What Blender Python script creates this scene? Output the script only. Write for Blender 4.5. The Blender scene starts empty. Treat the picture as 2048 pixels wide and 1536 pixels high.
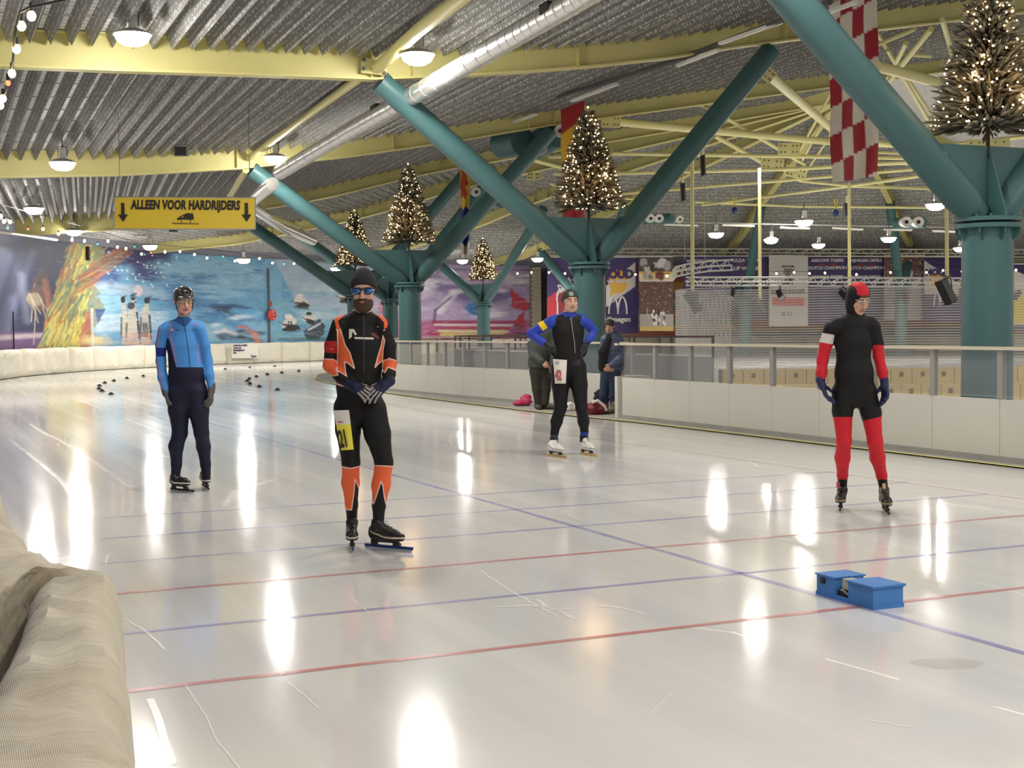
import bpy, math, random
import numpy as np
from mathutils import Vector, Matrix
random.seed(7); RNG = np.random.default_rng(7)
C = bpy.context.scene.collection
SC = bpy.context.scene
# ---------------------------------------------------------------- camera
H = 1.5
FPX = 2757.0
ROLL = .01
PITCH = math.atan((659-768)/FPX)
cF = Vector((0, math.cos(PITCH), math.sin(PITCH)))
_R0 = Vector((1, 0, 0)); _U0 = _R0.cross(cF)
cR = _R0*math.cos(ROLL) - _U0*math.sin(ROLL)
cU = _R0*math.sin(ROLL) + _U0*math.cos(ROLL)
cam = bpy.data.cameras.new('camera'); camo = bpy.data.objects.new('camera', cam); C.objects.link(camo)
cam.sensor_width = 36; cam.lens = FPX/2048*36; cam.clip_start = .05; cam.clip_end = 500
m = Matrix((cR, cU, -cF)).transposed().to_4x4(); m.translation = Vector((0, 0, H))
camo.matrix_world = m
SC.camera = camo
# ---------------------------------------------------------------- world, exposure
SC.view_settings.view_transform = 'Standard'; SC.view_settings.look = 'None'
SC.view_settings.gamma = 1; SC.view_settings.use_curve_mapping = False
SC.view_settings.exposure = 0.0
w = bpy.data.worlds.new('world'); SC.world = w; w.use_nodes = True
w.node_tree.nodes['Background'].inputs[0].default_value = (1, .955, .89, 1)
w.node_tree.nodes['Background'].inputs[1].default_value = .68
SC.cycles.max_bounces = 6; SC.cycles.transparent_max_bounces = 12
SC.cycles.sample_clamp_indirect = 6
LAMP_W = 150

# ---------------------------------------------------------------- frames: pixel of the photograph at a real depth; track frame (n across, t along)
TH = math.radians(23.7); CT, ST = math.cos(TH), math.sin(TH)
def W(n, t, z=0): return Vector((n*CT-t*ST, n*ST+t*CT, z))
def NT(v): return (v[0]*CT+v[1]*ST, -v[0]*ST+v[1]*CT)
def ray(px, py): return cF + cR*((px-1024)/FPX) - cU*((py-768)/FPX)
def P(px, py, Y):
    r = ray(px, py); return r*(Y/r.y)+Vector((0, 0, H))
def G(px, py, z=0.0):
    r = ray(px, py); return r*((z-H)/r.z)+Vector((0, 0, H))
def PN(px, py, n0):
    r = ray(px, py); k = n0/(r.x*CT+r.y*ST); return r*k+Vector((0, 0, H))
OC = W(31.25, 41.36)      # centre of the curve
RW = 29.54                # radius of the outer wall round it
def RAD(ang, r, z=0):     # ang 0 = outward across the track, growing round the far curve
    a = math.radians(ang); return W(31.25-math.cos(a)*r, 41.36+math.sin(a)*r, z)
# ---------------------------------------------------------------- mesh helpers
ORG = {}
class MB:
    def __init__(s): s.v = []; s.f = []; s.m = []; s.mi = 0
    def add(s, vs, fs):
        o = len(s.v); s.v.extend([tuple(x) for x in vs]); s.f.extend([tuple(i+o for i in f) for f in fs]); s.m.extend([s.mi]*len(fs)); return s
    def box(s, c, size, ax=None):
        c = Vector(c); X, Y, Z = ax if ax else (Vector((1,0,0)), Vector((0,1,0)), Vector((0,0,1)))
        a, b, d = X*size[0]/2, Y*size[1]/2, Z*size[2]/2
        vs = [c+sx*a+sy*b+sz*d for sz in (-1,1) for sy in (-1,1) for sx in (-1,1)]
        return s.add(vs, [(0,2,3,1),(4,5,7,6),(0,1,5,4),(2,6,7,3),(0,4,6,2),(1,3,7,5)])
    def tube(s, pts, r, seg=12, cap=True):
        pts = [Vector(p) for p in pts]; k = len(pts)
        rs = r if isinstance(r, (list, tuple)) else [r]*k
        vs = []; ref = None
        for i, p in enumerate(pts):
            if i == 0: d = pts[1]-p
            elif i == k-1: d = p-pts[i-1]
            else: d = (pts[i+1]-p).normalized()+(p-pts[i-1]).normalized()
            d = d.normalized() if d.length > 1e-9 else Vector((0,0,1))
            if ref is None: ref = Vector((0,0,1)) if abs(d.z) < .9 else Vector((1,0,0))
            x = ref - d*ref.dot(d)
            x = x.normalized() if x.length > 1e-6 else d.orthogonal().normalized()
            y = d.cross(x); ref = x
            for j in range(seg):
                a = 2*math.pi*j/seg; vs.append(p+(x*math.cos(a)+y*math.sin(a))*rs[i])
        fs = [(i*seg+j, i*seg+(j+1)%seg, (i+1)*seg+(j+1)%seg, (i+1)*seg+j) for i in range(k-1) for j in range(seg)]
        if cap: fs += [tuple(range(seg-1,-1,-1)), tuple(range((k-1)*seg, k*seg))]
        return s.add(vs, fs)
    def lathe(s, c, prof, seg=20, ax=None):
        c = Vector(c); X, Y, Z = ax if ax else (Vector((1,0,0)), Vector((0,1,0)), Vector((0,0,1)))
        vs = []
        for r, z in prof:
            for j in range(seg):
                a = 2*math.pi*j/seg; vs.append(c+(X*math.cos(a)+Y*math.sin(a))*r+Z*z)
        k = len(prof)
        fs = [(i*seg+j, i*seg+(j+1)%seg, (i+1)*seg+(j+1)%seg, (i+1)*seg+j) for i in range(k-1) for j in range(seg)]
        return s.add(vs, fs)
    def disc(s, c, r, nrm=(0,0,-1), seg=20):
        nrm = Vector(nrm).normalized(); x = nrm.orthogonal().normalized(); y = nrm.cross(x); c = Vector(c)
        return s.add([c+(x*math.cos(2*math.pi*j/seg)+y*math.sin(2*math.pi*j/seg))*r for j in range(seg)], [tuple(range(seg))])
    def sphere(s, c, r, seg=8, rings=6, sc=(1,1,1)):
        vs = [(c[0], c[1], c[2]+r*sc[2])]
        for i in range(1, rings):
            a = math.pi*i/rings
            for j in range(seg):
                b = 2*math.pi*j/seg
                vs.append((c[0]+r*sc[0]*math.sin(a)*math.cos(b), c[1]+r*sc[1]*math.sin(a)*math.sin(b), c[2]+r*sc[2]*math.cos(a)))
        vs.append((c[0], c[1], c[2]-r*sc[2])); L = len(vs)-1
        fs = [(0, 1+j, 1+(j+1)%seg) for j in range(seg)]
        for i in range(rings-2):
            fs += [(1+i*seg+j, 1+(i+1)*seg+j, 1+(i+1)*seg+(j+1)%seg, 1+i*seg+(j+1)%seg) for j in range(seg)]
        fs += [(L, 1+(rings-2)*seg+(j+1)%seg, 1+(rings-2)*seg+j) for j in range(seg)]
        return s.add(vs, fs)
    def prism(s, poly, off):          # poly: list of points, extruded by vector off
        poly = [Vector(p) for p in poly]; k = len(poly); off = Vector(off)
        return s.add(poly+[p+off for p in poly], [tuple(range(k-1,-1,-1)), tuple(range(k,2*k))]+[(i,(i+1)%k,k+(i+1)%k,k+i) for i in range(k)])
    def loft(s, secs, closed=True, cap=True):  # rows of equal point counts
        k = len(secs[0]); vs = [p for q in secs for p in q]
        fs = []
        for i in range(len(secs)-1):
            for j in range(k if closed else k-1):
                fs.append((i*k+j, i*k+(j+1)%k, (i+1)*k+(j+1)%k, (i+1)*k+j))
        if cap and closed: fs += [tuple(range(k-1,-1,-1)), tuple(range((len(secs)-1)*k, len(secs)*k))]
        return s.add(vs, fs)
    def build(s, name, mats, parent=None, smooth=False, local=False):
        me = bpy.data.meshes.new(name)
        o = ORG.get(parent.name, Vector()) if (parent and not local) else Vector()
        me.from_pydata([(v[0]-o[0], v[1]-o[1], v[2]-o[2]) for v in s.v], [], s.f)
        if not isinstance(mats, (list, tuple)): mats = [mats]
        for m_ in mats: me.materials.append(m_)
        if len(mats) > 1: me.polygons.foreach_set('material_index', s.m)
        if smooth:
            me.polygons.foreach_set('use_smooth', [True]*len(me.polygons))
            try: me.set_sharp_from_angle(angle=math.radians(42))
            except Exception: pass
        me.update()
        ob = bpy.data.objects.new(name, me); C.objects.link(ob)
        if parent: ob.parent = parent; ORG[ob.name] = o
        return ob
def thing(name, label, cat, loc=(0,0,0), group=None, rz=0):
    o = bpy.data.objects.new(name, None); C.objects.link(o); o.location = loc; o.rotation_euler = (0,0,rz)
    o.empty_display_size = .2
    o['label'] = label; o['category'] = cat
    if group: o['group'] = group
    ORG[o.name] = Vector(loc)
    return o
def tag(o, label, cat, group=None):
    o['label'] = label; o['category'] = cat
    if group: o['group'] = group
    return o
def struct(o): o['kind'] = 'structure'; return o
def stuff(o): o['kind'] = 'stuff'; return o
def dup(root, loc, rz=0, label=None, group=None, scale=None):
    r = root.copy(); C.objects.link(r); r.location = loc; r.rotation_euler = (0,0,rz)
    if label: r['label'] = label
    if group: r['group'] = group
    if scale: r.scale = scale
    for ch in list(root.children):
        c = ch.copy(); C.objects.link(c); c.parent = r
        for g in ch.children:
            d = g.copy(); C.objects.link(d); d.parent = c
    return r
# ---------------------------------------------------------------- materials
def new_mat(name):
    m_ = bpy.data.materials.new(name); m_.use_nodes = True
    nt = m_.node_tree; b = nt.nodes['Principled BSDF']; return m_, nt, b
def N(nt, typ, **kw):
    n_ = nt.nodes.new(typ)
    for k, v in kw.items():
        if k.startswith('i_'):
            key = k[2:]; n_.inputs[int(key) if key.isdigit() else key].default_value = v
        else: setattr(n_, k, v)
    return n_
def mat(name, col, rough=.5, metal=0, spec=.5, noise=0, nscale=8, bump=0, bscale=40, emit=None, estr=0, coat=0):
    m_, nt, b = new_mat(name)
    b.inputs['Base Color'].default_value = (*col, 1); b.inputs['Roughness'].default_value = rough
    b.inputs['Metallic'].default_value = metal; b.inputs['Specular IOR Level'].default_value = spec
    if coat: b.inputs['Coat Weight'].default_value = coat
    tc = N(nt, 'ShaderNodeTexCoord')
    if noise:
        nz = N(nt, 'ShaderNodeTexNoise', i_Scale=nscale, i_Detail=4.0); nt.links.new(tc.outputs['Object'], nz.inputs['Vector'])
        mx = N(nt, 'ShaderNodeMix', data_type='RGBA')
        mx.inputs[6].default_value = tuple(max(0, c*(1-noise)) for c in col)+(1,)
        mx.inputs[7].default_value = tuple(min(1, c*(1+noise)) for c in col)+(1,)
        nt.links.new(nz.outputs['Fac'], mx.inputs[0]); nt.links.new(mx.outputs[2], b.inputs['Base Color'])
    if bump:
        nb = N(nt, 'ShaderNodeTexNoise', i_Scale=bscale, i_Detail=3.0); nt.links.new(tc.outputs['Object'], nb.inputs['Vector'])
        bp = N(nt, 'ShaderNodeBump', i_Strength=bump, i_Distance=.01); nt.links.new(nb.outputs['Fac'], bp.inputs['Height'])
        nt.links.new(bp.outputs['Normal'], b.inputs['Normal'])
    if emit:
        b.inputs['Emission Color'].default_value = (*emit, 1); b.inputs['Emission Strength'].default_value = estr
    return m_
def attr_mat(name, attr='paint', rough=.6, bump=0):
    m_, nt, b = new_mat(name); a = N(nt, 'ShaderNodeAttribute', attribute_name=attr)
    nt.links.new(a.outputs['Color'], b.inputs['Base Color']); b.inputs['Roughness'].default_value = rough
    return m_
M = {}
M['teal'] = mat('teal_paint', (.056,.140,.146), .42, noise=.12, nscale=2)
M['yellow'] = mat('yellow_paint', (.64,.585,.235), .5, noise=.08, nscale=1.5)
M['white'] = mat('white_paint', (.74,.73,.69), .5)
M['black'] = mat('black_plastic', (.012,.012,.013), .5)
M['darkgrey'] = mat('dark_grey_metal', (.09,.09,.09), .5)
M['grey'] = mat('grey_metal', (.33,.32,.30), .45, metal=.3)
M['galv'] = mat('galvanised', (.36,.35,.34), .45, metal=.6, noise=.1)
M['silver'] = mat('silver_duct', (.78,.77,.75), .3, metal=.75, bump=.35, bscale=25)
M['board'] = mat('rink_board', (.57,.56,.50), .38, noise=.05, nscale=1.2)
M['kick'] = mat('kick_yellow', (.72,.62,.16), .5)
M['concrete'] = mat('concrete', (.30,.30,.27), .7, noise=.2, nscale=3)
M['rubber'] = mat('rubber', (.02,.02,.02), .7)
M['brass_rail'] = mat('rail_cap', (.62,.56,.42), .45, metal=.2)
M['bulb'] = mat('warm_bulb', (1,.8,.5), .4, emit=(1,.66,.36), estr=14)
M['bulbr'] = mat('red_bulb', (1,.1,.05), .4, emit=(1,.08,.03), estr=7)
M['bulbg'] = mat('green_bulb', (.05,.8,.4), .4, emit=(.03,.8,.42), estr=3.5)
M['lampglow'] = mat('lamp_glow', (1,1,1), .4, emit=(1,.96,.90), estr=170)
M['tube_light'] = mat('fluorescent_off', (.80,.79,.72), .4)
# ================================================================ ICE FLOOR
def ice_material():
    m_, nt, b = new_mat('ice'); L = nt.links.new
    tc = N(nt, 'ShaderNodeTexCoord'); mp = N(nt, 'ShaderNodeMapping'); mp.inputs['Rotation'].default_value = (0, 0, -TH)
    L(tc.outputs['Object'], mp.inputs['Vector'])
    # long streaks along the skating direction
    ms = N(nt, 'ShaderNodeMapping'); ms.inputs['Scale'].default_value = (2.2, .07, 1); L(mp.outputs[0], ms.inputs['Vector'])
    ms.inputs['Rotation'].default_value = (0, 0, math.radians(-6))
    n1 = N(nt, 'ShaderNodeTexNoise', i_Scale=1.0, i_Detail=6.0, i_Roughness=.6); L(ms.outputs[0], n1.inputs['Vector'])
    n2 = N(nt, 'ShaderNodeTexNoise', i_Scale=.6, i_Detail=3.0); L(mp.outputs[0], n2.inputs['Vector'])
    r1 = N(nt, 'ShaderNodeValToRGB'); L(n1.outputs['Fac'], r1.inputs[0])
    r1.color_ramp.elements[0].position = .35; r1.color_ramp.elements[0].color = (.64,.635,.625,1)
    r1.color_ramp.elements[1].position = .68; r1.color_ramp.elements[1].color = (.745,.725,.69,1)
    mx = N(nt, 'ShaderNodeMix', data_type='RGBA', blend_type='MULTIPLY'); mx.inputs[0].default_value = 1
    r2 = N(nt, 'ShaderNodeValToRGB'); L(n2.outputs['Fac'], r2.inputs[0])
    r2.color_ramp.elements[0].position = .3; r2.color_ramp.elements[0].color = (.93,.94,.98,1)
    r2.color_ramp.elements[1].position = .7; r2.color_ramp.elements[1].color = (1,1,1,1)
    L(r1.outputs[0], mx.inputs[6]); L(r2.outputs[0], mx.inputs[7])
    # skate scratches: thin warped lines
    def scratch(sx, sy, rot, seed, th):
        mm = N(nt, 'ShaderNodeMapping'); mm.inputs['Rotation'].default_value = (0, 0, rot); mm.inputs['Scale'].default_value = (sx, sy, 1); mm.inputs['Location'].default_value = (seed, seed*2, 0)
        L(mp.outputs[0], mm.inputs['Vector'])
        wv = N(nt, 'ShaderNodeTexVoronoi', feature='DISTANCE_TO_EDGE', i_Scale=1.0); L(mm.outputs[0], wv.inputs['Vector'])
        lt = N(nt, 'ShaderNodeMath', operation='LESS_THAN'); lt.inputs[1].default_value = th; L(wv.outputs['Distance'], lt.inputs[0])
        nz = N(nt, 'ShaderNodeTexNoise', i_Scale=1.3, i_Detail=3.0); L(mm.outputs[0], nz.inputs['Vector'])
        gt = N(nt, 'ShaderNodeMath', operation='GREATER_THAN'); gt.inputs[1].default_value = .62; L(nz.outputs['Fac'], gt.inputs[0])
        ml = N(nt, 'ShaderNodeMath', operation='MULTIPLY'); L(lt.outputs[0], ml.inputs[0]); L(gt.outputs[0], ml.inputs[1]); return ml
    s1 = scratch(1.3, .16, math.radians(-8), 3.1, .0035); s2 = scratch(.8, .25, math.radians(14), 9.4, .003)
    ad = N(nt, 'ShaderNodeMath', operation='MAXIMUM'); L(s1.outputs[0], ad.inputs[0]); L(s2.outputs[0], ad.inputs[1])
    m2 = N(nt, 'ShaderNodeMix', data_type='RGBA'); L(ad.outputs[0], m2.inputs[0]); L(mx.outputs[2], m2.inputs[6]); m2.inputs[7].default_value = (.95,.93,.9,1)
    L(m2.outputs[2], b.inputs['Base Color'])
    rr = N(nt, 'ShaderNodeMapRange'); L(n1.outputs['Fac'], rr.inputs[0]); rr.inputs[1].default_value = .3; rr.inputs[2].default_value = .7
    rr.inputs[3].default_value = .075; rr.inputs[4].default_value = .15
    L(rr.outputs[0], b.inputs['Roughness']); b.inputs['IOR'].default_value = 1.36; b.inputs['Specular IOR Level'].default_value = .62
    bp = N(nt, 'ShaderNodeBump', i_Strength=.05, i_Distance=.02); L(n1.outputs['Fac'], bp.inputs['Height']); L(bp.outputs[0], b.inputs['Normal'])
    return m_
M['ice'] = ice_material()
mb = MB(); mb.add([(-45,-12,0),(60,-12,0),(60,110,0),(-45,110,0)], [(0,1,2,3)])
floor = struct(mb.build('floor', M['ice']))
def line_mat(name, col, a0):
    m_, nt, b = new_mat(name); b.inputs['Base Color'].default_value = (*col,1); b.inputs['Roughness'].default_value = .2
    b.inputs['IOR'].default_value = 1.36
    tc = N(nt,'ShaderNodeTexCoord'); nz = N(nt,'ShaderNodeTexNoise', i_Scale=1.7, i_Detail=6.0); nt.links.new(tc.outputs['Object'], nz.inputs['Vector'])
    mr = N(nt,'ShaderNodeMapRange'); mr.inputs[1].default_value=.3; mr.inputs[2].default_value=.7; mr.inputs[3].default_value=a0-.12; mr.inputs[4].default_value=a0+.18
    nt.links.new(nz.outputs['Fac'], mr.inputs[0]); nt.links.new(mr.outputs[0], b.inputs['Alpha']); return m_
M['lred'] = line_mat('faded_red_line', (.62,.20,.20), .55); M['lblue'] = line_mat('faded_blue_line', (.27,.26,.58), .46)
M['lfaint'] = line_mat('faint_red_line', (.55,.25,.24), .38)
def strip(pts, wd, name, m_, z=.003):
    q = [Vector((p[0], p[1], 0)) for p in pts]; a = []; mb = MB()
    for i, p in enumerate(q):
        d_ = (q[min(i+1, len(q)-1)]-q[max(i-1, 0)]).normalized(); s_ = Vector((-d_.y, d_.x, 0))*wd/2
        a += [p-s_+Vector((0,0,z)), p+s_+Vector((0,0,z))]
    mb.add(a, [(2*i, 2*i+2, 2*i+3, 2*i+1) for i in range(len(q)-1)])
    return mb.build(name, m_, floor)
def ext(a, b, k0=0, k1=0):
    a, b = G(*a), G(*b); d_ = (b-a); return [a-d_*k0, b+d_*k1]
strip(ext((200,1036.7),(1666.8,943.9)), .045, 'start_line', M['lblue'])
strip(ext((200,1078),(1815,964.5)), .045, 'start_line', M['lblue'])
strip(ext((200,1127.9),(1975,988.5)), .045, 'start_line', M['lblue'])
strip(ext((248.8,1186.5),(2048,1031.2),.04,.04), .05, 'finish_line', M['lred'])
strip(ext((281,1264.6),(2048,1091.4),.03,.03), .05, 'start_line', M['lblue'])
strip(ext((256,1383.4),(2048,1175.6),.04,.04), .05, 'finish_line', M['lred'])
strip([W(4.55,26), W(4.6,14), W(4.62,8), W(4.63,5.5), W(4.64,2.0)], .05, 'lane_line', M['lblue'])
strip([W(10.2,42), W(9.6,34), W(8.9,26), W(8.5,18.9), W(8.65,12), W(8.75,9), W(8.8,4)], .03, 'lane_line', M['lfaint'])
# skate gouges and frosty scrapes
M['scr'] = line_mat('frosty_scratch', (.93,.92,.90), .55)
RS = random.Random(12)
def scratch_px(pts, wd):
    q = []
    for a, b in zip(pts[:-1], pts[1:]):
        for j in range(6): u = j/6; q.append((a[0]+(b[0]-a[0])*u+RS.uniform(-1.5,1.5), a[1]+(b[1]-a[1])*u+RS.uniform(-1,1)))
    q.append(pts[-1]); strip([G(*p) for p in q], wd, 'ice_scratch', M['scr'], z=.004)
for pts, wd in (([(958,1140),(1010,1175),(1060,1205),(1118,1236)],.016),([(1000,1215),(1060,1212),(1120,1222),(1150,1240)],.03),([(1195,1212),(1240,1216),(1290,1230)],.028),([(1075,1200),(1100,1222),(1145,1218)],.03),([(370,1370),(410,1430),(432,1480),(480,1540)],.006),
 ([(252,1240),(290,1262),(330,1300)],.01),([(300,1400),(318,1440),(330,1490),(345,1530)],.03),([(905,868),(897,880),(905,892),(925,902)],.03),([(448,1012),(470,985),(520,968),(545,960)],.06),([(540,930),(600,945),(680,932)],.012),([(700,1195),(740,1230)],.008),([(1730,1440),(1822,1456)],.006),
 ([(480,900),(640,940),(700,965)],.012),([(330,905),(350,925),(380,940)],.02),([(1215,985),(1290,1000)],.01),([(1240,962),(1400,975),(1480,985)],.010),([(60,850),(160,905),(260,975)],.05),([(20,880),(120,960),(170,1030)],.05),([(160,800),(330,870),(470,905)],.05),([(1540,1300),(1500,1330)],.006),([(560,1350),(640,1420)],.006),([(1350,1380),(1300,1430)],.006)):
    scratch_px(pts, wd)
M['stain'] = line_mat('brown_stain', (.45,.38,.30), .16); c_ = G(1897,1328); mb = MB(); mb.add([c_+Vector((.16*math.cos(a)*(1+.12*math.sin(3*a)), .10*math.sin(a), .003)) for a in np.linspace(0, 6.28, 25)[:-1]], [tuple(range(24))]); mb.build('ice_stain', M['stain'], floor)
# surround inside the curve: concrete slab with yellow rim
slab = [(10.62,-2),(10.60,19),(10.45,21),(10.39,23),(10.42,27),(10.5,30.4),(10.79,35.3),(11.14,38.4),(11.8,42.3),(12.9,46.2),(14.6,50.0),(18.3,54.6),(22.6,57.6),(31,59.4),(45,57),(52,45),(52,-2)]
mb = MB(); mb.add([W(n,t,.012) for n,t in slab], [tuple(range(len(slab)))]); sl = mb.build('surround_slab', M['concrete'], floor)
strip([W(*p) for p in slab[:15]], .07, 'yellow_edge', M['kick'], z=.016)
# hockey ice inside
hk = [(14.5,-2),(14.5,36)]+[(14.5+6-6*math.cos(a),36+6*math.sin(a)) for a in np.linspace(.3,1.57,5)]+[(42,42)]+[(42+6*math.sin(a),36+6*math.cos(a)) for a in np.linspace(.3,1.57,5)]+[(48,-2)]
mb = MB(); mb.add([W(n,t,.02) for n,t in hk], [tuple(range(len(hk)))]); mb.build('hockey_ice', M['ice'], floor)

# ================================================================ PAINTED CANVAS TOOLS (flat prints)
def fbm(h, w_, cells, seed, oct_=4):
    r = np.random.default_rng(seed); out = np.zeros((h, w_)); amp = 1; tot = 0
    for o in range(oct_):
        cy, cx = max(2,int(cells[0]*2**o)), max(2,int(cells[1]*2**o)); g = r.random((cy+2, cx+2))
        y = np.linspace(0, cy, h, endpoint=False); x = np.linspace(0, cx, w_, endpoint=False)
        yi = y.astype(int); xi = x.astype(int); fy = (y-yi)[:,None]; fx = (x-xi)[None]; fy = fy*fy*(3-2*fy); fx = fx*fx*(3-2*fx)
        a = g[yi][:,xi]; b = g[yi][:,xi+1]; c = g[yi+1][:,xi]; d_ = g[yi+1][:,xi+1]
        out += amp*((a*(1-fx)+b*fx)*(1-fy)+(c*(1-fx)+d_*fx)*fy); tot += amp; amp *= .5
    return out/tot
class Canvas:   # x right, y down, in layout units; k samples per unit
    def __init__(s, w_, h, col, seed=1, k=1):
        s.lw, s.lh, s.k = w_, h, k; s.w, s.h = w_*k, h*k; s.a = np.ones((s.h, s.w, 3))*np.array(col); s.X, s.Y = np.meshgrid((np.arange(s.w)+.5)/k, (np.arange(s.h)+.5)/k); s.seed = seed
        s.n_ = {}
    def rn(s, c, sd):
        key = (c, sd % 6)
        if key not in s.n_: s.n_[key] = fbm(s.h, s.w, (s.lh/c, s.lw/c), sd % 6+50)-.5
        return s.n_[key]
    def win(s, x0, y0, x1, y1):
        k = s.k; return (slice(max(0, int(y0*k)), max(0, min(s.h, int(y1*k)+2))), slice(max(0, int(x0*k)), max(0, min(s.w, int(x1*k)+2))))
    def mixm(s, m_, col, w_=None):
        if w_ is None: s.a += np.clip(m_, 0, 1)[...,None]*(np.array(col)-s.a)
        else: s.a[w_] += np.clip(m_, 0, 1)[...,None]*(np.array(col)-s.a[w_])
    def ell(s, cx, cy, rx, ry, col, rot=0, soft=.25, al=1, rough=0):
        s.seed += 1; R_ = max(rx, ry)*(1+rough)+1; w_ = s.win(cx-R_, cy-R_, cx+R_, cy+R_); c, sn = math.cos(rot), math.sin(rot); dx, dy = s.X[w_]-cx, s.Y[w_]-cy
        u = (dx*c+dy*sn)/rx; v = (-dx*sn+dy*c)/ry; d_ = np.sqrt(u*u+v*v)
        if rough: d_ = d_+rough*s.rn(14 if rx > 12 else 6, s.seed)[w_]*2
        s.mixm((1-d_)/soft*al if soft > 0 else (d_ < 1)*al, col, w_); return s
    def poly(s, pts, col, al=1, rough=0):
        s.seed += 1; xs = [q[0] for q in pts]; ys = [q[1] for q in pts]; w_ = s.win(min(xs)-rough-1, min(ys)-rough-1, max(xs)+rough+1, max(ys)+rough+1); X, Y = s.X[w_], s.Y[w_]
        if rough: X = X+rough*s.rn(9, s.seed)[w_]*2; Y = Y+rough*s.rn(5, s.seed+3)[w_]*2
        ins = np.zeros(X.shape, bool); k = len(pts)
        for i in range(k):
            x0, y0 = pts[i]; x1, y1 = pts[(i+1)%k]
            if y0 == y1: continue
            cr = ((y0 > Y) != (y1 > Y)) & (X < (x1-x0)*(Y-y0)/(y1-y0)+x0); ins ^= cr
        s.mixm(ins*al, col, w_); return s
    def line(s, pts, wd, col, al=1, soft=.8):
        for (x0, y0), (x1, y1) in zip(pts[:-1], pts[1:]):
            m_ = wd/2+max(soft, 0)+1; w_ = s.win(min(x0,x1)-m_, min(y0,y1)-m_, max(x0,x1)+m_, max(y0,y1)+m_); dx, dy = x1-x0, y1-y0; L2 = dx*dx+dy*dy+1e-9
            t = np.clip(((s.X[w_]-x0)*dx+(s.Y[w_]-y0)*dy)/L2, 0, 1); d_ = np.hypot(s.X[w_]-x0-t*dx, s.Y[w_]-y0-t*dy)
            s.mixm(np.clip((wd/2-d_)/(soft or .01)+.5, 0, 1)*al, col, w_)
        return s
    def noise(s, cells, amt, seed, stretch=1):
        n_ = fbm(s.h, s.w, cells, seed)-.5; s.a = s.a*(1+n_[...,None]*2*amt); return s
    def blotch(s, cells, lo, hi, col, seed, box=None, al=1):
        n_ = fbm(s.h, s.w, cells, seed, 5); m_ = np.clip((n_-lo)/(hi-lo), 0, 1)*al
        if box: x0, y0, x1, y1, f_ = box; m_ = m_*np.clip(np.minimum(np.minimum(s.X-x0, x1-s.X), np.minimum(s.Y-y0, y1-s.Y))/f_+.5, 0, 1)
        s.mixm(m_, col); return s
def hexc(h):
    c = [int(h[i:i+2], 16)/255 for i in (0, 2, 4)]; return tuple(x/12.92 if x <= .04045 else ((x+.055)/1.055)**2.4 for x in c)
def printed(name, cv, fn, m_, parent=None, back=None):
    """canvas -> mesh of cells; fn(u,v)->world point, u,v in 0..1 (v down)"""
    h, w_ = cv.h, cv.w; us = np.linspace(0, 1, w_+1); vs = np.linspace(0, 1, h+1)
    pts = np.array([fn(u, v) for v in vs for u in us])
    o = np.array(ORG.get(parent.name, Vector())) if parent else np.zeros(3); pts = pts-o
    me = bpy.data.meshes.new(name)
    i = (np.arange(h)[:,None]*(w_+1)+np.arange(w_)[None]).ravel(); q = np.stack([i, i+w_+1, i+w_+2, i+1], 1)
    me.vertices.add(len(pts)); me.vertices.foreach_set('co', pts.ravel()); me.loops.add(q.size); me.loops.foreach_set('vertex_index', q.ravel())
    me.polygons.add(len(q)); me.polygons.foreach_set('loop_start', np.arange(0, q.size, 4)); me.polygons.foreach_set('loop_total', np.full(len(q), 4))
    ap = np.pad(cv.a, ((0,1),(0,1),(0,0)), mode='edge'); col = np.concatenate([np.clip(ap, 0, 1).reshape(-1,3), np.ones(((h+1)*(w_+1),1))], 1)
    at = me.color_attributes.new('paint', 'FLOAT_COLOR', 'POINT'); at.data.foreach_set('color', col.ravel())
    me.materials.append(m_); me.update(calc_edges=True); me.validate()
    ob = bpy.data.objects.new(name, me); C.objects.link(ob)
    if parent: ob.parent = parent; ORG[ob.name] = Vector(o)
    return ob
M['print'] = attr_mat('printed_sheet', rough=.55)

# ================================================================ OUTER WALL WITH MURAL
def wallpt(s_, r_off=0, z=0):
    """s_ = arclength along wall, 0 where the curve begins"""
    if s_ < 0: return W(1.71-.062*(-s_)+r_off, 41.36+s_, z)
    return RAD(math.degrees(s_/RW), RW-r_off, z)
def wall_s(px, z=2.5):
    """arclength where the photo column px meets the wall"""
    lo, hi = -20., 94.
    for _ in range(50):
        mid = (lo+hi)/2; v = wallpt(mid)
        x = 1024+FPX*v.x/v.y
        if x < px: lo = mid
        else: hi = mid
    return (lo+hi)/2
# mural canvas: 2 px of the photo per cell, from px -60 .. 1100, y 470..700 mapped by height 0.9..5.1
MW, MH = 580, 150
KM = 2; cv = Canvas(MW, MH, hexc('202c55'), k=KM)
def mx(px): return (px+60)/2
def my(f): return f*MH          # f: 0 top .. 1 bottom of the print
n1 = fbm(MH*KM, MW*KM, (6, 14), 5)
cv.mixm((cv.X < mx(200))*(n1*.6), hexc('1d2850'))
for (a, b, c, d_, w_, col, al) in ((0,.9,60,.15,14,'6f7ca8',.3),(10,1.0,40,.3,7,'9aa3c6',.3),(-40,.8,10,.2,18,'5a6a9a',.5),(60,.05,25,.5,10,'20263e',.7),(-50,.3,30,0,12,'27305a',.8),(45,.35,55,.75,7,'a9b0cf',.35)):
    cv.line([(mx(a),my(b)),(mx(c),my(d_))], w_, hexc(col), al=al, soft=6)
cv.mixm(np.clip((cv.Y-my(.83))/3,0,1)*(cv.X < mx(175))*.8, hexc('7c4f8c'))
cv.line([(mx(-60),my(.9)),(mx(90),my(.87))], 6, hexc('d8cdd0'), al=.75, soft=3)
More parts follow.
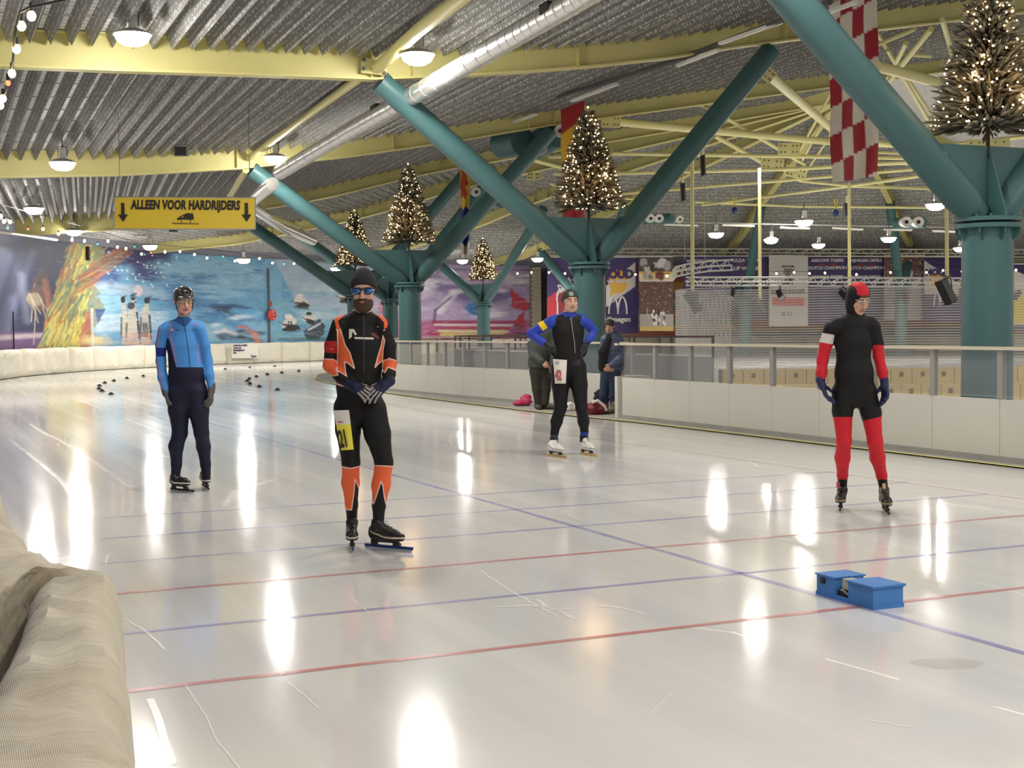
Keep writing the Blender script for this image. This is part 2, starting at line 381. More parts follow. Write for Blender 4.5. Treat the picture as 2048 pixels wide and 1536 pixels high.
# figure / ship
for pts in ([(62,.75),(70,.42),(86,.38),(96,.6),(88,.95)],[(66,.95),(74,.5),(80,.35)]): cv.line([(mx(a),my(b)) for a,b in pts], 1.2, hexc('cfc0ad'), al=.8)
cv.ell(mx(80),my(.52),9,26,hexc('6b4a4a'),al=.75,rough=.4); cv.ell(mx(68),my(.56),9,11,hexc('b0a084'),al=.8,rough=.3); cv.ell(mx(84),my(.36),6,14,hexc('453a44'),al=.8,rough=.4)
for k in range(6): cv.line([(mx(58+k*6),my(.5+.05*(k%3))),(mx(70+k*6),my(.6+.08*((k*2)%3)))],1,hexc('e8d9c4'),al=.7)
cv.line([(mx(92),my(.38)),(mx(100),my(.6)),(mx(90),my(.98))],6,hexc('c07048'),al=.6,soft=4)
# centre mural ground (blue ice scene)
cv.mixm(np.clip((cv.X-mx(150))/18,0,1), hexc('5fa3cb')); cv.blotch((5,12),.42,.6,hexc('86bbd8'),11,box=(mx(170),0,mx(560),MH,20)); cv.blotch((7,12),.55,.66,hexc('3f7fb4'),12,box=(mx(330),0,mx(540),MH,20))
cv.ell(mx(262),my(.06),52,26,hexc('352f62'),rough=.5,soft=.5); cv.ell(mx(300),my(.22),22,18,hexc('3c4a80'),rough=.5,soft=.6); cv.ell(mx(205),my(.3),34,22,hexc('3f5f9a'),rough=.6,soft=.6)
cv.ell(mx(245),my(.42),58,12,hexc('a3bdd4'),rough=.6,soft=.7,al=.8); cv.line([(mx(296),my(.50)),(mx(345),my(.52))],2.2,hexc('2a2f60'),al=.9,soft=2)
cv.blotch((10,5),.5,.65,hexc('c9dbe8'),15,box=(mx(185),my(.55),mx(330),my(.95),12),al=.7)
cv.ell(mx(278),my(.42),5,10,hexc('dcc8c8'),al=.7)
for k in range(40):
    r = random.random; cv.ell(mx(210+r()*150),my(.02+.35*r()),1.2,1.6,hexc('dfe9f2'),al=.7)
# colour feathers
RB = random.Random(3); fc = ['e4d94e','d7b33c','7fa860','3f7f78','b86a3c','9e4a3c','e6e07a','c98f3c','4f8f70']
cv.poly([(mx(165),my(0)),(mx(215),my(0)),(mx(190),my(.35)),(mx(210),my(.6)),(mx(180),my(1)),(mx(95),my(1)),(mx(112),my(.6)),(mx(130),my(.28))], hexc('8f8c4e'), al=.8, rough=7)
for k in range(800):
    f_ = RB.random(); cx = 158-55*f_+RB.uniform(-26,62)*(.45+.6*f_); cy = f_
    L_ = RB.uniform(8,26); an = RB.uniform(.95,1.45)
    cv.line([(mx(cx-L_*math.cos(an)),my(cy)+L_*math.sin(an)*.6),(mx(cx+L_*math.cos(an)),my(cy)-L_*math.sin(an)*.6)], RB.uniform(.9,2.6), hexc(RB.choice(fc if f_ < .7 else fc[:2]+fc[6:]+['e4d94e'])), al=.7, soft=1.2)
for k in range(170):
    f_ = RB.random(); x0 = 150+f_*85; y0 = .42-.36*f_+RB.uniform(-.07,.09); cv.line([(mx(x0),my(y0)),(mx(x0+34),my(y0-.10))], RB.uniform(.8,2), hexc(RB.choice(['a9573a','7a6a4a','c98848','5c7050','8d3f3a'])), al=.6, soft=1.5)
cv.poly([(mx(170),my(.66)),(mx(184),my(.62)),(mx(182),my(1)),(mx(150),my(1))],hexc('b04a50'),al=.7,rough=5); cv.ell(mx(190),my(.93),22,11,hexc('e2cf84'),al=.8,rough=.5,soft=.5)
cv.poly([(mx(190),my(.62)),(mx(212),my(.62)),(mx(196),my(.76))],hexc('34508c'),al=.9); cv.line([(mx(184),my(.62)),(mx(185),my(.98))],3,hexc('d9dde2'),al=.6)
# penguins
def penguin(x, top, wd, lean=0, dark='6a6456'):
    cv.poly([(mx(x-wd*.5),my(top+.16)),(mx(x+lean-wd*.2),my(top+.05)),(mx(x+lean+wd*.25),my(top+.05)),(mx(x+wd*.5),my(top+.18)),(mx(x+wd*.62),my(.98)),(mx(x-wd*.55),my(.98))],hexc('c9c4b0'))
    cv.line([(mx(x-wd*.52),my(top+.2)),(mx(x-wd*.6),my(.9))],2,hexc(dark)); cv.line([(mx(x+wd*.5),my(top+.18)),(mx(x+wd*.62),my(.92))],2.4,hexc('38342f'))
    cv.ell(mx(x+lean),my(top+.02),wd*.2,6,hexc('2e2b2c')); cv.line([(mx(x+lean),my(top)),(mx(x+lean+wd*.45),my(top-.02))],1.6,hexc('2e2b2c'))
penguin(250,.50,13,-3); penguin(267,.47,15,0); penguin(291,.50,17,4,'55504a'); penguin(265,.56,22,-2)
cv.poly([(mx(283),my(.75)),(mx(296),my(.75)),(mx(297),my(.9)),(mx(284),my(.9))],hexc('4a453f'),al=.85,rough=2); cv.mixm((np.abs(cv.X-mx(275))<mx(300)-mx(268))*(cv.Y>my(.86))*(cv.Y<my(.99))*.35,hexc('d9806a'))
# swirls on the right of the blue scene
cv.blotch((8,6),.5,.62,hexc('2f6fa6'),21,box=(mx(385),my(.1),mx(440),my(.6),8),al=.8)
for k, (x0,y0,x1,y1,c_,w_) in enumerate(((430,.57,500,.60,'27537f',8),(440,.6,470,.66,'2b2a48',9),(430,.78,520,.66,'cfe5f0',7),(420,.7,500,.86,'3f93c4',10),(470,.62,530,.7,'57aede',10),(440,.9,525,.88,'3d3b46',7),(445,.93,520,.97,'2a3540',6),(430,.86,470,.88,'e3d9dc',5),(478,.8,500,.86,'d0664a',4),(505,.86,515,.98,'e2855a',6))):
    cv.line([(mx(x0),my(y0)),(mx((x0+x1)/2),my((y0+y1)/2-.03)),(mx(x1),my(y1))],w_,hexc(c_),al=.8,soft=4)
cv.mixm((cv.X>mx(533))*(cv.X<mx(565))*.5,hexc('7cbbdd'))
# third panel: pale sky, sledge hockey players
cv.mixm(np.clip((cv.X-mx(548)-(cv.Y-my(0))*.28)/3,0,1)*np.clip(1-(cv.X-mx(720))/50,0,1)*np.clip((my(.75)-cv.Y)/30+.5,0,1),hexc('a9bfd6'))
cv.blotch((6,10),.5,.6,hexc('78b7cc'),31,box=(mx(540),my(.35),mx(740),MH,14),al=.8); cv.blotch((6,12),.52,.6,hexc('c2d8e4'),33,box=(mx(600),my(.3),mx(760),my(.8),14),al=.7)
def player(x, f_, s_, rot=0, hel='efe9dd'):
    cv.ell(mx(x),my(f_),8*s_,12*s_,hexc('e5ddd0'),rot=rot,soft=.2,rough=.35); cv.ell(mx(x+3*s_),my(f_)+9*s_,9*s_,8*s_,hexc('3a3638'),rot=rot,soft=.25,rough=.5)
    cv.ell(mx(x-2*s_),my(f_)-12*s_,4.6*s_,5*s_,hexc(hel),soft=.2); cv.line([(mx(x-22*s_),my(f_)-2*s_),(mx(x+18*s_),my(f_)+16*s_)],1.2,hexc('222228'),al=.8); cv.ell(mx(x-8*s_),my(f_)+3*s_,4*s_,3*s_,hexc('7a4a48'),soft=.3)
player(580,.76,1.0,.2); player(603,.5,.85,-.4); player(693,.44,.85,.4); player(620,.7,.7,.9,'3c3c44')
cv.poly([(mx(608),my(.86)),(mx(640),my(.7)),(mx(652),my(.8)),(mx(640),my(.97)),(mx(612),my(.96))],hexc('3e4a55'),rough=2); cv.line([(mx(618),my(.84)),(mx(640),my(.77))],3,hexc('dfe3e6'),al=.8)
cv.line([(mx(560),my(.95)),(mx(720),my(.96))],5,hexc('3f5f66'),al=.6,soft=3)
for k in range(2): cv.line([(mx(578+k*5),my(.74)),(mx(578+k*5),my(.79))],1.6,hexc('2b2b30'))
# fourth: purple / pink with bobsleigh curve and red shapes
f4 = np.clip((cv.X-mx(735))/14,0,1); cv.mixm(f4,hexc('b9a4cc')); cv.blotch((5,9),.45,.62,hexc('7a6ba2'),41,box=(mx(735),-20,mx(1110),my(.6),10)); cv.blotch((6,9),.5,.6,hexc('ece4ee'),43,box=(mx(740),my(.1),mx(1110),MH,10))
cv.ell(mx(852),my(.30),14,22,hexc('efe6f4'),soft=.9); cv.line([(mx(880),my(.62)),(mx(910),my(.36)),(mx(960),my(.30)),(mx(1005),my(.34))],9,hexc('e9e3ee'),al=.8,soft=5)
cv.line([(mx(868),my(.80)),(mx(872),my(.6)),(mx(905),my(.42))],3,hexc('5a3f66'),al=.7)
cv.mixm((cv.X>mx(745))*np.clip((cv.Y-my(.72))/6,0,1)*.8,hexc('b8437c'))
for k,(y0,c_,w_) in enumerate(((.75,'a82f5c',5),(.79,'efe3da',4),(.83,'c23a55',4),(.875,'f0e29a',6),(.92,'ece06a',5),(.97,'94304f',5))): cv.line([(mx(868+4*k),my(y0)),(mx(1030-6*k),my(y0+.015))],w_,hexc(c_),al=.85,soft=2)
cv.ell(mx(957),my(.56),16,20,hexc('3f86c4'),rough=.4,soft=.3); [cv.line([(mx(940+k*5),my(.66)),(mx(950+k*5),my(.48))],1.2,hexc('244a8c'),al=.6) for k in range(6)]
cv.poly([(mx(1020),my(.30)),(mx(1060),my(.52)),(mx(1055),my(.62)),(mx(1026),my(.56))],hexc('cc3a46'),rough=3); cv.poly([(mx(1046),my(.60)),(mx(1050),my(.86)),(mx(1030),my(.78))],hexc('cc3a46'),rough=3); cv.ell(mx(868),my(.9),8,5,hexc('b03050'),soft=.3)
cv.ell(mx(770),my(.56),9,16,hexc('c98fa0'),rough=.4,al=.9); cv.ell(mx(774),my(.6),6,10,hexc('9a3550'),rough=.3); cv.line([(mx(758),my(.42)),(mx(790),my(.42))],1.5,hexc('b0606a'))
cv.blotch((12,10),.55,.62,hexc('5d4468'),47,box=(mx(1030),my(.75),mx(1075),MH,6),al=.8); cv.blotch((12,10),.56,.6,hexc('8a86aa'),49,box=(mx(1025),my(.08),mx(1060),my(.3),6),al=.8)
RB = random.Random(21)
for k in range(420):
    x0 = RB.uniform(185,530); y0 = RB.uniform(.02,.97); cv.line([(mx(x0),my(y0)),(mx(x0+RB.uniform(8,34)),my(y0+RB.uniform(-.02,.02)))], RB.uniform(.8,2.4), hexc(RB.choice(['4c93c2','7fb6d8','a9d0e4','3674a8','5d8fbc','8fa9cc'])), al=.28, soft=1.5)
for k in range(260):
    x0 = RB.uniform(545,1055); y0 = RB.uniform(.02,.97); cv.line([(mx(x0),my(y0)),(mx(x0+RB.uniform(6,26)),my(y0+RB.uniform(-.02,.02)))], RB.uniform(.8,2.4), hexc(RB.choice(['9ccbd8','b8cfe2','7fa8c4'] if x0 < 730 else ['d8c6dc','a98fc0','c7b2d6','e6dbe6'])), al=.25, soft=1.5)
for k in range(900):
    x0 = RB.uniform(-55,1055); y0 = RB.uniform(.02,.97); an = RB.uniform(-.9,.9); L_ = RB.uniform(1.5,6)
    pal = ['3a4a80','56669c','7080b0','1a2347'] if x0 < 110 else (['d9c850','a9b05a','c98845','5f8a62'] if x0 < 175 else (['2f6ca0','a5cde0','5fa0cc','d5e4ee','3b4f8c'] if x0 < 545 else (['8fc4d4','c5d6e4','5f96b4','e2e6ea'] if x0 < 730 else ['e0cfe2','9078b0','f0e8f0','b06090'])))
    cv.line([(mx(x0),my(y0)),(mx(x0)+L_*math.cos(an),my(y0)+L_*math.sin(an))], RB.uniform(.6,1.6), hexc(RB.choice(pal)), al=.16 if x0 < 110 else .32, soft=.6)
cv.noise((22,90),.16,77)
sA, sB = wall_s(-60), wall_s(1062)
ws_tab = np.array([wall_s(-60+2*i) for i in range(0, 561, 8)]); wx_tab = np.arange(0, 561, 8)/561
def murfn(u, v):
    s_ = float(np.interp(u*(MW/561), wx_tab, ws_tab)); return wallpt(s_, .06, 5.08-v*(5.08-.92))
M['wallback'] = mat('wall_panel', (.20,.20,.24), .6)
mb = MB(); sl_ = np.linspace(-45, 95, 100)
for z0, z1 in ((0, 5.4),): mb.loft([[wallpt(s, 0, z0), wallpt(s, 0, z1)] for s in sl_], closed=False)
wall_left = struct(mb.build('wall_left', M['wallback']))
# printed mural as separate hanging sheets, split at the seams visible in the photo
seams = [-60, 18, 183, 537, 733, 909, 1062]
cv.a = np.clip(cv.a, 0, 1); _g = cv.a.mean(2, keepdims=True); cv.a = (cv.a*.88+_g*.12)*.84
full = cv.a.copy()
for a, b in zip(seams[:-1], seams[1:]):
    i0, i1 = int(mx(a)), int(mx(b)); c2 = Canvas(i1-i0, MH, (0,0,0), k=KM); c2.a = full[:, i0*KM:i1*KM].copy()
    printed('mural_sheet', c2, lambda u, v, i0=i0, i1=i1: murfn((i0+(i1-i0)*u)/MW, v), M['print'], wall_left)
# brick pier and dark opening at the end of the mural
def brick_piece():
    root_s = wall_s(1070); mbk = MB()
    return root_s
M['brickc'] = mat('cream_brick', (.55,.50,.38), .8, noise=.15, nscale=3); M['mortar'] = mat('mortar', (.22,.19,.15), .9)
sa, sb = wall_s(1060.5), wall_s(1080)
mb = MB(); mb.loft([[wallpt(s,.28,.6), wallpt(s,.28,5.0), wallpt(s,.05,5.0), wallpt(s,.05,.6)] for s in np.linspace(sa,sb,3)]); pier = struct(mb.build('wall_pier', M['mortar']))
nb, rows = 4, 34; bw = (sb-sa)/nb
for r in range(rows):
    for k in range(nb):
        s0 = sa+bw*(k+(.5 if r%2 else 0)); s1 = min(s0+bw*.88, sb); z0 = .75+r*.125
        if r%2 and k == nb-1: s1 = sb
        q = MB(); a_, b_ = wallpt(s0,.29,z0), wallpt(s1,.29,z0); cc = (a_+b_)/2; X = (b_-a_).normalized(); Yv = Vector((-X.y, X.x, 0))
        q.box(cc+Vector((0,0,.05)), ((b_-a_).length, .05, .098), (X, Yv, Vector((0,0,1)))); q.build('brick', M['brickc'], pier)
mb = MB(); s0, s1 = wall_s(1081), wall_s(1097); mb.loft([[wallpt(s,.1,1.9), wallpt(s,.1,4.9)] for s in (s0, s1)], closed=False); struct(mb.build('door_1', M['black']))
# lower coloured band of the wall beyond, behind the hanging banners
bw_, bh = 300, 60; cb = Canvas(bw_, bh, hexc('dcc8a4'))
cols = ['d9a050','c85f4a','e3d860','6f93b8','8a5f78','e9e2c0','79b08a','d0604a','5f86b4']
RB = random.Random(5)
for k in range(260):
    x0 = RB.uniform(-20, bw_); y0 = RB.uniform(0, bh); cb.line([(x0,y0),(x0+RB.uniform(20,80),y0+RB.uniform(-3,3))], RB.uniform(3,8), hexc(RB.choice(cols)), al=.8, soft=2)
cb.noise((8,30),.1,5)
s0, s1 = wall_s(1098), 92.0
printed('mural_sheet', cb, lambda u, v: wallpt(s0+(s1-s0)*u, .07, 5.08-v*4.16), M['print'], wall_left)

# padded mats along the foot of the wall, one thing each
M['mat_w'] = mat('mat_cover_white', (.74,.70,.58), .55, noise=.06, nscale=2, bump=.25, bscale=9)
seam_px = [-30, 35, 80, 129, 179, 231, 284, 336, 392, 448, 505, 561, 617, 673, 728, 783, 828, 873, 918, 963, 1008, 1053, 1098, 1150, 1205, 1260, 1320, 1400, 1500, 1610, 1720, 1830, 1940, 2060]
place = ['at the left frame edge, under the dark blue mural end','below the sailing ship on the mural','below the yellow feathers of the mural, left one','below the yellow feathers of the mural, right one','below the penguins, first to their left','directly below the painted penguins','first to the right of the painted penguins','left of the light blue skater, touching his sleeve','hidden behind the light blue skater','carrying the printed notice','immediately right of the printed notice','under the round red rescue sign','second right of the red rescue sign','left of the bearded skater elbow','behind the bearded skater','just left of the glazed barrier end']
for k in range(len(seam_px)-1):
    s0, s1 = wall_s(seam_px[k]), wall_s(seam_px[k+1]); nx, nz = 12, 8
    lab = 'cream padded wall mat '+(place[k] if k < len(place) else 'on the far curve, between photo positions behind the glass, number from the brick pier side')
    if k >= len(place):
        far = ['behind the third and second tree columns','right of the distant green column','left of the small tree column','right of the small tree column','left part under the pink mural end','under the red shapes of the mural','beneath the brick pier','under the purple DEVILS shield banner','behind the second Y-column','under the banner with the white M','under the dark crowd photo','behind the left edge of the net','under the CUP WINNER banner','under the white portrait banner','between the portrait and the third pole','behind the red hooded skater','under the right crowd photo','behind the fourth pole speaker','left of the thick column','behind the thick column','at the right frame edge']
        j = k-len(place); lab = 'distant white padded wall mat '+(far[j] if j < len(far) else 'seen through the hanging net')
    cx = wallpt((s0+s1)/2, .2, 0); root = thing('wall_mat', lab, 'crash mat', cx, group='padded mats along the outer wall')
    q = MB(); rr = random.Random(k); ph = rr.random()*6; g = []
    for iz in range(nz+1):
        for ix in range(nx+1):
            u, v = ix/nx, iz/nz; e = min(1, min(u, 1-u)*9)*min(1, .35+min(v, 1-v)*6)
            o_ = .10+.22*e**.5+.02*math.sin(7*u+5*v+ph)*e+.014*math.sin(17*(u-v)+ph*2)*e
            g.append(wallpt(s0+(s1-s0)*(.004+.992*u), o_, .02+.96*v+.012*math.sin(ph+5*u)*(iz == nz)))
    q.add(g, [(i*(nx+1)+j, i*(nx+1)+j+1, (i+1)*(nx+1)+j+1, (i+1)*(nx+1)+j) for i in range(nz) for j in range(nx)])
    q.build('mat_cover', M['mat_w'], root, smooth=True)
# trim strip over the mats
mb = MB(); mb.loft([[wallpt(s,.02,.90), wallpt(s,.09,.90), wallpt(s,.09,.94), wallpt(s,.02,.94)] for s in sl_]); struct(mb.build('trim_1', M['darkgrey']))
# ================================================================ ROOF FRAME
TAB = {
 'b0': ([0,15.2,19.8,23.3,30],[10.0,7.6,6.8,6.45,6.2]),
 'b1': ([0,15.2,17.6,19.8,21.8,23.3,25.6,27.7,30],[9.9,7.28,6.78,6.46,6.21,6.06,6.0,5.92,5.86]),
 'b2': ([0,14.5,17.5,20.4,23.05,26.2,30],[9.7,7.21,6.61,6.09,5.69,5.40,5.2]),
 'r':  ([0,14.8,19,23.2,25.4,29.5],[9.6,7.15,6.15,5.5,5.2,4.98])}
BEAMS = [('b0',13.1),('b1',24.2),('b2',35.3),('r',21.),('r',43.5),('r',68.),('r',87.),('r',113.),('r',136.),('r',159.)]
def bz(k, u):
    kd = BEAMS[k][0]; return float(np.interp(abs(u), TAB[kd][0], TAB[kd][1]))
def bpt(k, u, dz=0):
    kd, a = BEAMS[k]; z = bz(k, u)+dz
    return W(31.25-u, a, z) if kd != 'r' else RAD(a, u, z)
M['deck'] = None
def deck_mat():
    m_, nt, b = new_mat('roof_deck'); L = nt.links.new
    uv = N(nt, 'ShaderNodeAttribute', attribute_name='st')
    bt = N(nt, 'ShaderNodeTexBrick', offset=0.0); bt.inputs['Color1'].default_value = (.85,.84,.80,1); bt.inputs['Color2'].default_value = (.76,.75,.72,1); bt.inputs['Mortar'].default_value = (.10,.10,.095,1)
    bt.inputs['Scale'].default_value = 1; bt.inputs['Mortar Size'].default_value = .012; bt.inputs['Brick Width'].default_value = .11; bt.inputs['Row Height'].default_value = .22; bt.inputs['Mortar Smooth'].default_value = .2
    L(uv.outputs['Vector'], bt.inputs['Vector']); L(bt.outputs[0], b.inputs['Base Color']); b.inputs['Roughness'].default_value = .7; return m_
def rib_mat():
    m_, nt, b = new_mat('perforated_rib'); L = nt.links.new
    tc = N(nt, 'ShaderNodeAttribute', attribute_name='st')
    vo = N(nt, 'ShaderNodeTexVoronoi', i_Scale=11.0, i_Randomness=.35); L(tc.outputs['Vector'], vo.inputs['Vector'])
    r = N(nt, 'ShaderNodeValToRGB'); L(vo.outputs['Distance'], r.inputs[0]); r.color_ramp.elements[0].position = .22; r.color_ramp.elements[0].color = (.68,.67,.63,1); r.color_ramp.elements[1].position = .36; r.color_ramp.elements[1].color = (.25,.245,.23,1)
    L(r.outputs[0], b.inputs['Base Color']); b.inputs['Roughness'].default_value = .5; b.inputs['Specular IOR Level'].default_value = .2; return m_
M['deck'] = deck_mat(); M['rib'] = rib_mat()
def st_attr(ob, st):
    at = ob.data.attributes.new('st', 'FLOAT_VECTOR', 'POINT'); at.data.foreach_set('vector', np.array(st, float).ravel())
ceiling = thing('ceiling', '', '', (0,0,0)); del ceiling['label']; del ceiling['category']; ceiling['kind'] = 'structure'; ceiling.name = 'ceiling'; ORG['ceiling'] = Vector()
mb = MB(); sts = []
for k in range(len(BEAMS)-1):
    str_ = BEAMS[k+1][0] != 'r' or BEAMS[k][0] != 'r'
    us = np.linspace(30 if k > 0 else 31, 0, 34) if BEAMS[k+1][0] == 'r' else np.linspace(31, -30, 60)
    A = [bpt(k, u, .65) for u in us]; B = [bpt(k+1, u, .65) for u in us]; L_ = (B[5]-A[5]).length
    rows = []
    for j in range(9): rows.append([a.lerp(b, j/8) for a, b in zip(A, B)]); sts += [(u, L_*j/8+k*3, 0) for u in us]
    mb.loft(rows, closed=False)
us = np.linspace(0, 31, 30); A = [W(31.25+u, 35.3, bz(2,u)+.65) for u in us]; B = [RAD(159, u, float(np.interp(u,*TAB['r']))+.65) for u in us]; rows = []
for j in range(9): rows.append([a.lerp(b, j/8) for a, b in zip(A, B)]); sts += [(u, j*1.6+40, 0) for u in us]
mb.loft(rows, closed=False)
ob = mb.build('roof_deck', M['deck'], ceiling); st_attr(ob, sts)
# hanging V ribs
def rib(mb, sts, k, u, wd=.12, dp=.27):
    A0, A1, A2 = bpt(k, u-wd, .645), bpt(k, u+wd, .645), bpt(k, u, .645-dp)
    B0, B1, B2 = bpt(k+1, u-wd, .645), bpt(k+1, u+wd, .645), bpt(k+1, u, .645-dp)
    L_ = (B2-A2).length; e = .13/max(L_, .2)
    a = [A0.lerp(B0, e), A2.lerp(B2, e), A1.lerp(B1, e)]; b = [A0.lerp(B0, 1-e), A2.lerp(B2, 1-e), A1.lerp(B1, 1-e)]
    a[0].z = a[2].z = max(a[0].z, a[2].z); b[0].z = b[2].z = max(b[0].z, b[2].z)
    mb.add(a+b, [(0,1,4,3),(1,2,5,4),(0,2,1),(3,4,5)]); sts += [(u,0,0),(u+.3,0,0),(u+.6,0,0),(u,L_,0),(u+.3,L_,0),(u+.6,L_,0)]
cnt = 0; mbs = MB(); sst = []
for k in range(len(BEAMS)-1):
    lo = 1.5 if BEAMS[k+1][0] == 'r' else -29
    for u in np.arange(29.6, lo, -.33):
        if (k == 0 and u > 13) or (k == 1 and u > 10) or (k == 2 and u > 12) or (k == 3 and u > 14):
            if cnt < 225:
                q = MB(); s_ = []; rib(q, s_, k, u); o_ = q.build('roof_rib', M['rib'], ceiling); st_attr(o_, s_); cnt += 1; continue
        rib(mbs, sst, k, u)
o_ = stuff(mbs.build('far_roof_ribs', M['rib'], ceiling)); st_attr(o_, sst)
# thin cross rods below the deck (mesh stays) in the two near bays
mbr = MB()
for k in (0, 1, 2):
    for j in range(1, 9):
        f_ = j/9; mbr.tube([bpt(k, u, .60).lerp(bpt(k+1, u, .60), f_) for u in (30, 23.2, 19, 15)], .012, 4)
stuff(mbr.build('ceiling_rods', M['galv'], ceiling))
# I-beams
blab = ['near cream-yellow roof beam just above the top of the view','wide cream-yellow curved roof beam, the nearest one crossing the whole top','second cream-yellow roof beam, over the yellow banner, crossing behind the thick silver duct','third cream-yellow roof beam, ending behind the yellow banner','fourth cream-yellow roof beam, landing on the wall above the penguins','fifth cream-yellow roof beam, landing above the red rescue sign','sixth cream-yellow roof beam, over the smallest tree','distant cream-yellow roof beam left of the checkered flag','distant cream-yellow roof beam right of the checkered flag','distant cream-yellow roof beam near the right frame edge']
for k in range(len(BEAMS)):
    kd, a = BEAMS[k]; us = list(np.linspace(29.6 if kd == 'r' else 31, 0 if kd == 'r' else -29, 40 if kd != 'r' else 22))
    root = thing('roof_beam', blab[k], 'beam', bpt(k, us[0]), group='cream-yellow roof beams')
    ax = (W(31.25,a)-W(30.25,a)).normalized() if kd != 'r' else (RAD(a,1)-RAD(a,0)).normalized()
    pr = Vector((-ax.y, ax.x, 0)); up = Vector((0,0,1))
    def sweep(hw, z0, z1):
        q = MB(); q.loft([[bpt(k,u,z0)-pr*hw, bpt(k,u,z0)+pr*hw, bpt(k,u,z1)+pr*hw, bpt(k,u,z1)-pr*hw] for u in us]); return q
    sweep(.012, .03, .62).build('web', M['yellow'], root); sweep(.13, 0, .035).build('bottom_flange', M['yellow'], root); sweep(.13, .61, .64).build('top_flange', M['yellow'], root)
    q = MB()
    for u in (23.4, 22.6, 15.2, 14.4, 19.2):
        for s_ in (-1, 1): q.box(bpt(k,u,.32)+pr*s_*.065, (.02,.12,.56), (ax, pr, up))
    q.build('stiffener_plates', M['yellow'], root)
# tie tubes between beam joints
M['yellow2'] = mat('cream_tube', (.82,.77,.36), .45)
def tube_thing(name, label, cat, pts, r, m_, group=None, seg=12, part='tube_body'):
    root = thing(name, label, cat, pts[0], group); q = MB(); q.tube(pts, r, seg); q.build(part, m_, root, smooth=True); return root
tu = tube_thing('tie_tube', 'thick cream-yellow tube rising to the upper edge beside the nearest lamp', 'tube', [P(752,138,25.2), P(835,62,22.6), P(925,-6,20), P(1010,-80,17.5)], .115, M['yellow'], 'cream-yellow tie tubes')
q = MB(); q.prism([P(722,112,25.1),P(775,128,25.1),P(773,150,25.1),P(722,146,25.1)], (0,.03,0)); q.build('end_plate', M['yellow'], tu)
q = MB()
for x, y in ((727,119),(727,137),(746,137),(757,132),(769,146)): q = MB(); q.lathe(P(x,y,25.07), [(0,-.02),(.035,-.02),(.035,.02),(0,.02)], 8, (Vector((1,0,0)),Vector((0,0,1)),Vector((0,-1,0)))); q.build('bolt', M['darkgrey'], tu)
tu2 = tube_thing('tie_tube', 'thin cream-yellow tube from the second roof beam up behind the first, left of the duct', 'tube', [P(498,316,35.4), P(600,242,31.5), P(720,155,26.2)], .085, M['yellow'], 'cream-yellow tie tubes')
tu3 = tube_thing('tie_tube', 'short cream-yellow tube just above the right end of the yellow banner', 'tube', [P(492,340,35.6), P(455,400,41)], .085, M['yellow'], 'cream-yellow tie tubes')
tube_thing('tie_tube', 'slanting cream-yellow tube right of the yellow banner, below the silver duct', 'tube', [P(512,420,43), P(600,455,46)], .07, M['yellow'], 'cream-yellow tie tubes')

# ================================================================ Y COLUMNS
def column(k_lab, cn, ct, ax, zt_l, zt_r, r=.305, tree=True):
    """ax: outward unit vector (track side is +ax). arms reach 4.25 m out and in."""
    base = W(cn, ct); root = thing('support_column', k_lab, 'column', base, 'teal Y-shaped roof columns'); up = Vector((0,0,1)); fw = Vector((-ax.y, ax.x, 0))
    q = MB(); q.lathe(base, [(r,0),(r,2.74)], 28); q.build('shaft', M['teal'], root, smooth=True)
    q = MB(); q.lathe(base, [(r,2.66),(r+.1,2.67),(r+.1,2.72),(r,2.725)], 28); q.lathe(base, [(0,2.745),(r+.1,2.75),(r+.1,2.80),(0,2.805)], 28)
    q.build('flange', M['teal'], root, smooth=True)
    q = MB()
    for j in range(8):
        a = j*math.pi/4+.2; c, s = math.cos(a), math.sin(a); d_ = Vector((c,s,0)); q.prism([base+d_*(r-.01)+up*2.5, base+d_*(r-.01)+up*2.67, base+d_*(r+.08)+up*2.67, base+d_*(r+.08)+up*2.6], Vector((-s,c,0))*.015)
    q.build('flange_ribs', M['teal'], root)
    q = MB()
    for j in range(14):
        a = j*math.pi/7; q.lathe(base+Vector((math.cos(a),math.sin(a),0))*(r+.065)+up*2.8, [(.018,0),(.018,.03),(0,.03)], 6)
    q.build('flange_bolts', M['teal'], root)
    for s_, zt in ((1, zt_l), (-1, zt_r)):
        a = base+ax*s_*.17+up*2.82; b = base+ax*s_*4.25+up*(zt-.0); d_ = (b-a)
        q = MB(); q.tube([a, a+d_*.06, b], [.16,.215,.215], 20); q.build('arm', M['teal'], root, smooth=True)
    sl, sr = (zt_l-2.82)/4.08, (zt_r-2.82)/4.08; zt = 3.67
    xl, xr = .17+(zt-2.82)/sl, .17+(zt-2.82)/sr
    q = MB(); q.prism([base+ax*.3+up*2.82-fw*.012, base+ax*xl+up*zt-fw*.012, base-ax*xr+up*zt-fw*.012, base-ax*.3+up*2.82-fw*.012], fw*.024); q.build('gusset_plate', M['teal'], root)
    for s_ in (-1, 1):
        q = MB(); q.prism([base+fw*s_*.02+up*2.81-ax*.012, base+fw*s_*(r+.02)+up*2.81-ax*.012, base+fw*s_*.03+up*3.64-ax*.012], ax*.024); q.build('fin_plate', M['teal'], root)
    return root, base
axn = W(-1,0)
cols = []
cols.append(column('thick teal Y-column at the right frame edge, tallest in view, behind the glass', 12.1, 13.1, axn, bz(0,23.3)-.02, bz(0,14.9)))
cols.append(column('teal Y-column rising behind the skater with number 42', 12.3, 24.2, axn, 6.05, 7.22))
cols.append(column('teal Y-column immediately right of the bearded skater, in front of a thinner one', 12.5, 35.3, axn, 5.67, 7.04))
def radax(a): return (RAD(a,1)-RAD(a,0)).normalized()
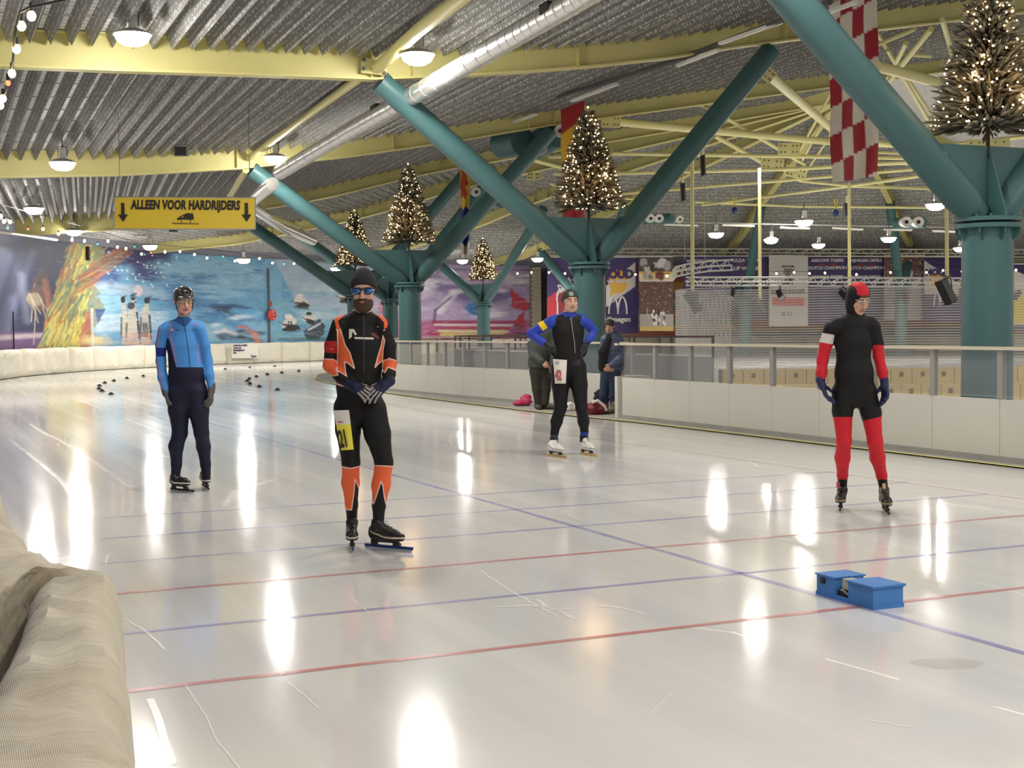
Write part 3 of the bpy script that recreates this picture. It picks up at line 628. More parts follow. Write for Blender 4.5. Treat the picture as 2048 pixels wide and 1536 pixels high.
def colrad(lab, a, r, **kw):
    n_, t_ = NT(RAD(a, r)); return column(lab, n_, t_, radax(a), float(np.interp(r+4.25,*TAB['r'])), float(np.interp(r-4.25,*TAB['r'])), **kw)
cols.append(colrad('teal Y-column mostly hidden behind the bearded skater head', 21., 17.6))
cols.append(colrad('thinner-looking teal Y-column half hidden behind the left side of the third column', 43.5, 18.0))
cols.append(colrad('slim distant teal Y-column carrying the smallest lit tree', 72., 20.0))
cols.append(colrad('far dark teal Y-column behind the number 42 skater column', 87., 19.0))
cols.append(colrad('far dark teal Y-column behind the hanging poster net, left one', 113., 19.0))
cols.append(colrad('far dark teal Y-column right of the checkered flag, low', 136., 19.0))
cols.append(colrad('far teal Y-column near the right frame edge, behind the thick column', 159., 19.0))

# ================================================================ CHRISTMAS TREES
M['needle'] = attr_mat('frosted_needles', rough=.8); M['bark'] = mat('bark', (.05,.035,.02), .9)
M['fairy'] = mat('fairy_light', (1,.85,.55), .4, emit=(1,.66,.30), estr=13)
def tree_meshes():
    r_ = random.Random(11); q = MB(); colr = []
    Ht = 2.06
    for i in range(3900):
        h = 1-(r_.random()**.62); z = .16+h*(Ht-.2); R = (.60*(1-h)**.85+.05)*(.95+.08*math.sin(h*34))
        a = r_.uniform(0, 2*math.pi); rad = R*(r_.random()**.35)
        base = Vector((math.cos(a)*rad*.62, math.sin(a)*rad*.62, z-.02)); out = Vector((math.cos(a), math.sin(a), r_.uniform(-.25,.55))).normalized()
        L_ = r_.uniform(.10,.19)*(1.15-.5*h); tip = base+out*(rad*.38+L_); wd = r_.uniform(.016,.034)
        sx = out.orthogonal().normalized(); sx = (Matrix.Rotation(r_.uniform(0,6.28), 3, out) @ sx); sy = out.cross(sx); mid = base.lerp(tip, .55)
        q.add([base, mid+sx*wd, mid+sy*wd, mid-sx*wd, mid-sy*wd, tip], [(0,1,2),(0,2,3),(0,3,4),(0,4,1),(5,2,1),(5,3,2),(5,4,3),(5,1,4)])
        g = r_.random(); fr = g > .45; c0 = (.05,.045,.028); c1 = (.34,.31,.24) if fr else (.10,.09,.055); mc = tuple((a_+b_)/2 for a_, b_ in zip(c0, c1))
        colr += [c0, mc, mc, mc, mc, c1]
    tr = MB(); tr.tube([(0,0,-.22),(0,0,.3),(0,0,Ht-.15)], [.022,.03,.008], 8)
    li = MB()
    for i in range(400):
        h = 1-(r_.random()**.55); h = min(h, .99); z = .14+h*(Ht-.12); R = (.62*(1-h)**.85+.055); a = r_.uniform(0, 2*math.pi); rd = R*r_.uniform(.86,1.08)
        li.sphere((math.cos(a)*rd, math.sin(a)*rd, z), r_.uniform(.011,.016), 4, 3)
    li.sphere((0,0,Ht+.02), .02, 6, 4)
    return q, colr, tr, li
tlab = ['big lit Christmas tree on the column at the right frame edge','lit Christmas tree on the column behind the number 42 skater, before the striped flag','lit Christmas tree on the column right above the bearded skater, right of him','lit Christmas tree partly behind a teal arm, left of the next tree','smallest, farthest lit Christmas tree, left of the number 42 skater']
tg = 'lit Christmas trees on the columns'
t0 = thing('christmas_tree', tlab[0], 'Christmas tree', (0,0,0), tg)
q, colr, tr, li = tree_meshes()
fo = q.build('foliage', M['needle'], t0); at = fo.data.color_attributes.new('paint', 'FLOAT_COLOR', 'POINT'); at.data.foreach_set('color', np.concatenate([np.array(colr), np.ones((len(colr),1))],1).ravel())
stuff(fo); tr.build('trunk', M['bark'], t0); stuff(li.build('fairy_lights', M['fairy'], t0))
tz = 3.74
tpos = [cols[0][1], cols[1][1], cols[2][1], cols[3][1], cols[5][1]]
t0.location = tpos[0]+Vector((0,0,tz))
for p_ in tpos:
    l = bpy.data.lights.new('tree_glow', 'POINT'); l.energy = 8; l.color = (1,.62,.30); l.shadow_soft_size = .25; o = bpy.data.objects.new('tree_glow', l); C.objects.link(o); o.location = p_+Vector((0,-.75,tz+.6))
for i in range(1, 5): dup(t0, tpos[i]+Vector((0,0,tz)), i*1.3, tlab[i], tg, scale=(1,1,1) if i != 2 else (1.03,1.03,1.08))

# ================================================================ SILVER DUCT, CABLE TRAY
dpts = [P(1290,-84,17.6), P(1150,2,19.7), P(1010,84,22.1), P(820,195,25.5), P(700,262,28.6), P(560,345,33)]
root = thing('ventilation_duct', 'long silver ventilation duct crossing the upper middle diagonally', 'duct', dpts[0])
q = MB(); q.tube(dpts, .165, 20); q.build('duct_run', M['silver'], root, smooth=True)
q = MB()
for f_ in np.linspace(0, 1, 44):
    i = min(int(f_*5), 4); p = dpts[i].lerp(dpts[i+1], f_*5-i); d_ = (dpts[i+1]-dpts[i]).normalized(); q = MB(); q.tube([p-d_*.012, p+d_*.012], .173, 16); q.build('duct_seam', M['silver'], root, smooth=True)
for px, py, Y in ((1095,16,20.3),(957,103,23),(752,217,27),(680,268,29),(618,303,31)):
    q = MB(); q.box(P(px,py,Y), (.26,.14,.14), ((dpts[3]-dpts[2]).normalized(), Vector((0,0,1)).cross((dpts[3]-dpts[2]).normalized()).normalized(), Vector((0,0,1)))); q.build('duct_clamp', M['rubber'], root)
d2 = [P(545,368,34), P(520,388,36), P(498,408,40), P(560,452,47), P(626,482,52)]
root = thing('ventilation_duct', 'far bent silver duct section behind the right end of the yellow banner', 'duct', d2[0]); q = MB(); q.tube(d2, .165, 16); q.build('duct_run', M['silver'], root, smooth=True)
tr_ = [P(1660,4,23), P(1570,38,24.4), P(1348,122,29), P(1087,203,36), P(905,277,44)]
root = thing('cable_tray', 'dark grey overhead cable tray running diagonally past the striped flag', 'cable tray', tr_[0])
q = MB(); q.tube(tr_, .055, 6); q.build('tray_run', M['darkgrey'], root)
q = MB()
for (x0,y0,x1,y1,Ya,Yb) in ((1649,28,1712,4,23.4,22.6),(1440,87,1562,44,26.6,24.6),(1355,131,1437,100,28.7,27),(1144,202,1234,168,34,31.7),(1003,252,1072,229,39.5,37)):
    a, b = P(x0,y0,Ya), P(x1,y1,Yb); o_ = MB(); d_ = (b-a).normalized(); sd = d_.cross(Vector((0,0,1))).normalized(); o_.box((a+b)/2, ((b-a).length,.09,.055), (d_, sd, sd.cross(d_))); o_.build('strip_light', M['tube_light'], root)
q = MB()
for x, y, Y in ((1283,150,30.5),(1282,45,30.5),(1133,190,34.8),(1087,205,36),(1350,120,29)): q = MB(); q.tube([P(x,y,Y), P(x,y,Y)+Vector((0,0,1.0))], .012, 5); q.build('tray_hanger', M['darkgrey'], root)
# ================================================================ LAMPS
def lamp_proto(label):
    r = thing('bell_lamp', label, 'lamp', (0,0,0), 'hanging bell lamps')
    q = MB(); q.lathe((0,0,0), [(.295,0),(.28,.025),(.2,.07),(.1,.10),(.06,.105)], 24); q.build('reflector', M['lampshell'], r, smooth=True)
    q = MB(); q.lathe((0,0,0), [(.275,.01),(.27,-.03),(.235,-.10),(.15,-.155),(0,-.175)], 24); q.build('lamp_lens', M['lampglow'], r, smooth=True)
    q = MB(); q.box((.02,0,.21), (.13,.13,.22)); q.build('ballast_box', M['white'], r)
    q = MB(); q.tube([(0,0,.36),(0,0,.62)], .014, 6); q.tube([(-.1,0,.14),(-.1,0,.36),(.1,0,.36),(.1,0,.14)], .01, 5); q.build('hanger', M['darkgrey'], r)
    return r
M['lampshell'] = mat('lamp_reflector', (.55,.54,.52), .35, metal=.5)
LP = [(265,70,21.8,'round bell lamp burning brightest at top left, under the first roof beam'),(835,110,23.6,'glaring bell lamp below the thick yellow tube, top centre'),(125,326,31.0,'bell lamp at the left in front of the second roof beam'),
 (550,315,34.2,'bell lamp above the right end of the yellow banner, beside the duct'),(68,417,41,'bell lamp near the left edge, above the colored light string'),(148,462,49,'bell lamp above the painted ship and feathers'),
 (300,492,56,'bell lamp over the painted penguins, below the banner left end'),(487,519,58,'bell lamp glaring among the bulbs left of the round red rescue sign'),(673,536,64,'tiny bell lamp just left of the bearded skater hat'),
 (1432,467,50,'bell lamp in the inner hall, left of the second yellow pole'),(1542,479,55,'bell lamp just right of the second yellow pole'),(1637,489,60,'small bell lamp left of the third yellow pole'),
 (1608,442,43,'larger bell lamp between second and third yellow poles'),(1777,476,52,'bell lamp between the third and fourth yellow poles'),(1871,409,40,'large bell lamp left of the fourth yellow pole, below the checkered flag level'),(1920,496,60,'bell lamp touching the thick column left edge'),
 (1075,517,66,'tiny bell lamp right of the smallest lit tree'),(925,521,70,'tiny bell lamp left of the smallest lit tree')]
proto = None
def add_light(p, pw, r=.26):
    l = bpy.data.lights.new('lamp_or_fill_light', 'AREA'); l.shape = 'DISK'; l.size = r*2; l.energy = pw; l.color = (1,.93,.84); l.spread = math.radians(165)
    o = bpy.data.objects.new('lamp_or_fill_light', l); C.objects.link(o); o.location = p; return o
for i, (x, y, Y, lab) in enumerate(LP):
    p = P(x, y, Y)
    if proto is None: proto = lamp_proto(lab); proto.location = p
    else: dup(proto, p, 0, lab, 'hanging bell lamps')
    add_light(p-Vector((0,0,.19)), LAMP_W)
# lamp rows outside the view, plus fill lights added to brighten the inner hall
for n_, t_ in ((3,12),(8,12),(3,2),(8,2),(6,-8),(14,6),(20,16),(20,30),(28,24),(28,10),(24,48),(32,46),(40,42),(34,54),(45,50),(26,54),(40,30)):
    add_light(W(n_, t_, 6.3), LAMP_W)
# ================================================================ BARRIER
M['glass'] = None
def glass_mat(name, tint, dens, rough=.03):
    m_, nt, b = new_mat(name); nt.nodes.remove(b); out = nt.nodes['Material Output']; L = nt.links.new
    tr = N(nt,'ShaderNodeBsdfTransparent'); tr.inputs[0].default_value = (*tint,1); gl = N(nt,'ShaderNodeBsdfGlossy'); gl.inputs['Roughness'].default_value = rough; df = N(nt,'ShaderNodeBsdfDiffuse'); df.inputs[0].default_value = (.75,.75,.7,1)
    fr = N(nt,'ShaderNodeFresnel'); m1 = N(nt,'ShaderNodeMixShader'); m2 = N(nt,'ShaderNodeMixShader'); m2.inputs[0].default_value = dens
    mn = N(nt,'ShaderNodeMath',operation='MULTIPLY'); mn.inputs[1].default_value = .3; L(fr.outputs[0], mn.inputs[0])
    L(tr.outputs[0], m2.inputs[1]); L(df.outputs[0], m2.inputs[2]); L(mn.outputs[0], m1.inputs[0]); L(m2.outputs[0], m1.inputs[1]); L(gl.outputs[0], m1.inputs[2]); L(m1.outputs[0], out.inputs[0]); return m_
M['glass'] = glass_mat('clear_panel', (.97,.97,.965), .04)
def barrier(label, poly, spans, zb, zt, name='rink_barrier', post=.075):
    """poly: list of (n,t); spans: number of bays per segment"""
    root = thing(name, label, 'barrier', W(*poly[0])); up = Vector((0,0,1)); pp = []
    for (a, b), k in zip(zip(poly[:-1], poly[1:]), spans):
        A, B = W(*a), W(*b)
        for j in range(k): pp.append((A.lerp(B, j/k), A.lerp(B, (j+1)/k)))
    for a, b in pp:
        d_ = (b-a).normalized(); s_ = Vector((d_.y, -d_.x, 0))  # inward-out side
        q = MB(); q.box((a+b)/2+up*(zb/2+.03), ((b-a).length-.006,.05,zb-.06), (d_, s_, up)); q.build('board_panel', M['board'], root)
        q = MB(); q.box((a+b)/2+up*((zb+zt)/2), ((b-a).length-post,.012,zt-zb-.03), (d_, s_, up)); q.build('glass_pane', M['glass'], root)
        q = MB(); q.box(a+up*((zb+zt)/2), (post,.06,zt-zb), (d_, s_, up)); q.build('post', M['grey'], root)
    q = MB(); pts = [pp[0][0]]+[b for a, b in pp]
    secs = []
    for i, p in enumerate(pts):
        d_ = (pts[min(i+1,len(pts)-1)]-pts[max(i-1,0)]).normalized(); s_ = Vector((d_.y, -d_.x, 0)); secs.append([p+s_*.06+up*(zt-.035), p+s_*.06+up*zt, p-s_*.06+up*zt, p-s_*.06+up*(zt-.035)])
    q.loft(secs); q.build('top_rail', M['brass_rail'], root)
    q = MB(); q.loft([[p+up*.01-W(.05,0), p+up*.075-W(.05,0), p+up*.075+W(.05,0), p+up*.01+W(.05,0)] for p in pts]); q.build('kick_strip', M['concrete'], root)
    return root
barrier('white rink barrier with glass top running along the right side', [(10.86,4.0),(10.86,20.15)], [15], .69, 1.26)
barrier('white glazed barrier set back behind the number 42 skater', [(11.45,20.9),(11.5,24),(11.15,28),(10.95,32),(11.1,35.5),(11.5,38.5),(12.7,41.8),(15,45),(20,48)], [3,4,4,3,3,3,3,4], .69, 1.26)
q = MB(); a = thing('barrier_return', 'short white wall piece beside the spectator in jeans, where the barrier steps back', 'barrier', W(11.1,20.5)); q.box(W(11.15,20.35,.35), (.64,.1,.7), (W(1,0),W(0,1),Vector((0,0,1)))); q.build('return_panel', M['board'], a)
q = MB(); q.box(W(11.45,20.62,.35), (.05,.55,.7), (W(1,0),W(0,1),Vector((0,0,1)))); q.build('return_panel', M['board'], a)
q = MB(); q.box(W(11.15,20.35,1.235), (.64,.12,.035), (W(1,0),W(0,1),Vector((0,0,1)))); q.build('return_rail', M['brass_rail'], a)
# hockey boards inside
M['hboard'] = mat('grey_rink_board', (.30,.30,.285), .5, noise=.06, nscale=1)
root = thing('hockey_boards', 'grey hockey boards with white rails seen through the glass', 'barrier', W(14.5,6)); up = Vector((0,0,1))
hp = [(14.5,23.2),(14.5,36)]+[(14.5+6-6*math.cos(a),36+6*math.sin(a)) for a in np.linspace(.3,1.57,5)]+[(23,42)]
segs = []
for a, b in zip(hp[:-1], hp[1:]):
    A, B = W(*a), W(*b); k = max(1, int(round((B-A).length/1.6)))
    segs += [(A.lerp(B, j/k), A.lerp(B, (j+1)/k)) for j in range(k)]
for i, (A, B) in enumerate(segs):
    d_ = (B-A).normalized(); s_ = Vector((d_.y,-d_.x,0)); q = MB(); q.box((A+B)/2+up*.48, ((B-A).length-.02,.06,.88), (d_,s_,up)); q.build('hockey_panel', M['hboard'], root)
    q = MB(); q.box(A+up*1.12, (.04,.04,.42), (d_,s_,up)); q.build('hockey_post', M['darkgrey'], root)
q = MB(); pts = [segs[0][0]]+[b for a, b in segs]; q.loft([[p+up*z+W(o_,0) for o_, z in ((-.03,1.30),(-.03,1.34),(.03,1.34),(.03,1.30))] for p in pts]); q.build('dark_rail', mat('dark_red_rail', (.10,.035,.03), .5), root)
q = MB(); q.loft([[p+up*z+W(o_,0) for o_, z in ((-.04,.92),(-.04,.96),(.04,.96),(.04,.92))] for p in pts]); q.build('white_cap', M['white'], root)
# ================================================================ YELLOW BANNER
def text_mesh(body, size, name, m_, parent, loc, X, Y, bold=0, xs=1, thick=.002, align='CENTER', shear=0, space=1):
    cu = bpy.data.curves.new(name, 'FONT'); cu.body = body; cu.size = size; cu.offset = bold; cu.align_x = align; cu.align_y = 'CENTER'; cu.shear = shear; cu.extrude = thick; cu.resolution_u = 3; cu.space_character = space; cu.space_line = .85
    o = bpy.data.objects.new(name, cu); C.objects.link(o)
    me = bpy.data.meshes.new_from_object(o.evaluated_get(bpy.context.evaluated_depsgraph_get())); bpy.data.objects.remove(o)
    Z = Vector(X).cross(Vector(Y)); mt = Matrix((Vector(X)*xs, Vector(Y), Z)).transposed().to_4x4(); mt.translation = Vector(loc)-(ORG.get(parent.name, Vector()) if parent else Vector())
    me.transform(mt); me.materials.clear(); me.materials.append(m_); ob = bpy.data.objects.new(name, me); C.objects.link(ob)
    if parent: ob.parent = parent; ORG[ob.name] = ORG.get(parent.name, Vector())
    return ob
YS = 29.4
c0, c1, c2, c3 = P(230,394,YS), P(510,396,YS), P(510,458,YS), P(229,458,YS)
root = thing('sign_banner', 'yellow hanging banner reading ALLEEN VOOR HARDRIJDERS with two arrows', 'sign', (c0+c1+c2+c3)/4)
M['signy'] = mat('banner_yellow', (.76,.55,.035), .5, noise=.06, nscale=1.5); M['ink'] = mat('print_black', (.02,.016,.012), .6); M['brownink'] = mat('print_brown', (.22,.13,.03), .6)
q = MB(); q.prism([c0,c1,c2,c3], (0,.03,0)); q.build('banner_sheet', M['signy'], root)
q = MB()
for a, b in ((c0,c1),(c1,c2),(c2,c3),(c3,c0)): q.tube([a+Vector((0,.015,0)), b+Vector((0,.015,0))], .018, 6)
q.build('banner_frame', M['grey'], root)
for x in (240,500): q = MB(); q.tube([P(x,394,YS), P(x,394,YS)+Vector((0,0,2.1))], .006, 4); q.build('hanging_wire', M['darkgrey'], root)
fx, fz = Vector((1,0,0)), Vector((0,0,1)); fr_ = Vector((0,-.012,0))
Xs = (c1-c0).normalized(); Zs = (c0-c3).normalized()
text_mesh('ALLEEN VOOR HARDRIJDERS', .262, 'lettering', M['ink'], root, P(371,411,YS)+fr_, Xs, fz, bold=.013, xs=.655, shear=.12, space=1.04)
def arrow(px):
    q = MB(); c = P(px,424,YS)+fr_; s = YS/2757
    q.prism([c+Vector((x*s,0,-y*s)) for x, y in ((-3.4,-18),(3.4,-18),(3.4,5),(10,5),(0,20),(-10,5),(-3.4,5))], (0,-.003,0)); q.build('arrow', M['ink'], root)
arrow(246); arrow(493)
s = YS/2757; c = P(371,436,YS)+fr_
q = MB(); q.prism([c+Vector((x*s,0,-y*s)) for x, y in ((-17,1),(-10,-3),(-3,-7),(6,-10),(9,-8),(14,-9.5),(16,-6),(17,3),(10,4),(-4,3),(-16,4))], (0,-.003,0)); q.build('skate_drawing', M['ink'], root)
q = MB(); q.prism([c+Vector((x*s,0,-y*s)) for x, y in ((-27,9),(27,11),(27,13),(-24,12),(-27,10.5))], (0,-.003,0)); q.prism([c+Vector((x*s,0,-y*s)) for x, y in ((-9,3),(-7,3),(-7,10),(-9,10))], (0,-.003,0)); q.prism([c+Vector((x*s,0,-y*s)) for x, y in ((9,4),(11,4),(11,11),(9,11))], (0,-.003,0)); q.build('blade_drawing', M['brownink'], root)
q = MB()
for k_, yy in enumerate((-4,-1)): q.prism([c+Vector((x*s,-.004,-y*s)) for x, y in ((-12+k_*4,yy),(-8+k_*4,yy-2.5),(-7+k_*4,yy-1.5),(-11+k_*4,yy+1))], (0,-.002,0))
q.build('drawing_highlight', M['signy'], root)
# ================================================================ FLAGS
def flag(name, label, corners, Y, cv, wave=.05, n_w=3):
    (x0,y0),(x1,y1),(x2,y2),(x3,y3) = corners
    root = thing(name, label, 'flag', P((x0+x1)/2,(y0+y1)/2,Y))
    def fn(u, v):
        a = P(x0+(x1-x0)*u, y0+(y1-y0)*u, Y); b = P(x3+(x2-x3)*u, y3+(y2-y3)*u, Y); p = a.lerp(b, v); p.y += wave*math.sin(u*math.pi*n_w+v*3)*(.3+v); p.x += .012*math.sin(v*14+u*3); return p
    printed('flag_cloth', cv, fn, M['print'], root)
    q = MB(); q.tube([P(x0,y0,Y), P(x1,y1,Y)], .014, 6); q.build('flag_rod', M['galv'], root); return root
c_ = Canvas(32, 120, hexc('e3dccd')); RB = random.Random(2)
for i in range(4):
    for j in range(7):
        if (i+j) % 2 == 1: c_.poly([(i*8,j*18-6+(3-i)*2.4),(i*8+8,j*18-6+(2-i)*2.4),(i*8+8,j*18+12+(2-i)*2.4),(i*8,j*18+12+(3-i)*2.4)], hexc('a32430'))
c_.noise((14,3),.08,4)
flag('hanging_flag', 'red and white checkered flag hanging behind the thick teal arm', [(1656,-14),(1755,-34),(1755,352),(1664,366)], 27.5, c_)
c_ = Canvas(24, 100, hexc('a4232b')); c_.poly([(0,24),(24,16),(24,66),(0,66)],hexc('dfb02c')); c_.poly([(0,50),(24,46),(24,72),(0,72)],hexc('1d2a6e')); c_.poly([(0,76),(24,72),(24,86),(0,92)],hexc('dfb02c')); c_.noise((10,3),.08,6)
flag('hanging_flag', 'red, yellow and blue striped flag hanging behind the second lit tree', [(1121,219),(1169,199),(1169,438),(1125,438)], 38, c_)
c_ = Canvas(16, 120, hexc('dcb84a')); RB = random.Random(9)
for k in range(7): c_.line([(RB.uniform(1,13),RB.uniform(2,10)),(RB.uniform(2,14),RB.uniform(30,52))], 3, hexc('a8342a'))
c_.poly([(0,60),(5,66),(9,60),(16,64),(16,80),(9,76),(4,84),(0,80)],hexc('26348c')); c_.poly([(0,80),(4,84),(9,76),(16,80),(16,120),(0,120)],hexc('ded6cc')); c_.poly([(0,92),(6,96),(16,90),(16,104),(8,110),(0,102)],hexc('26348c'))
flag('hanging_flag', 'narrow twisted yellow, red, blue and white flag in the centre', [(919,312),(940,318),(938,508),(922,512)], 45, c_, wave=.12)

# ================================================================ INNER DOME TRUSS
root = thing('roof_truss', 'web of cream-yellow tubes and bolted plates under the inner roof', 'truss', P(1640,290,46))
TT = [((1222,243,40),(1665,284,45),.115),((1665,284,45),(1850,292,43),.10),((1536,148,31),(1668,262,45),.12),((1225,307,45),(1860,317,45),.062),((1230,347,48),(1590,338,46),.062),((1590,338,46),(1860,322,44),.062),
 ((1235,388,52),(1580,360,48),.055),((1580,360,48),(1860,336,46),.05),((1405,410,60),(1700,372,50),.06),((1700,372,50),(1940,338,46),.06),((1390,404,60),(1600,413,62),.06),((1600,413,62),(1960,416,60),.06),
 ((1445,232,42),(1560,300,45),.06),((1430,272,48),(1530,328,50),.08),((1560,300,45),(1610,330,46),.055),((1560,335,48),(1600,362,50),.045),((1600,362,50),(1700,372,50),.05),((1700,372,50),(1880,378,54),.06),
 ((1664,182,42),(1600,300,45),.05),((1655,225,44),(1605,320,47),.045),((1600,362,50),(1655,280,48),.04),((1752,132,30),(1900,172,34),.125),((1775,100,33),(1868,260,38),.05),((1885,40,30),(1905,110,33),.06),((1862,58,31),(1780,160,35),.07),
 ((1812,86,32),(1790,130,34),.06),((1800,108,33),(1860,112,35),.05),((1755,170,36),(1780,150,35),.05),((1830,58,31),(1730,100,32),.05),((1752,64,33),(1870,240,38),.05),((1780,180,40),(1740,240,42),.045),((1905,110,33),(2048,128,33),.06),
 ((1915,160,34),(2060,250,38),.08),((1900,290,42),(2060,272,40),.06),((1300,402,62),(1230,395,60),.05),((1100,368,55),(1160,385,58),.05),((1065,320,50),(1160,345,52),.07),((1100,313,50),(1225,307,45),.08),((1110,347,54),(1230,347,48),.07),((1755,285,43),(1860,300,43),.09),
 ((1755,305,47),(1950,312,46),.045),((1755,325,47),(1950,335,46),.045)]
for a, b, r_ in TT: q = MB(); q.tube([P(*a), P(*b)], r_, 10); q.build('truss_tube', M['yellow2'], root, smooth=True)
def gplate(px, py, Y, w_, h_, rot=0):
    c = P(px,py,Y); s = Y/2757; q = MB(); cs, sn = math.cos(rot), math.sin(rot)
    f_ = lambda x, y: c+Vector(((x*cs-y*sn)*s, 0, -(x*sn+y*cs)*s))
    q.prism([f_(-w_/2,-h_/2), f_(w_/2,-h_/2), f_(w_/2,h_/2), f_(-w_/2,h_/2)], (0,.04,0)); g = q.build('gusset', M['yellow2'], root)
    q = MB()
    for i in (-.36,-.18,.18,.36):
        for j in (-.25,.25): q.lathe(f_(i*w_,j*h_)+Vector((0,-.01,0)), [(0,-.015),(1.7*s,-.015),(1.7*s,.015),(0,.015)], 6, (Vector((1,0,0)),Vector((0,0,1)),Vector((0,-1,0))))
    q.build('bolt_heads', M['bolt'], g)
M['bolt'] = mat('olive_bolt', (.16,.14,.05), .6)  # bolt heads in dark olive, darker than the cream plates
for g_ in ((1222,243,39.9,38,24,.03),(1538,150,30.8,22,26,.7),(1578,298,44.8,44,24,0),(1545,328,46.8,46,24,.1),(1592,345,47.6,44,22,.25),(1408,205,43,26,22,.4),(1975,292,40,90,28,-.02),(1068,352,52,28,14,0),(1668,268,44.5,20,30,0),(1870,375,53,26,14,0)): gplate(*g_)
# poles with hanging speakers
def speaker_body(root, c, w_, h_, d_, tilt, front=-1):
    q = MB(); ax = (Vector((math.cos(.5),math.sin(.5),0)), Vector((-math.sin(.5)*math.cos(tilt*0),math.cos(.5),0)), Vector((0,0,1)))
    R_ = Matrix.Rotation(tilt, 3, Vector((0,1,0))); ax = tuple(R_@a for a in ax); q.box(c, (w_,d_,h_), ax); cab = q.build('cabinet', M['black'], root)
    q = MB(); q.box(c-ax[1]*(d_/2+.006), (w_*.86,.012,h_*.92), ax); q.build('grille', M['darkgrey'], root)
    q = MB(); q.tube([c+Vector((-w_*.1,0,h_*.52)), c+Vector((w_*.5,0,h_*.5)), c+Vector((w_*.62,0,0))], .015, 5); q.build('bracket', M['black'], root)
PL = [(1384,318,586,34,(1393,625),'first'),(1519,336,598,36,(1518,612),'second'),(1698,366,572,38,None,'third'),(1893,402,552,31,(1893,583),'fourth')]
for px, y0, y1, Y, sp, nm in PL:
    rt = thing('hanging_pole', 'vertical yellow pole hanging from the inner ring, %s from the left' % nm, 'pole', P(px,y1,Y), 'yellow hanging poles'); q = MB(); q.tube([P(px,y0,Y), P(px+1,y1,Y)], .045, 8); q.build('pole_tube', M['yellow2'], rt, smooth=True)
    q = MB(); q.box(P(px,y1,Y), (.2,.06,.05)); q.build('end_clamp', M['darkgrey'], rt)
for px, py, Y, w_, h_, lab in ((1386,604,34,.17,.56,'black slanted loudspeaker on the first yellow pole'),(1518,613,36,.13,.50,'narrow black loudspeaker on the second yellow pole'),(1892,583,31,.22,.58,'large black loudspeaker on the fourth yellow pole, left of the thick column')):
    rt = thing('loudspeaker', lab, 'speaker', P(px,py,Y)); speaker_body(rt, P(px,py,Y), w_, h_, .2, -.55 if w_ < .2 else -.45)
for px, y0, y1, Y, lab in ((1407,296,350,41,'black slim hanging loudspeaker right of the large teal arm, upper one'),(1367,352,400,44,'black slim hanging loudspeaker touching the large teal arm, lower one'),(1694,392,430,46,'black slim hanging loudspeaker below the checkered flag')):
    rt = thing('loudspeaker', lab, 'speaker', P(px,(y0+y1)/2,Y)); s = Y/2757; a = P(px,y0+16,Y)
    q = MB(); q.prism([P(px-5,y0+14,Y),P(px+3,y0+12,Y),P(px+5,y1,Y),P(px-3,y1+3,Y)], (0,.25,0)); q.build('cabinet', M['black'], rt); q = MB(); q.tube([P(px,y0,Y),P(px-1,y0+14,Y)], .03, 6); q.build('sling', M['yellow2'], rt)
    q = MB(); q.tube([P(px+3,y0+13,Y), P(px+2,520,Y)], .007, 4); q.build('cable', M['grey'], rt)
for px, py, lab in ((1469,415,'blue ball target on a yellow strap between the first and second poles'),(1672,420,'blue ball target on a yellow strap left of the third pole')):
    rt = thing('hanging_ball', lab, 'ball', P(px,py,56)); q = MB(); q.sphere(P(px,py+6,56), .12, 12, 8, (1,1,1.2)); q.build('ball', mat('blue_ball', (.01,.03,.16), .5), rt, smooth=True)
    q = MB(); q.tube([P(px-3,py-22,56),P(px,py,56),P(px+3,py-22,56)], .035, 6); q.build('strap', mat('yellow_strap', (.7,.55,.05), .5), rt)
# black ceiling boxes
for px, py, Y, w_, lab in ((621,58,25,.30,'black box hanging below the ceiling at the top, left of the silver duct'),(363,303,33,.28,'black box hanging before the second roof beam'),(347,458,48,.26,'small black box under the yellow banner')):
    rt = thing('ceiling_speaker', lab, 'speaker', P(px,py,Y)); q = MB(); q.box(P(px,py,Y), (w_,.2,w_*.75)); q.build('cabinet', M['black'], rt)
    q = MB(); q.tube([P(px-12,py-9,Y),P(px-12,py-14,Y),P(px+12,py-14,Y),P(px+12,py-9,Y)], .008, 4); q.tube([P(px+8,py-14,Y),P(px+12,py-38,Y)], .006, 4); q.build('bracket', M['darkgrey'], rt)
# teal nozzle air units
def nozzle_unit(label, segs, balls, Y):
    rt = thing('air_unit', label, 'ventilation unit', P(*segs[0][0:2],Y))
    for x0,y0,x1,y1,r_ in segs: q = MB(); q.tube([P(x0,y0,Y),P(x1,y1,Y-.8)], r_, 18); q.build('air_housing', M['teal'], rt, smooth=True)
    for x, y, r_ in balls:
        q = MB(); c = P(x,y,Y-1.0); q.lathe(c, [(r_*.35,.02),(r_,.06),(r_*1.05,-.02),(r_*.8,-.22)], 16, (Vector((1,0,0)),Vector((0,0,1)),Vector((.3,-.95,0)))); nz = q.build('air_nozzle', M['white'], rt, smooth=True)
        q = MB(); q.disc(c+Vector((.02,-.05,0)), r_*.36, (.3,-1,0), 12); q.build('nozzle_throat', M['black'], nz)
nozzle_unit('teal ventilation unit with white nozzles left of the striped flag', [(1072,292,1112,268,.40),(1003,288,1045,282,.42)], [(1120,262,.17),(1084,300,.14)], 40)
nozzle_unit('teal ventilation unit with white nozzles behind the crossing teal arms', [(985,402,1002,402,.25)], [(952,384,.16),(994,388,.2),(1012,402,.16)], 50)
nozzle_unit('row of two white round nozzles left of the thick column', [(1790,446,1850,446,.2)], [(1812,444,.19),(1836,444,.19)], 52)
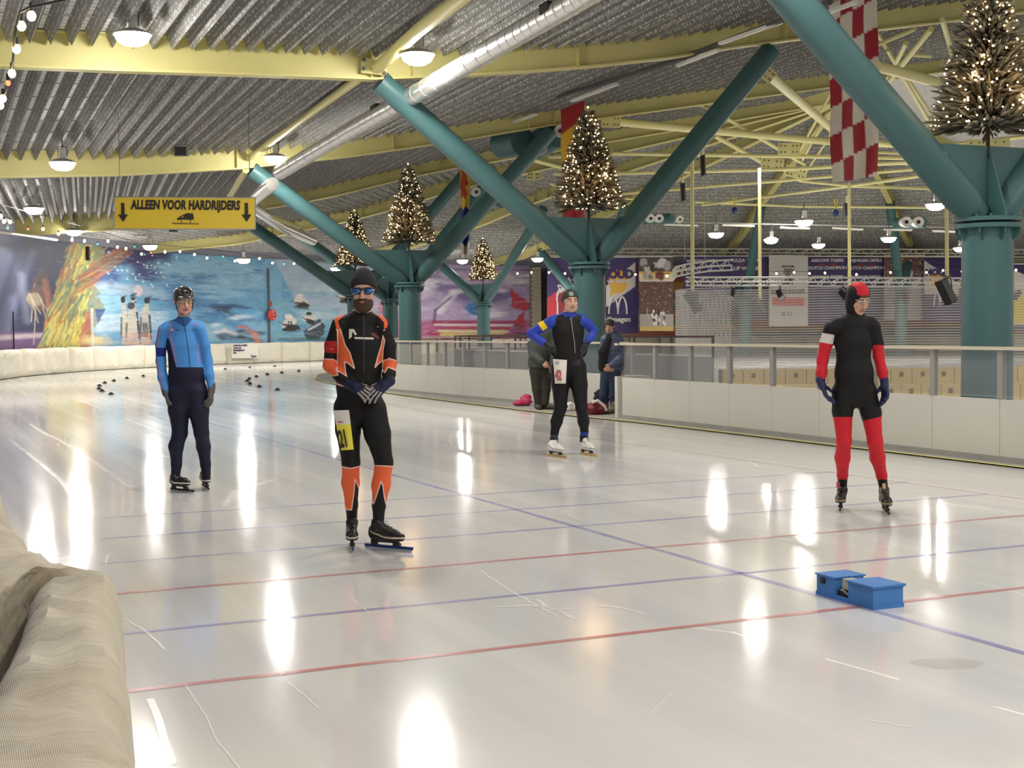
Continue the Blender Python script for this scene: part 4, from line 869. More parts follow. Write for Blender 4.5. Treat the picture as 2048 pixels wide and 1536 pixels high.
nozzle_unit('white round nozzles right of the second lit tree', [(1290,440,1345,436,.2)], [(1301,437,.17),(1318,437,.17),(1359,439,.14)], 56)
# strip lights in the inner hall
r0 = None; SL = [(1329,449,1396,451,'first'),(1445,450,1509,452,'second'),(1560,455,1620,457,'third'),(1665,456,1726,459,'fourth'),(1768,459,1824,460,'fifth'),(1865,462,1916,464,'sixth')]
rt = thing('light_rail', 'thin grey rail with white strip lights across the inner hall', 'light rail', P(1250,436,56)); q = MB(); q.tube([P(1275,441,56),P(1420,446,56),P(1560,449,56),P(1925,455,54)], .03, 6); q.build('rail_tube', M['grey'], rt)
for x0,y0,x1,y1,nm in SL:
    q = MB(); q.tube([P(x0,y0,56),P(x1,y1,56)], .045, 6); q.build('strip_light', M['tube_light'], rt)

# ================================================================ LATTICE TRUSSES
def lattice(label, pts, w_, name='lattice_truss', step=.5, m_=None, rr=.022, kids=True):
    root = thing(name, label, 'truss', pts[0]); m_ = m_ or M['white']; up = Vector((0,0,1))
    q = MB()
    for o_ in (0, 1): q.tube([p+up*(o_*w_) for p in pts], rr, 6)
    q.tube([p+up*w_*.5+Vector((0,w_*.8,0)) for p in pts], rr, 6); q.build('chord_tubes', m_, root)
    q = MB()
    for a, b in zip(pts[:-1], pts[1:]):
        k = max(1, int((b-a).length/step))
        for j in range(k):
            u, v = a.lerp(b, j/k), a.lerp(b, (j+1)/k); mm = u.lerp(v, .5)
            q.tube([u, mm+up*w_, v], rr*.6, 4, cap=False); q.tube([u+Vector((0,w_*.8,w_*.5)), mm+up*w_], rr*.5, 4, cap=False)
    stuff(q.build('lattice_bars', m_, root)); return root
M['truss_w'] = mat('white_truss', (.82,.81,.77), .4)
lattice('long pale lattice truss carrying the purple banners', [P(1072,511,72),P(1500,512,71),P(2060,514,68)], .36, step=.8, rr=.035, m_=mat('cream_truss', (.66,.63,.50), .5))
Yn = 33.0
lattice('straight white lattice truss holding the net and spotlights, right part', [P(1372,571,Yn+1),P(1640,572,Yn),P(2060,575,Yn-2)], .20, step=.30, m_=M['truss_w'])
lattice('curved white lattice truss at the left end of the net', [P(1346,560,Yn+1),P(1352,553,Yn+.2),P(1375,548,Yn-.6),P(1420,542,Yn-1.2),P(1466,540,Yn-1.6)], .23, step=.28, m_=M['truss_w'])
# net curtain
def net_mat():
    m_, nt, b = new_mat('net_mesh'); L = nt.links.new; b.inputs['Base Color'].default_value = (.95,.93,.88,1); b.inputs['Roughness'].default_value = .6
    at = N(nt, 'ShaderNodeAttribute', attribute_name='st'); sp = N(nt,'ShaderNodeSeparateXYZ'); L(at.outputs['Vector'], sp.inputs[0])
    sn = N(nt,'ShaderNodeMath',operation='SINE'); mu = N(nt,'ShaderNodeMath',operation='MULTIPLY'); mu.inputs[1].default_value = 52; L(sp.outputs[0], mu.inputs[0]); L(mu.outputs[0], sn.inputs[0])
    am = N(nt,'ShaderNodeMath',operation='MULTIPLY'); L(sn.outputs[0], am.inputs[0]); L(sp.outputs[2], am.inputs[1])
    ad = N(nt,'ShaderNodeMath',operation='ADD'); L(sp.outputs[1], ad.inputs[0]); L(am.outputs[0], ad.inputs[1])
    fr = N(nt,'ShaderNodeMath',operation='MULTIPLY'); fr.inputs[1].default_value = 105; L(ad.outputs[0], fr.inputs[0]); s2 = N(nt,'ShaderNodeMath',operation='SINE'); L(fr.outputs[0], s2.inputs[0])
    mr = N(nt,'ShaderNodeMapRange'); mr.inputs[1].default_value = -.4; mr.inputs[2].default_value = .7; mr.inputs[3].default_value = .15; mr.inputs[4].default_value = .68; L(s2.outputs[0], mr.inputs[0]); L(mr.outputs[0], b.inputs['Alpha']); return m_
M['net'] = net_mat()
rt = thing('hanging_net', 'white wavy see-through net hanging from the white trusses', 'net', P(1500,700,Yn))
path = [P(1460,0,Yn-1.5),P(1420,0,Yn-1.2),P(1380,0,Yn-.6),P(1356,0,Yn+.2),P(1347,0,Yn+1.2),P(1375,0,Yn+1.7),P(1420,0,Yn+1.4),P(1640,0,Yn),P(1800,0,Yn-.8),P(2060,0,Yn-2)]
mb = MB(); sts = []; L_ = 0; g = []; fine = []
for a, b in zip(path[:-1], path[1:]):
    for j in range(10): fine.append(a.lerp(b, j/10))
fine.append(path[-1]); rows = 10; pr = None; st = []
for i, p in enumerate(fine):
    if pr is not None: L_ += math.hypot(p.x-pr.x, p.y-pr.y)
    pr = p; wv = .013 if i < 70 else .0
    if 60 < i < 72: wv = .013*(72-i)/12
    for j in range(rows+1): z = .1+j/rows*2.33; g.append((p.x+.01*math.sin(L_*5), p.y+.03*math.sin(L_*7), z)); st.append((L_, z, wv))
mb.add(g, [(i*(rows+1)+j, (i+1)*(rows+1)+j, (i+1)*(rows+1)+j+1, i*(rows+1)+j+1) for i in range(len(fine)-1) for j in range(rows)])
ob = stuff(mb.build('net_cloth', M['net'], rt)); st_attr(ob, st)
# theatre spotlights
def spot_proto(lab):
    r = thing('spotlight', lab, 'spotlight', (0,0,0), 'spotlights on the white truss'); R_ = Matrix.Rotation(.5, 3, 'Y') @ Matrix.Rotation(-.5, 3, 'X')
    q = MB(); ax = tuple(R_@v for v in (Vector((1,0,0)),Vector((0,1,0)),Vector((0,0,1)))); q.lathe((0,0,-.18), [(0,.13),(.06,.12),(.075,.02),(.075,-.08),(.095,-.12)], 16, ax); q.build('lamp_can', M['black'], r, smooth=True)
    q = MB(); q.disc(Vector((0,0,-.18))+ax[2]*(-.115), .088, ax[2]*-1, 16); q.build('lens', mat('spot_lens', (.5,.5,.48), .2), r)
    q = MB(); q.tube([(-.1,0,-.18),(-.1,0,-.02),(.1,0,-.02),(.1,0,-.18)], .01, 5); q.tube([(0,0,-.02),(0,0,.03)], .014, 5); q.build('yoke', M['black'], r); return r
pr = None
for i, (px, lab) in enumerate(((1462,'black spotlight on the white truss between the first and second poles'),(1560,'black spotlight in front of the white portrait poster'),(1686,'black spotlight on the white truss just behind the red hooded skater'),(1808,'black spotlight on the white truss right of the red hooded skater'),(1928,'black spotlight at the left edge of the thick column'),(2034,'black spotlight at the right of the thick column'))):
    p = P(px,574,Yn-.3)
    if pr is None: pr = spot_proto(lab); pr.location = p; pr.rotation_euler = (0,0,.3)
    else: dup(pr, p, .3+i*.9, lab, 'spotlights on the white truss')

# ================================================================ HANGING BANNERS
def banner(label, x0, x1, y0, y1, Y, cv, texts=()):
    rt = thing('hanging_banner', label, 'banner', P((x0+x1)/2,(y0+y1)/2,Y)); a, b, c, d_ = P(x0,y0,Y), P(x1,y0,Y), P(x1,y1,Y), P(x0,y1,Y)
    printed('banner_print', cv, lambda u, v: a.lerp(b,u).lerp(d_.lerp(c,u), v), M['print'], rt)
    q = MB(); q.tube([a, b], .03, 6); q.build('top_rod', M['white'], rt)
    for (body, px, py, size, bold, xs, m_) in texts: text_mesh(body, size, 'lettering', m_, rt, P(px,py,Y-.03), fx, fz, bold=bold, xs=xs, thick=.004)
    return rt
PUR = hexc('3e2f68'); M['tw'] = mat('print_white', (.72,.70,.72), .6); M['tp'] = mat('print_purple', (.05,.025,.14), .6); M['tg'] = mat('print_gold', (.62,.38,.06), .6); M['tred'] = mat('print_red', (.42,.05,.05), .6)
YB = 71.0; s = YB/2757
c_ = Canvas(93, 82, PUR); c_.poly([(0,42),(22,34),(30,50),(30,62),(0,76)], hexc('b9333c')); sh = [(20,38),(26,32),(34,31),(45,20),(56,31),(64,32),(70,38),(68,64),(62,76),(45,84),(28,76),(22,64)]
c_.poly([(x-1,y) for x,y in sh], hexc('dcd6d6')); c_.poly([((x-45)*.88+44,(y-54)*.88+54) for x,y in sh], hexc('8e2c38')); c_.noise((6,6),.05,3)
bn = banner('purple banner with the red DEVILS shield, left of the second column', 1094, 1187, 514, 678, YB, c_)
for k, ch in enumerate('DEVILS'):
    a = (-.5+k/5)*.75; text_mesh(ch, .56, 'lettering', M['tw'], bn, P(1140+ (k-2.5)*7.4, 579-7*math.cos(a*1.9)+4, YB-.03), Vector((math.cos(a),0,-math.sin(a))), Vector((math.sin(a),0,math.cos(a))), bold=.03, xs=.5, thick=.004)
text_mesh('NIJMEGEN', .14, 'lettering', M['tw'], bn, P(1141,560,YB-.03), fx, fz, thick=.004)
c_ = Canvas(68, 82, PUR); c_.poly([(0,32),(62,6),(62,32),(0,55)], hexc('d4ccc8')); c_.ell(26,27,20,13,hexc('e3b04a'),soft=.05); c_.poly([(10,36),(22,38),(8,44)],hexc('e3b04a'))
bn = banner('purple banner with white slanted panel and large white M, right of second column', 1212, 1277, 514, 666, YB-1, c_, [('HOUD',1234,549,.58,.035,.95,M['tp']),('van lekker',1237,562,.30,.008,.9,M['tw'])])
q = MB(); arch = lambda cx: [P(cx+9*math.cos(t_), 628-34*math.sin(t_), YB-1.06) for t_ in np.linspace(0, math.pi, 15)]
q.tube(arch(1227), .05, 6); q.tube(arch(1245), .05, 6); q.build('emblem_m', M['tw'], bn)
text_mesh('Nijmegen', .36, 'lettering', M['tw'], bn, P(1234,639,YB-1.06), fx, fz, bold=.015, xs=1.0, thick=.004)
def crowd(w_, h, base, seed, pal, n_=500, sz=2.2):
    c_ = Canvas(w_, h, hexc(base)); r = random.Random(seed)
    for k in range(n_): c_.ell(r.uniform(0,w_), r.uniform(0,h), r.uniform(.6,sz), r.uniform(.6,sz*1.2), hexc(r.choice(pal)), soft=.5, al=.85)
    return c_
c_ = Canvas(72, 40, hexc('4b4545')); c_.mixm((c_.Y > 26)*1., hexc('dcd0b0')); c_.mixm((np.abs(c_.Y-27) < 2)*1., hexc('cfae4a'))
for (x,y,a_,b_,cc) in ((10,10,9,7,'a9a6a8'),(20,22,8,7,'c6c0bd'),(34,14,11,5,'bab6b6'),(50,12,12,8,'d2cecd'),(46,32,10,8,'7a4038'),(14,31,6,8,'aaa39c'),(60,16,8,9,'a8a4a6'),(24,34,6,5,'8c8680'),(28,18,5,9,'3a3638')): c_.ell(x,y,a_,b_,hexc(cc),soft=.25,rough=.5)
banner('hockey action photo banner above the crowd picture', 1278, 1346, 513, 562, YB-1.6, c_)
c_ = crowd(70, 84, '5a4038', 5, ['7a5a48','3e2c2c','a58068','c9a890','8a3b32','4a4a3a','2f3038','b06a50'], 420, 1.7); c_.mixm((c_.Y > 56)*.75, hexc('b6b2a8')); c_.mixm((c_.Y > 77)*.9, hexc('c9b060')); r = random.Random(4)
for k in range(26): x, y = 26+r.random()*30, 50+r.random()*24; c_.ell(x,y,2.6,3.2,hexc(r.choice(['2e2a38','e2dcd8','e2dcd8','3a3848'])),soft=.3)
c_.line([(16,48),(16,58)],1,hexc('cfcac4'))
banner('dark crowd photo banner left of the white net', 1280, 1347, 562, 662, YB-2.2, c_)
c_ = Canvas(40, 44, PUR); banner('purple results banner behind the curved truss', 1367, 1440, 512, 640, YB, Canvas(73,64,PUR), [('NIJMEGEN TIGERS',1404,522,.20,.006,1,M['tw'])])
banner('purple results banner with CUP WINNER lines', 1440, 1537, 512, 640, YB, Canvas(97,64,PUR), [('FULDA TIGERS',1492,521,.24,.008,1,M['tw']),('1995 - 1996',1492,529,.2,.004,1,M['tred']),('CUP WINNER',1492,537,.26,.01,1,M['tw']),('FULDA TIGERS',1492,559,.22,.006,1,M['tw'])])
c_ = Canvas(78, 140, hexc('cdc9c3')); c_.mixm((c_.Y > 84)*(c_.Y < 100)*(np.abs(c_.X-39) < 32), hexc('c8484a'))
c_.ell(39,44,13,8,hexc('d8d5d0'),soft=.1); c_.poly([(27,20),(51,20),(52,24),(26,24)],hexc('6a6866')); c_.ell(38,31,9.5,12.5,hexc('8d8a87'),soft=.15); c_.ell(38,20,10.5,6,hexc('c5c2be'),soft=.1); c_.line([(27,22),(49,22)],2.5,hexc('3a3838')); c_.line([(33,29),(36,29)],1.4,hexc('3a3838')); c_.line([(40,29),(43,29)],1.4,hexc('3a3838')); c_.line([(35,37),(41,37)],1.2,hexc('504c4a')); c_.ell(38,52,20,8,hexc('55524f'),soft=.3)
c_.ell(49,33,3,9,hexc('6a6764'),soft=.5); c_.ell(38,33,1.5,3.5,hexc('6e6b69'),soft=.5)
banner('white portrait banner of a capped player with a red bar', 1538, 1616, 511, 652, YB-.5, c_, [('BERTELINAGEL',1577,584,.29,.010,.92,M['ink']),('# 11',1574,628,.30,.004,1,M['darkgrey'])])
banner('purple results banner between the portrait and the third pole', 1616, 1694, 512, 646, YB, Canvas(78,67,PUR), [('ARROWS TIGERS',1655,521,.22,.008,1,M['tw']),('1996 - 1997',1655,530,.2,.004,1,M['tred']),('DUTCH CHAMPION',1655,536,.22,.008,1,M['tw']),('ARROWS TIGERS',1655,554,.22,.006,1,M['tw'])])
banner('purple results banner right of the third pole', 1696, 1768, 512, 646, YB, Canvas(72,67,PUR), [('NIJMEGEN DEVILS',1732,521,.22,.008,.95,M['tw']),('2009 - 2010',1732,530,.2,.004,1,M['tred']),('DUTCH CHAMPION',1732,536,.22,.008,.95,M['tw']),('NIJMEGEN DEVILS',1732,554,.2,.006,.95,M['tw'])])
c_ = crowd(78, 130, '6a4a40', 8, ['d8cabc','a87a60','8a4a3c','4a3030','e2d6ca','c09a80','503838'], 330, 2.6); c_.mixm((c_.Y > 44)*(c_.Y < 130)*.9, hexc('a89aa8')); c_.ell(34,62,9,34,hexc('b5483f'),soft=.2); c_.ell(52,60,8,26,hexc('8a86a0'),soft=.2); c_.ell(50,36,10,10,hexc('c9c4ce'),soft=.2)
banner('crowd photo banner right of the red hooded skater', 1768, 1846, 511, 640, YB-.4, c_)
c_ = Canvas(86, 80, PUR); c_.poly([(2,6),(70,34),(70,48),(2,48)], hexc('cfc8c6')); c_.ell(28,32,18,10,hexc('e3b04a'),soft=.05); c_.ell(78,34,7,10,hexc('b5343c'),soft=.1)
bn = banner('purple banner with white slanted panel behind the fourth pole', 1847, 1934, 512, 642, YB-.8, c_, [('HOUD',1876,545,.42,.03,1,M['tp'])])
q = MB(); ar = lambda cx: [P(cx+6*math.cos(t_), 614-28*math.sin(t_), YB-.86) for t_ in np.linspace(0, math.pi, 13)]; q.tube(ar(1874), .04, 6); q.tube(ar(1886), .04, 6); q.build('emblem_m', M['tw'], bn)
c_ = Canvas(70, 80, hexc('d9cfcb')); c_.poly([(0,0),(70,0),(70,20),(0,8)],PUR); c_.ell(20,60,26,26,hexc('e0c53f'),soft=.3); c_.ell(50,30,12,26,hexc('a4555c'),soft=.3); banner('yellow and purple banner right of the thick column', 2026, 2070, 528, 650, YB-4, c_)

# ================================================================ STRING LIGHTS
def string_lights(label, cord, bulbs, Yf):
    rt = thing('string_lights', label, 'string lights', P(*cord[0]))
    q = MB(); q.tube([P(*c) for c in cord], .012, 5); q.build('cord', M['black'], rt)
    base = None; near = Yf < 20
    for i, b in enumerate(bulbs):
        x, y, Y = b[:3]; kind = b[3] if len(b) > 3 else 'w'; m_ = {'w':M['bulb'],'r':M['bulbr'],'g':M['bulbg']}[kind]
        q = MB(); c = P(x,y,Y); r_ = (.8 if near else 1)*{'w':.050,'r':.034,'g':.030}[kind]; q.sphere(c, r_, 10, 7, (1,1,1.15)); bu = q.build('bulb', m_, rt, smooth=True)
        q = MB(); q.tube([c+Vector((0,0,r_*.9)), c+Vector((0,0,r_+.07))], .018, 6); q.build('socket', M['black'], bu)
string_lights('black cord with warm bulbs hanging down the upper left edge', [(128,0,11),(60,14,11.5),(40,24,12),(30,70,12.5),(26,120,13.5),(20,160,15),(4,205,16),(-20,240,17)], [(63,32,12),(43,52,12.3),(33,98,13),(24,147,14.2),(16,166,14.6,'r'),(6,197,15.7),(1,211,16)], 12)
Yw = 46
xs_ = [(2,432,38),(8,443,39),(20,444,40),(15,456,41,'g'),(56,458,44,'r'),(86,458,45),(117,468,47),(144,480,49),(169,482,50),(195,488,51,'g'),(216,482,52),(235,494,53),(252,497,53),(269,493,54,'g'),(283,508,55),(302,505,55,'r'),(330,504,56),(360,503,57),(389,509,58),(414,516,59),(446,513,60,'g'),(470,522,61),(498,522,61),(519,517,62),(545,526,62),(568,528,63,'g'),(588,527,63),(614,529,64,'r'),(668,533,66),(868,543,70),(893,540,71),(946,546,72),(1035,547,73),(1063,545,73),(1098,545,70),(1130,547,70),(1271,549,69),(1334,552,69)]
string_lights('long string of warm and coloured bulbs along the top of the mural', [(-10,405,34),(60,425,42),(150,448,48),(280,486,54),(400,497,58),(520,510,62),(640,525,66),(760,535,69),(900,538,71),(1060,541,73),(1340,547,69)], xs_, Yw)
string_lights('string of warm bulbs before the banners of the inner hall', [(1540,543,66),(1700,543,66),(1930,540,66),(2060,536,64)], [(1553,547,66),(1588,545,66),(1619,547,66),(1650,546,66),(1713,549,66),(1781,545,66),(1853,545,66),(1886,541,66),(1924,543,66),(2032,540,64)], 66)

# ================================================================ RESCUE SIGN, POST, SMALL FIXTURES ON THE WALL
p0 = P(536,612,66.2)
s0 = wall_s(536); wp = wallpt(s0, .2, 0)
rt = thing('fire_hose_reel', 'round red hose reel sign on a dark pipe before the blue mural', 'hose reel', wp); sW = wp.y/2757
q = MB(); q.tube([wallpt(s0,.16,.95), wallpt(s0,.16,4.6)], .05, 8); q.build('dark_pipe', M['darkgrey'], rt)
q = MB(); cz = 1.5+(664-630)*sW; c = wallpt(s0,.34,cz); nrm = (wallpt(s0,1,0)-wallpt(s0,0,0)).normalized(); tx = Vector((0,0,1)).cross(nrm); q.lathe(c, [(0,-.1),(.24,-.1),(.27,-.05),(.27,.04),(.22,.07),(0,.075)], 24, (tx, Vector((0,0,1)), nrm)); q.build('red_disc', mat('red_paint', (.50,.03,.025), .4), rt, smooth=True)
text_mesh('7', .18, 'lettering', M['tw'], rt, c+nrm*.085+Vector((0,0,.14)), -tx if tx.x < 0 else tx, fz, thick=.004); q = MB(); q.box(c+nrm*.08, (.16,.04,.02)); q.box(c+nrm*.08+Vector((0,0,-.17)), (.12,.05,.02)); q.build('white_marks', M['tw'], rt)
q = MB(); q.box(wallpt(s0,.25,cz+.55), (.16,.05,.24)); q.build('small_red_box', mat('red_box', (.35,.06,.05), .5), rt)
s1_ = wall_s(175)
for i, px in enumerate((22,176)):
    s0 = wall_s(px); rt = thing('mural_post', 'thin dark post on the mural, '+('near the left frame edge' if i == 0 else 'left of the yellow feathers seam'), 'post', wallpt(s0,.12,.95)); q = MB()
    if i == 0: q.tube([wallpt(s0,.12,.95), wallpt(s0,.12,2.3)], .025, 6)
    else: q.tube([wallpt(s0,.12,4.45), wallpt(s0,.12,5.0)], .10, 8)
    q.build('post_tube', M['black'], rt)
rt = thing('wall_strip_light', 'pale strip light along the wall top at the left frame edge', 'strip light', P(50,470,46)); q = MB(); q.tube([P(-10,463,45.4),P(22,467,46),P(114,480,49.5)], .045, 6); q.build('light_body', M['tube_light'], rt)
# notice on the mat
sa, sb = wall_s(449), wall_s(504)
rt = thing('notice_sheet', 'white printed notice hung on the padded mats right of the light blue skater', 'notice', wallpt((sa+sb)/2,.4,0)); q = MB(); A, B = wallpt(sa,.46,.0), wallpt(sb,.46,0)
q.add([A+Vector((0,0,.28)),B+Vector((0,0,.24)),B+Vector((0,0,.96)),A+Vector((0,0,.98))], [(0,1,2,3)]); q.build('notice_cloth', mat('notice_white', (.76,.73,.64), .6), rt)
X_ = (B-A).normalized(); nn = Vector((X_.y,-X_.x,0))
text_mesh('Is snelheid niet de veiligheid,\nvraag een op de\nbaanbewegingsklassers\nzitten.', .135, 'lettering', M['tp'], rt, A.lerp(B,.05)+Vector((0,0,.71))+nn*.03, X_, fz, align='LEFT', thick=.003, xs=.62, bold=.003)
text_mesh('Triavium', .14, 'lettering', M['tp'], rt, A.lerp(B,.80)+Vector((0,0,.34))+nn*.03, X_, fz, thick=.003, xs=.8, bold=.004)

# ================================================================ TRACK MARKERS ON THE ICE
mk = None; ML = [(978,1204),(866,1218),(778,1236),(715,1251),(679,1270),(676,1291),(697,1307),(758,1328),(1537,1156),(1705,1144),(1876,1137),(2040,1168),(1923,1180),(1825,1192),(1750,1207),(1702,1222),(1686,1239),(1706,1256),(1769,1276),(1894,1298)]
desc = ['first arc, far end','first arc, second from its far end','first arc, third from its far end','first arc, fourth from its far end','first arc, leftmost but one','leftmost of the first arc','first arc, just nearer than the leftmost','nearest of the first arc','farthest-left lone marker before the notice','lone marker right below the notice','lone marker right of the notice','second arc, far end','second arc, second from its far end','second arc, third from its far end','second arc, fourth from its far end','second arc, fifth from its far end','leftmost of the second arc','second arc, just nearer than the leftmost','second arc, second nearest','nearest of the second arc']
for (x, y), ds in zip(ML, desc):
    p = G(x/3.413, 400+y/3.413); lab = 'small black rubber lane marker on the ice, '+ds
    if mk is None:
        mk = thing('lane_marker', lab, 'marker', p, 'black lane markers'); q = MB(); q.lathe((0,0,0), [(.055,0),(.055,.03),(.03,.055),(0,.06)], 10); b_ = q.build('marker_body', M['rubber'], mk, local=True); q = MB(); q.lathe((0,0,0), [(.09,0),(.09,.008),(.05,.012)], 10); q.build('marker_base', M['rubber'], mk, local=True)
    else: dup(mk, p, 0, lab)

# ================================================================ TIMING BLOCK
M['blue'] = mat('blue_wood_paint', (.045,.19,.50), .5, noise=.14, nscale=9, bump=.15, bscale=30); M['blued'] = mat('blue_edge', (.02,.09,.27), .6)
O = W(4.635, 5.85); rt = thing('timing_box', 'blue wooden timing box with two blocks on the blue lane line, lower right', 'box', O)
ax3 = (W(1,0), W(0,1), Vector((0,0,1)))
def tb(n0, n1, t0, t1, z0, z1, name, m_, par=rt):
    q = MB(); q.box(O+W((n0+n1)/2,(t0+t1)/2,(z0+z1)/2), (n1-n0, t1-t0, z1-z0), ax3); return q.build(name, m_, par)
tb(0,.205,0,.50,0,.022,'base_board',M['blue'])
fb = tb(.004,.201,.004,.215,.022,.112,'front_block',M['blue']); tb(-.004,.212,-.006,.222,.114,.126,'front_lid',M['blue'],rt); tb(.001,.207,.0,.218,.110,.114,'lid_gap',M['blued'],rt)
bb = tb(.004,.201,.335,.496,.022,.112,'rear_block',M['blue']); tb(-.004,.212,.327,.502,.114,.122,'rear_lid',M['blue'],rt)
tb(-.004,.004,.42,.455,.07,.102,'socket_hole',M['black'],rt)
tb(.03,.10,.222,.30,.062,.118,'sensor_unit',mat('beige_sensor',(.42,.38,.30),.5),rt); tb(.10,.16,.22,.30,.05,.115,'blue_spacer',M['blued'],rt); tb(.025,.10,.215,.335,.022,.05,'cable_bundle',M['black'],rt)
q = MB(); q.tube([O+W(.03,.22,.03),O+W(.02,.29,.06),O+W(.05,.36,.03),O+W(.06,.42,.05)], .006, 6); q.build('cable', M['grey'], rt, smooth=True)

# ================================================================ FOREGROUND MATS
def fabric_mat():
    m_, nt, b = new_mat('woven_mat_cover'); L = nt.links.new; tc = N(nt,'ShaderNodeTexCoord'); mp = N(nt,'ShaderNodeMapping'); mp.inputs['Rotation'].default_value=(0,0,-TH); L(tc.outputs['Object'],mp.inputs[0])
    nz = N(nt,'ShaderNodeTexNoise',i_Scale=5.0,i_Detail=4.0); L(mp.outputs[0],nz.inputs['Vector']); r = N(nt,'ShaderNodeValToRGB'); L(nz.outputs['Fac'],r.inputs[0])
    r.color_ramp.elements[0].position=.3; r.color_ramp.elements[0].color=(.42,.365,.265,1); r.color_ramp.elements[1].position=.7; r.color_ramp.elements[1].color=(.52,.465,.36,1); L(r.outputs[0],b.inputs['Base Color'])
    wv = N(nt,'ShaderNodeTexWave',i_Scale=130.0); wv.bands_direction='X'; wv.inputs['Distortion'].default_value=.6; L(mp.outputs[0],wv.inputs['Vector']); b1 = N(nt,'ShaderNodeBump',i_Strength=.28,i_Distance=.004); L(wv.outputs['Fac'],b1.inputs['Height'])
    ms = N(nt,'ShaderNodeMapping'); ms.inputs['Scale'].default_value=(2.2,12,6); L(mp.outputs[0],ms.inputs[0]); n2 = N(nt,'ShaderNodeTexNoise',i_Scale=1.5,i_Detail=3.0,i_Distortion=.8); L(ms.outputs[0],n2.inputs['Vector']); b2 = N(nt,'ShaderNodeBump',i_Strength=.7,i_Distance=.03); L(n2.outputs['Fac'],b2.inputs['Height']); L(b1.outputs[0],b2.inputs['Normal']); L(b2.outputs[0],b.inputs['Normal'])
    b.inputs['Roughness'].default_value=.62; b.inputs['Sheen Weight'].default_value=.2; return m_
M['fabric'] = fabric_mat()
from mathutils import noise as mn
def near_mat(label, edge, back, top, seed, nu=60):
    """edge/back: lists of world xy points along the ice-side / wall-side top edge, near -> far"""
    rt = thing('near_mat', label, 'crash mat', Vector((edge[0][0], edge[0][1], 0)), 'padded mats by the camera')
    E_, B_ = [Vector((x,y,0)) for x,y in edge], [Vector((x,y,0)) for x,y in back]
    def at(L, u):
        f_ = u*(len(L)-1); i = min(int(f_), len(L)-2); return L[i].lerp(L[i+1], f_-i)
    prof = [(1.0,-1.0),(1.03,-.5),(1.03,-.15),(1.0,-.06),(.93,-.015),(.82,.012),(.65,.02),(.48,.012),(.3,.016),(.16,.0),(.06,-.03),(0,-.12),(-.01,-.5),(0,-1.0)]
    secs = []
    for i in range(nu+1):
        u = i/nu; a, b = at(E_, u), at(B_, u); e = min(1, min(u, 1-u)*14); row = []
        for k, (s_, dz) in enumerate(prof):
            c = (b.lerp(a, .5)); p = b.lerp(a, s_*(.94+.06*e)+.03*(1-e)) ; z = top+dz*top if dz < -.3 else top+dz-(1-e)*.035
            w1 = mn.noise(Vector((u*9+seed, s_*1.6, seed*3)))*.018+mn.noise(Vector((u*22+seed, s_*3, seed)))*.006
            cr = -.008*max(0, math.sin(u*38+s_*3.2+seed+2*mn.noise(Vector((u*6,s_*2,seed)))))**8
            if dz > -.3: z += (w1+cr)*1.0
            n_ = (a-b).normalized(); p = p+n_*(w1*.5 if dz > -.6 else 0); row.append(Vector((p.x, p.y, max(z, 0.0))))
        secs.append(row)
    q = MB(); q.loft(secs); ob = q.build('mat_cover', M['fabric'], rt, smooth=True)
    return rt
def E2(px, py, z): g = G(px, py, z); return (g.x, g.y)
zt = 1.0
e1 = [E2(310,1760,zt),E2(290,1600,zt),E2(270,1480,zt),E2(254,1350,zt),E2(245,1260,zt),E2(243,1200,zt),E2(236,1150,zt)]
b1 = [E2(-430,1760,zt),E2(-250,1600,zt),E2(-120,1480,zt),E2(-30,1350,zt),E2(22,1260,zt),E2(44,1200,zt),E2(58,1146,zt)]
near_mat('large creased cream mat in the lower left corner, nearest the camera', e1, b1, zt, 3)
e2 = [E2(232,1142,zt+.0),E2(130,1128,zt),E2(88,1096,zt),E2(40,1062,zt),E2(14,1035,zt)]
b2 = [E2(50,1155,zt),E2(-40,1190,zt),E2(-100,1150,zt),E2(-130,1110,zt),E2(-150,1080,zt)]
near_mat('bunched cream mat cover behind the nearest mat, at the left edge', e2, b2, zt, 8, 30)
e3 = [E2(20,1030,zt+.03),E2(14,990,zt+.03),E2(2,950,zt+.03),E2(-40,900,zt+.03),E2(-70,860,zt)]
b3 = [E2(-200,1060,zt),E2(-190,1000,zt),E2(-190,950,zt),E2(-200,900,zt),E2(-210,860,zt)]
near_mat('third cream mat, barely inside the left frame edge', e3, b3, zt+.03, 14, 24)
# ================================================================ INNER HALL THINGS SEEN THROUGH NET AND GLASS
M['tan'] = mat('straw_wood', (.84,.67,.30), .6, noise=.1, nscale=4)
for row, (Yr, zt_, lab) in enumerate(((27.5,.62,'farthest tan bench row behind the net'),(25.5,.38,'middle tan bench row behind the net'),(23.5,.16,'nearest tan bench row behind the net'))):
    rt = thing('tribune_bench', lab, 'bench', P(1700,700,Yr), 'tan bench rows in the inner hall'); x0, x1 = P(1440+row*40,700,Yr).x, P(2110,700,Yr).x; k = 16
    for j in range(k):
        q = MB(); xa = x0+(x1-x0)*j/k; w_ = (x1-x0)/k; q.box((xa+w_/2, Yr, zt_/2+.04), (w_*.97,.5,zt_)); q.build('bench_block', M['tan'], rt)
        q = MB(); q.box((xa+w_/2, Yr-.26, zt_-.08), (.07,.01,.09)); q.build('hand_hole', mat('hole', (.25,.19,.1), .8) if j == 0 and row == 0 else bpy.data.materials['hole'], rt)
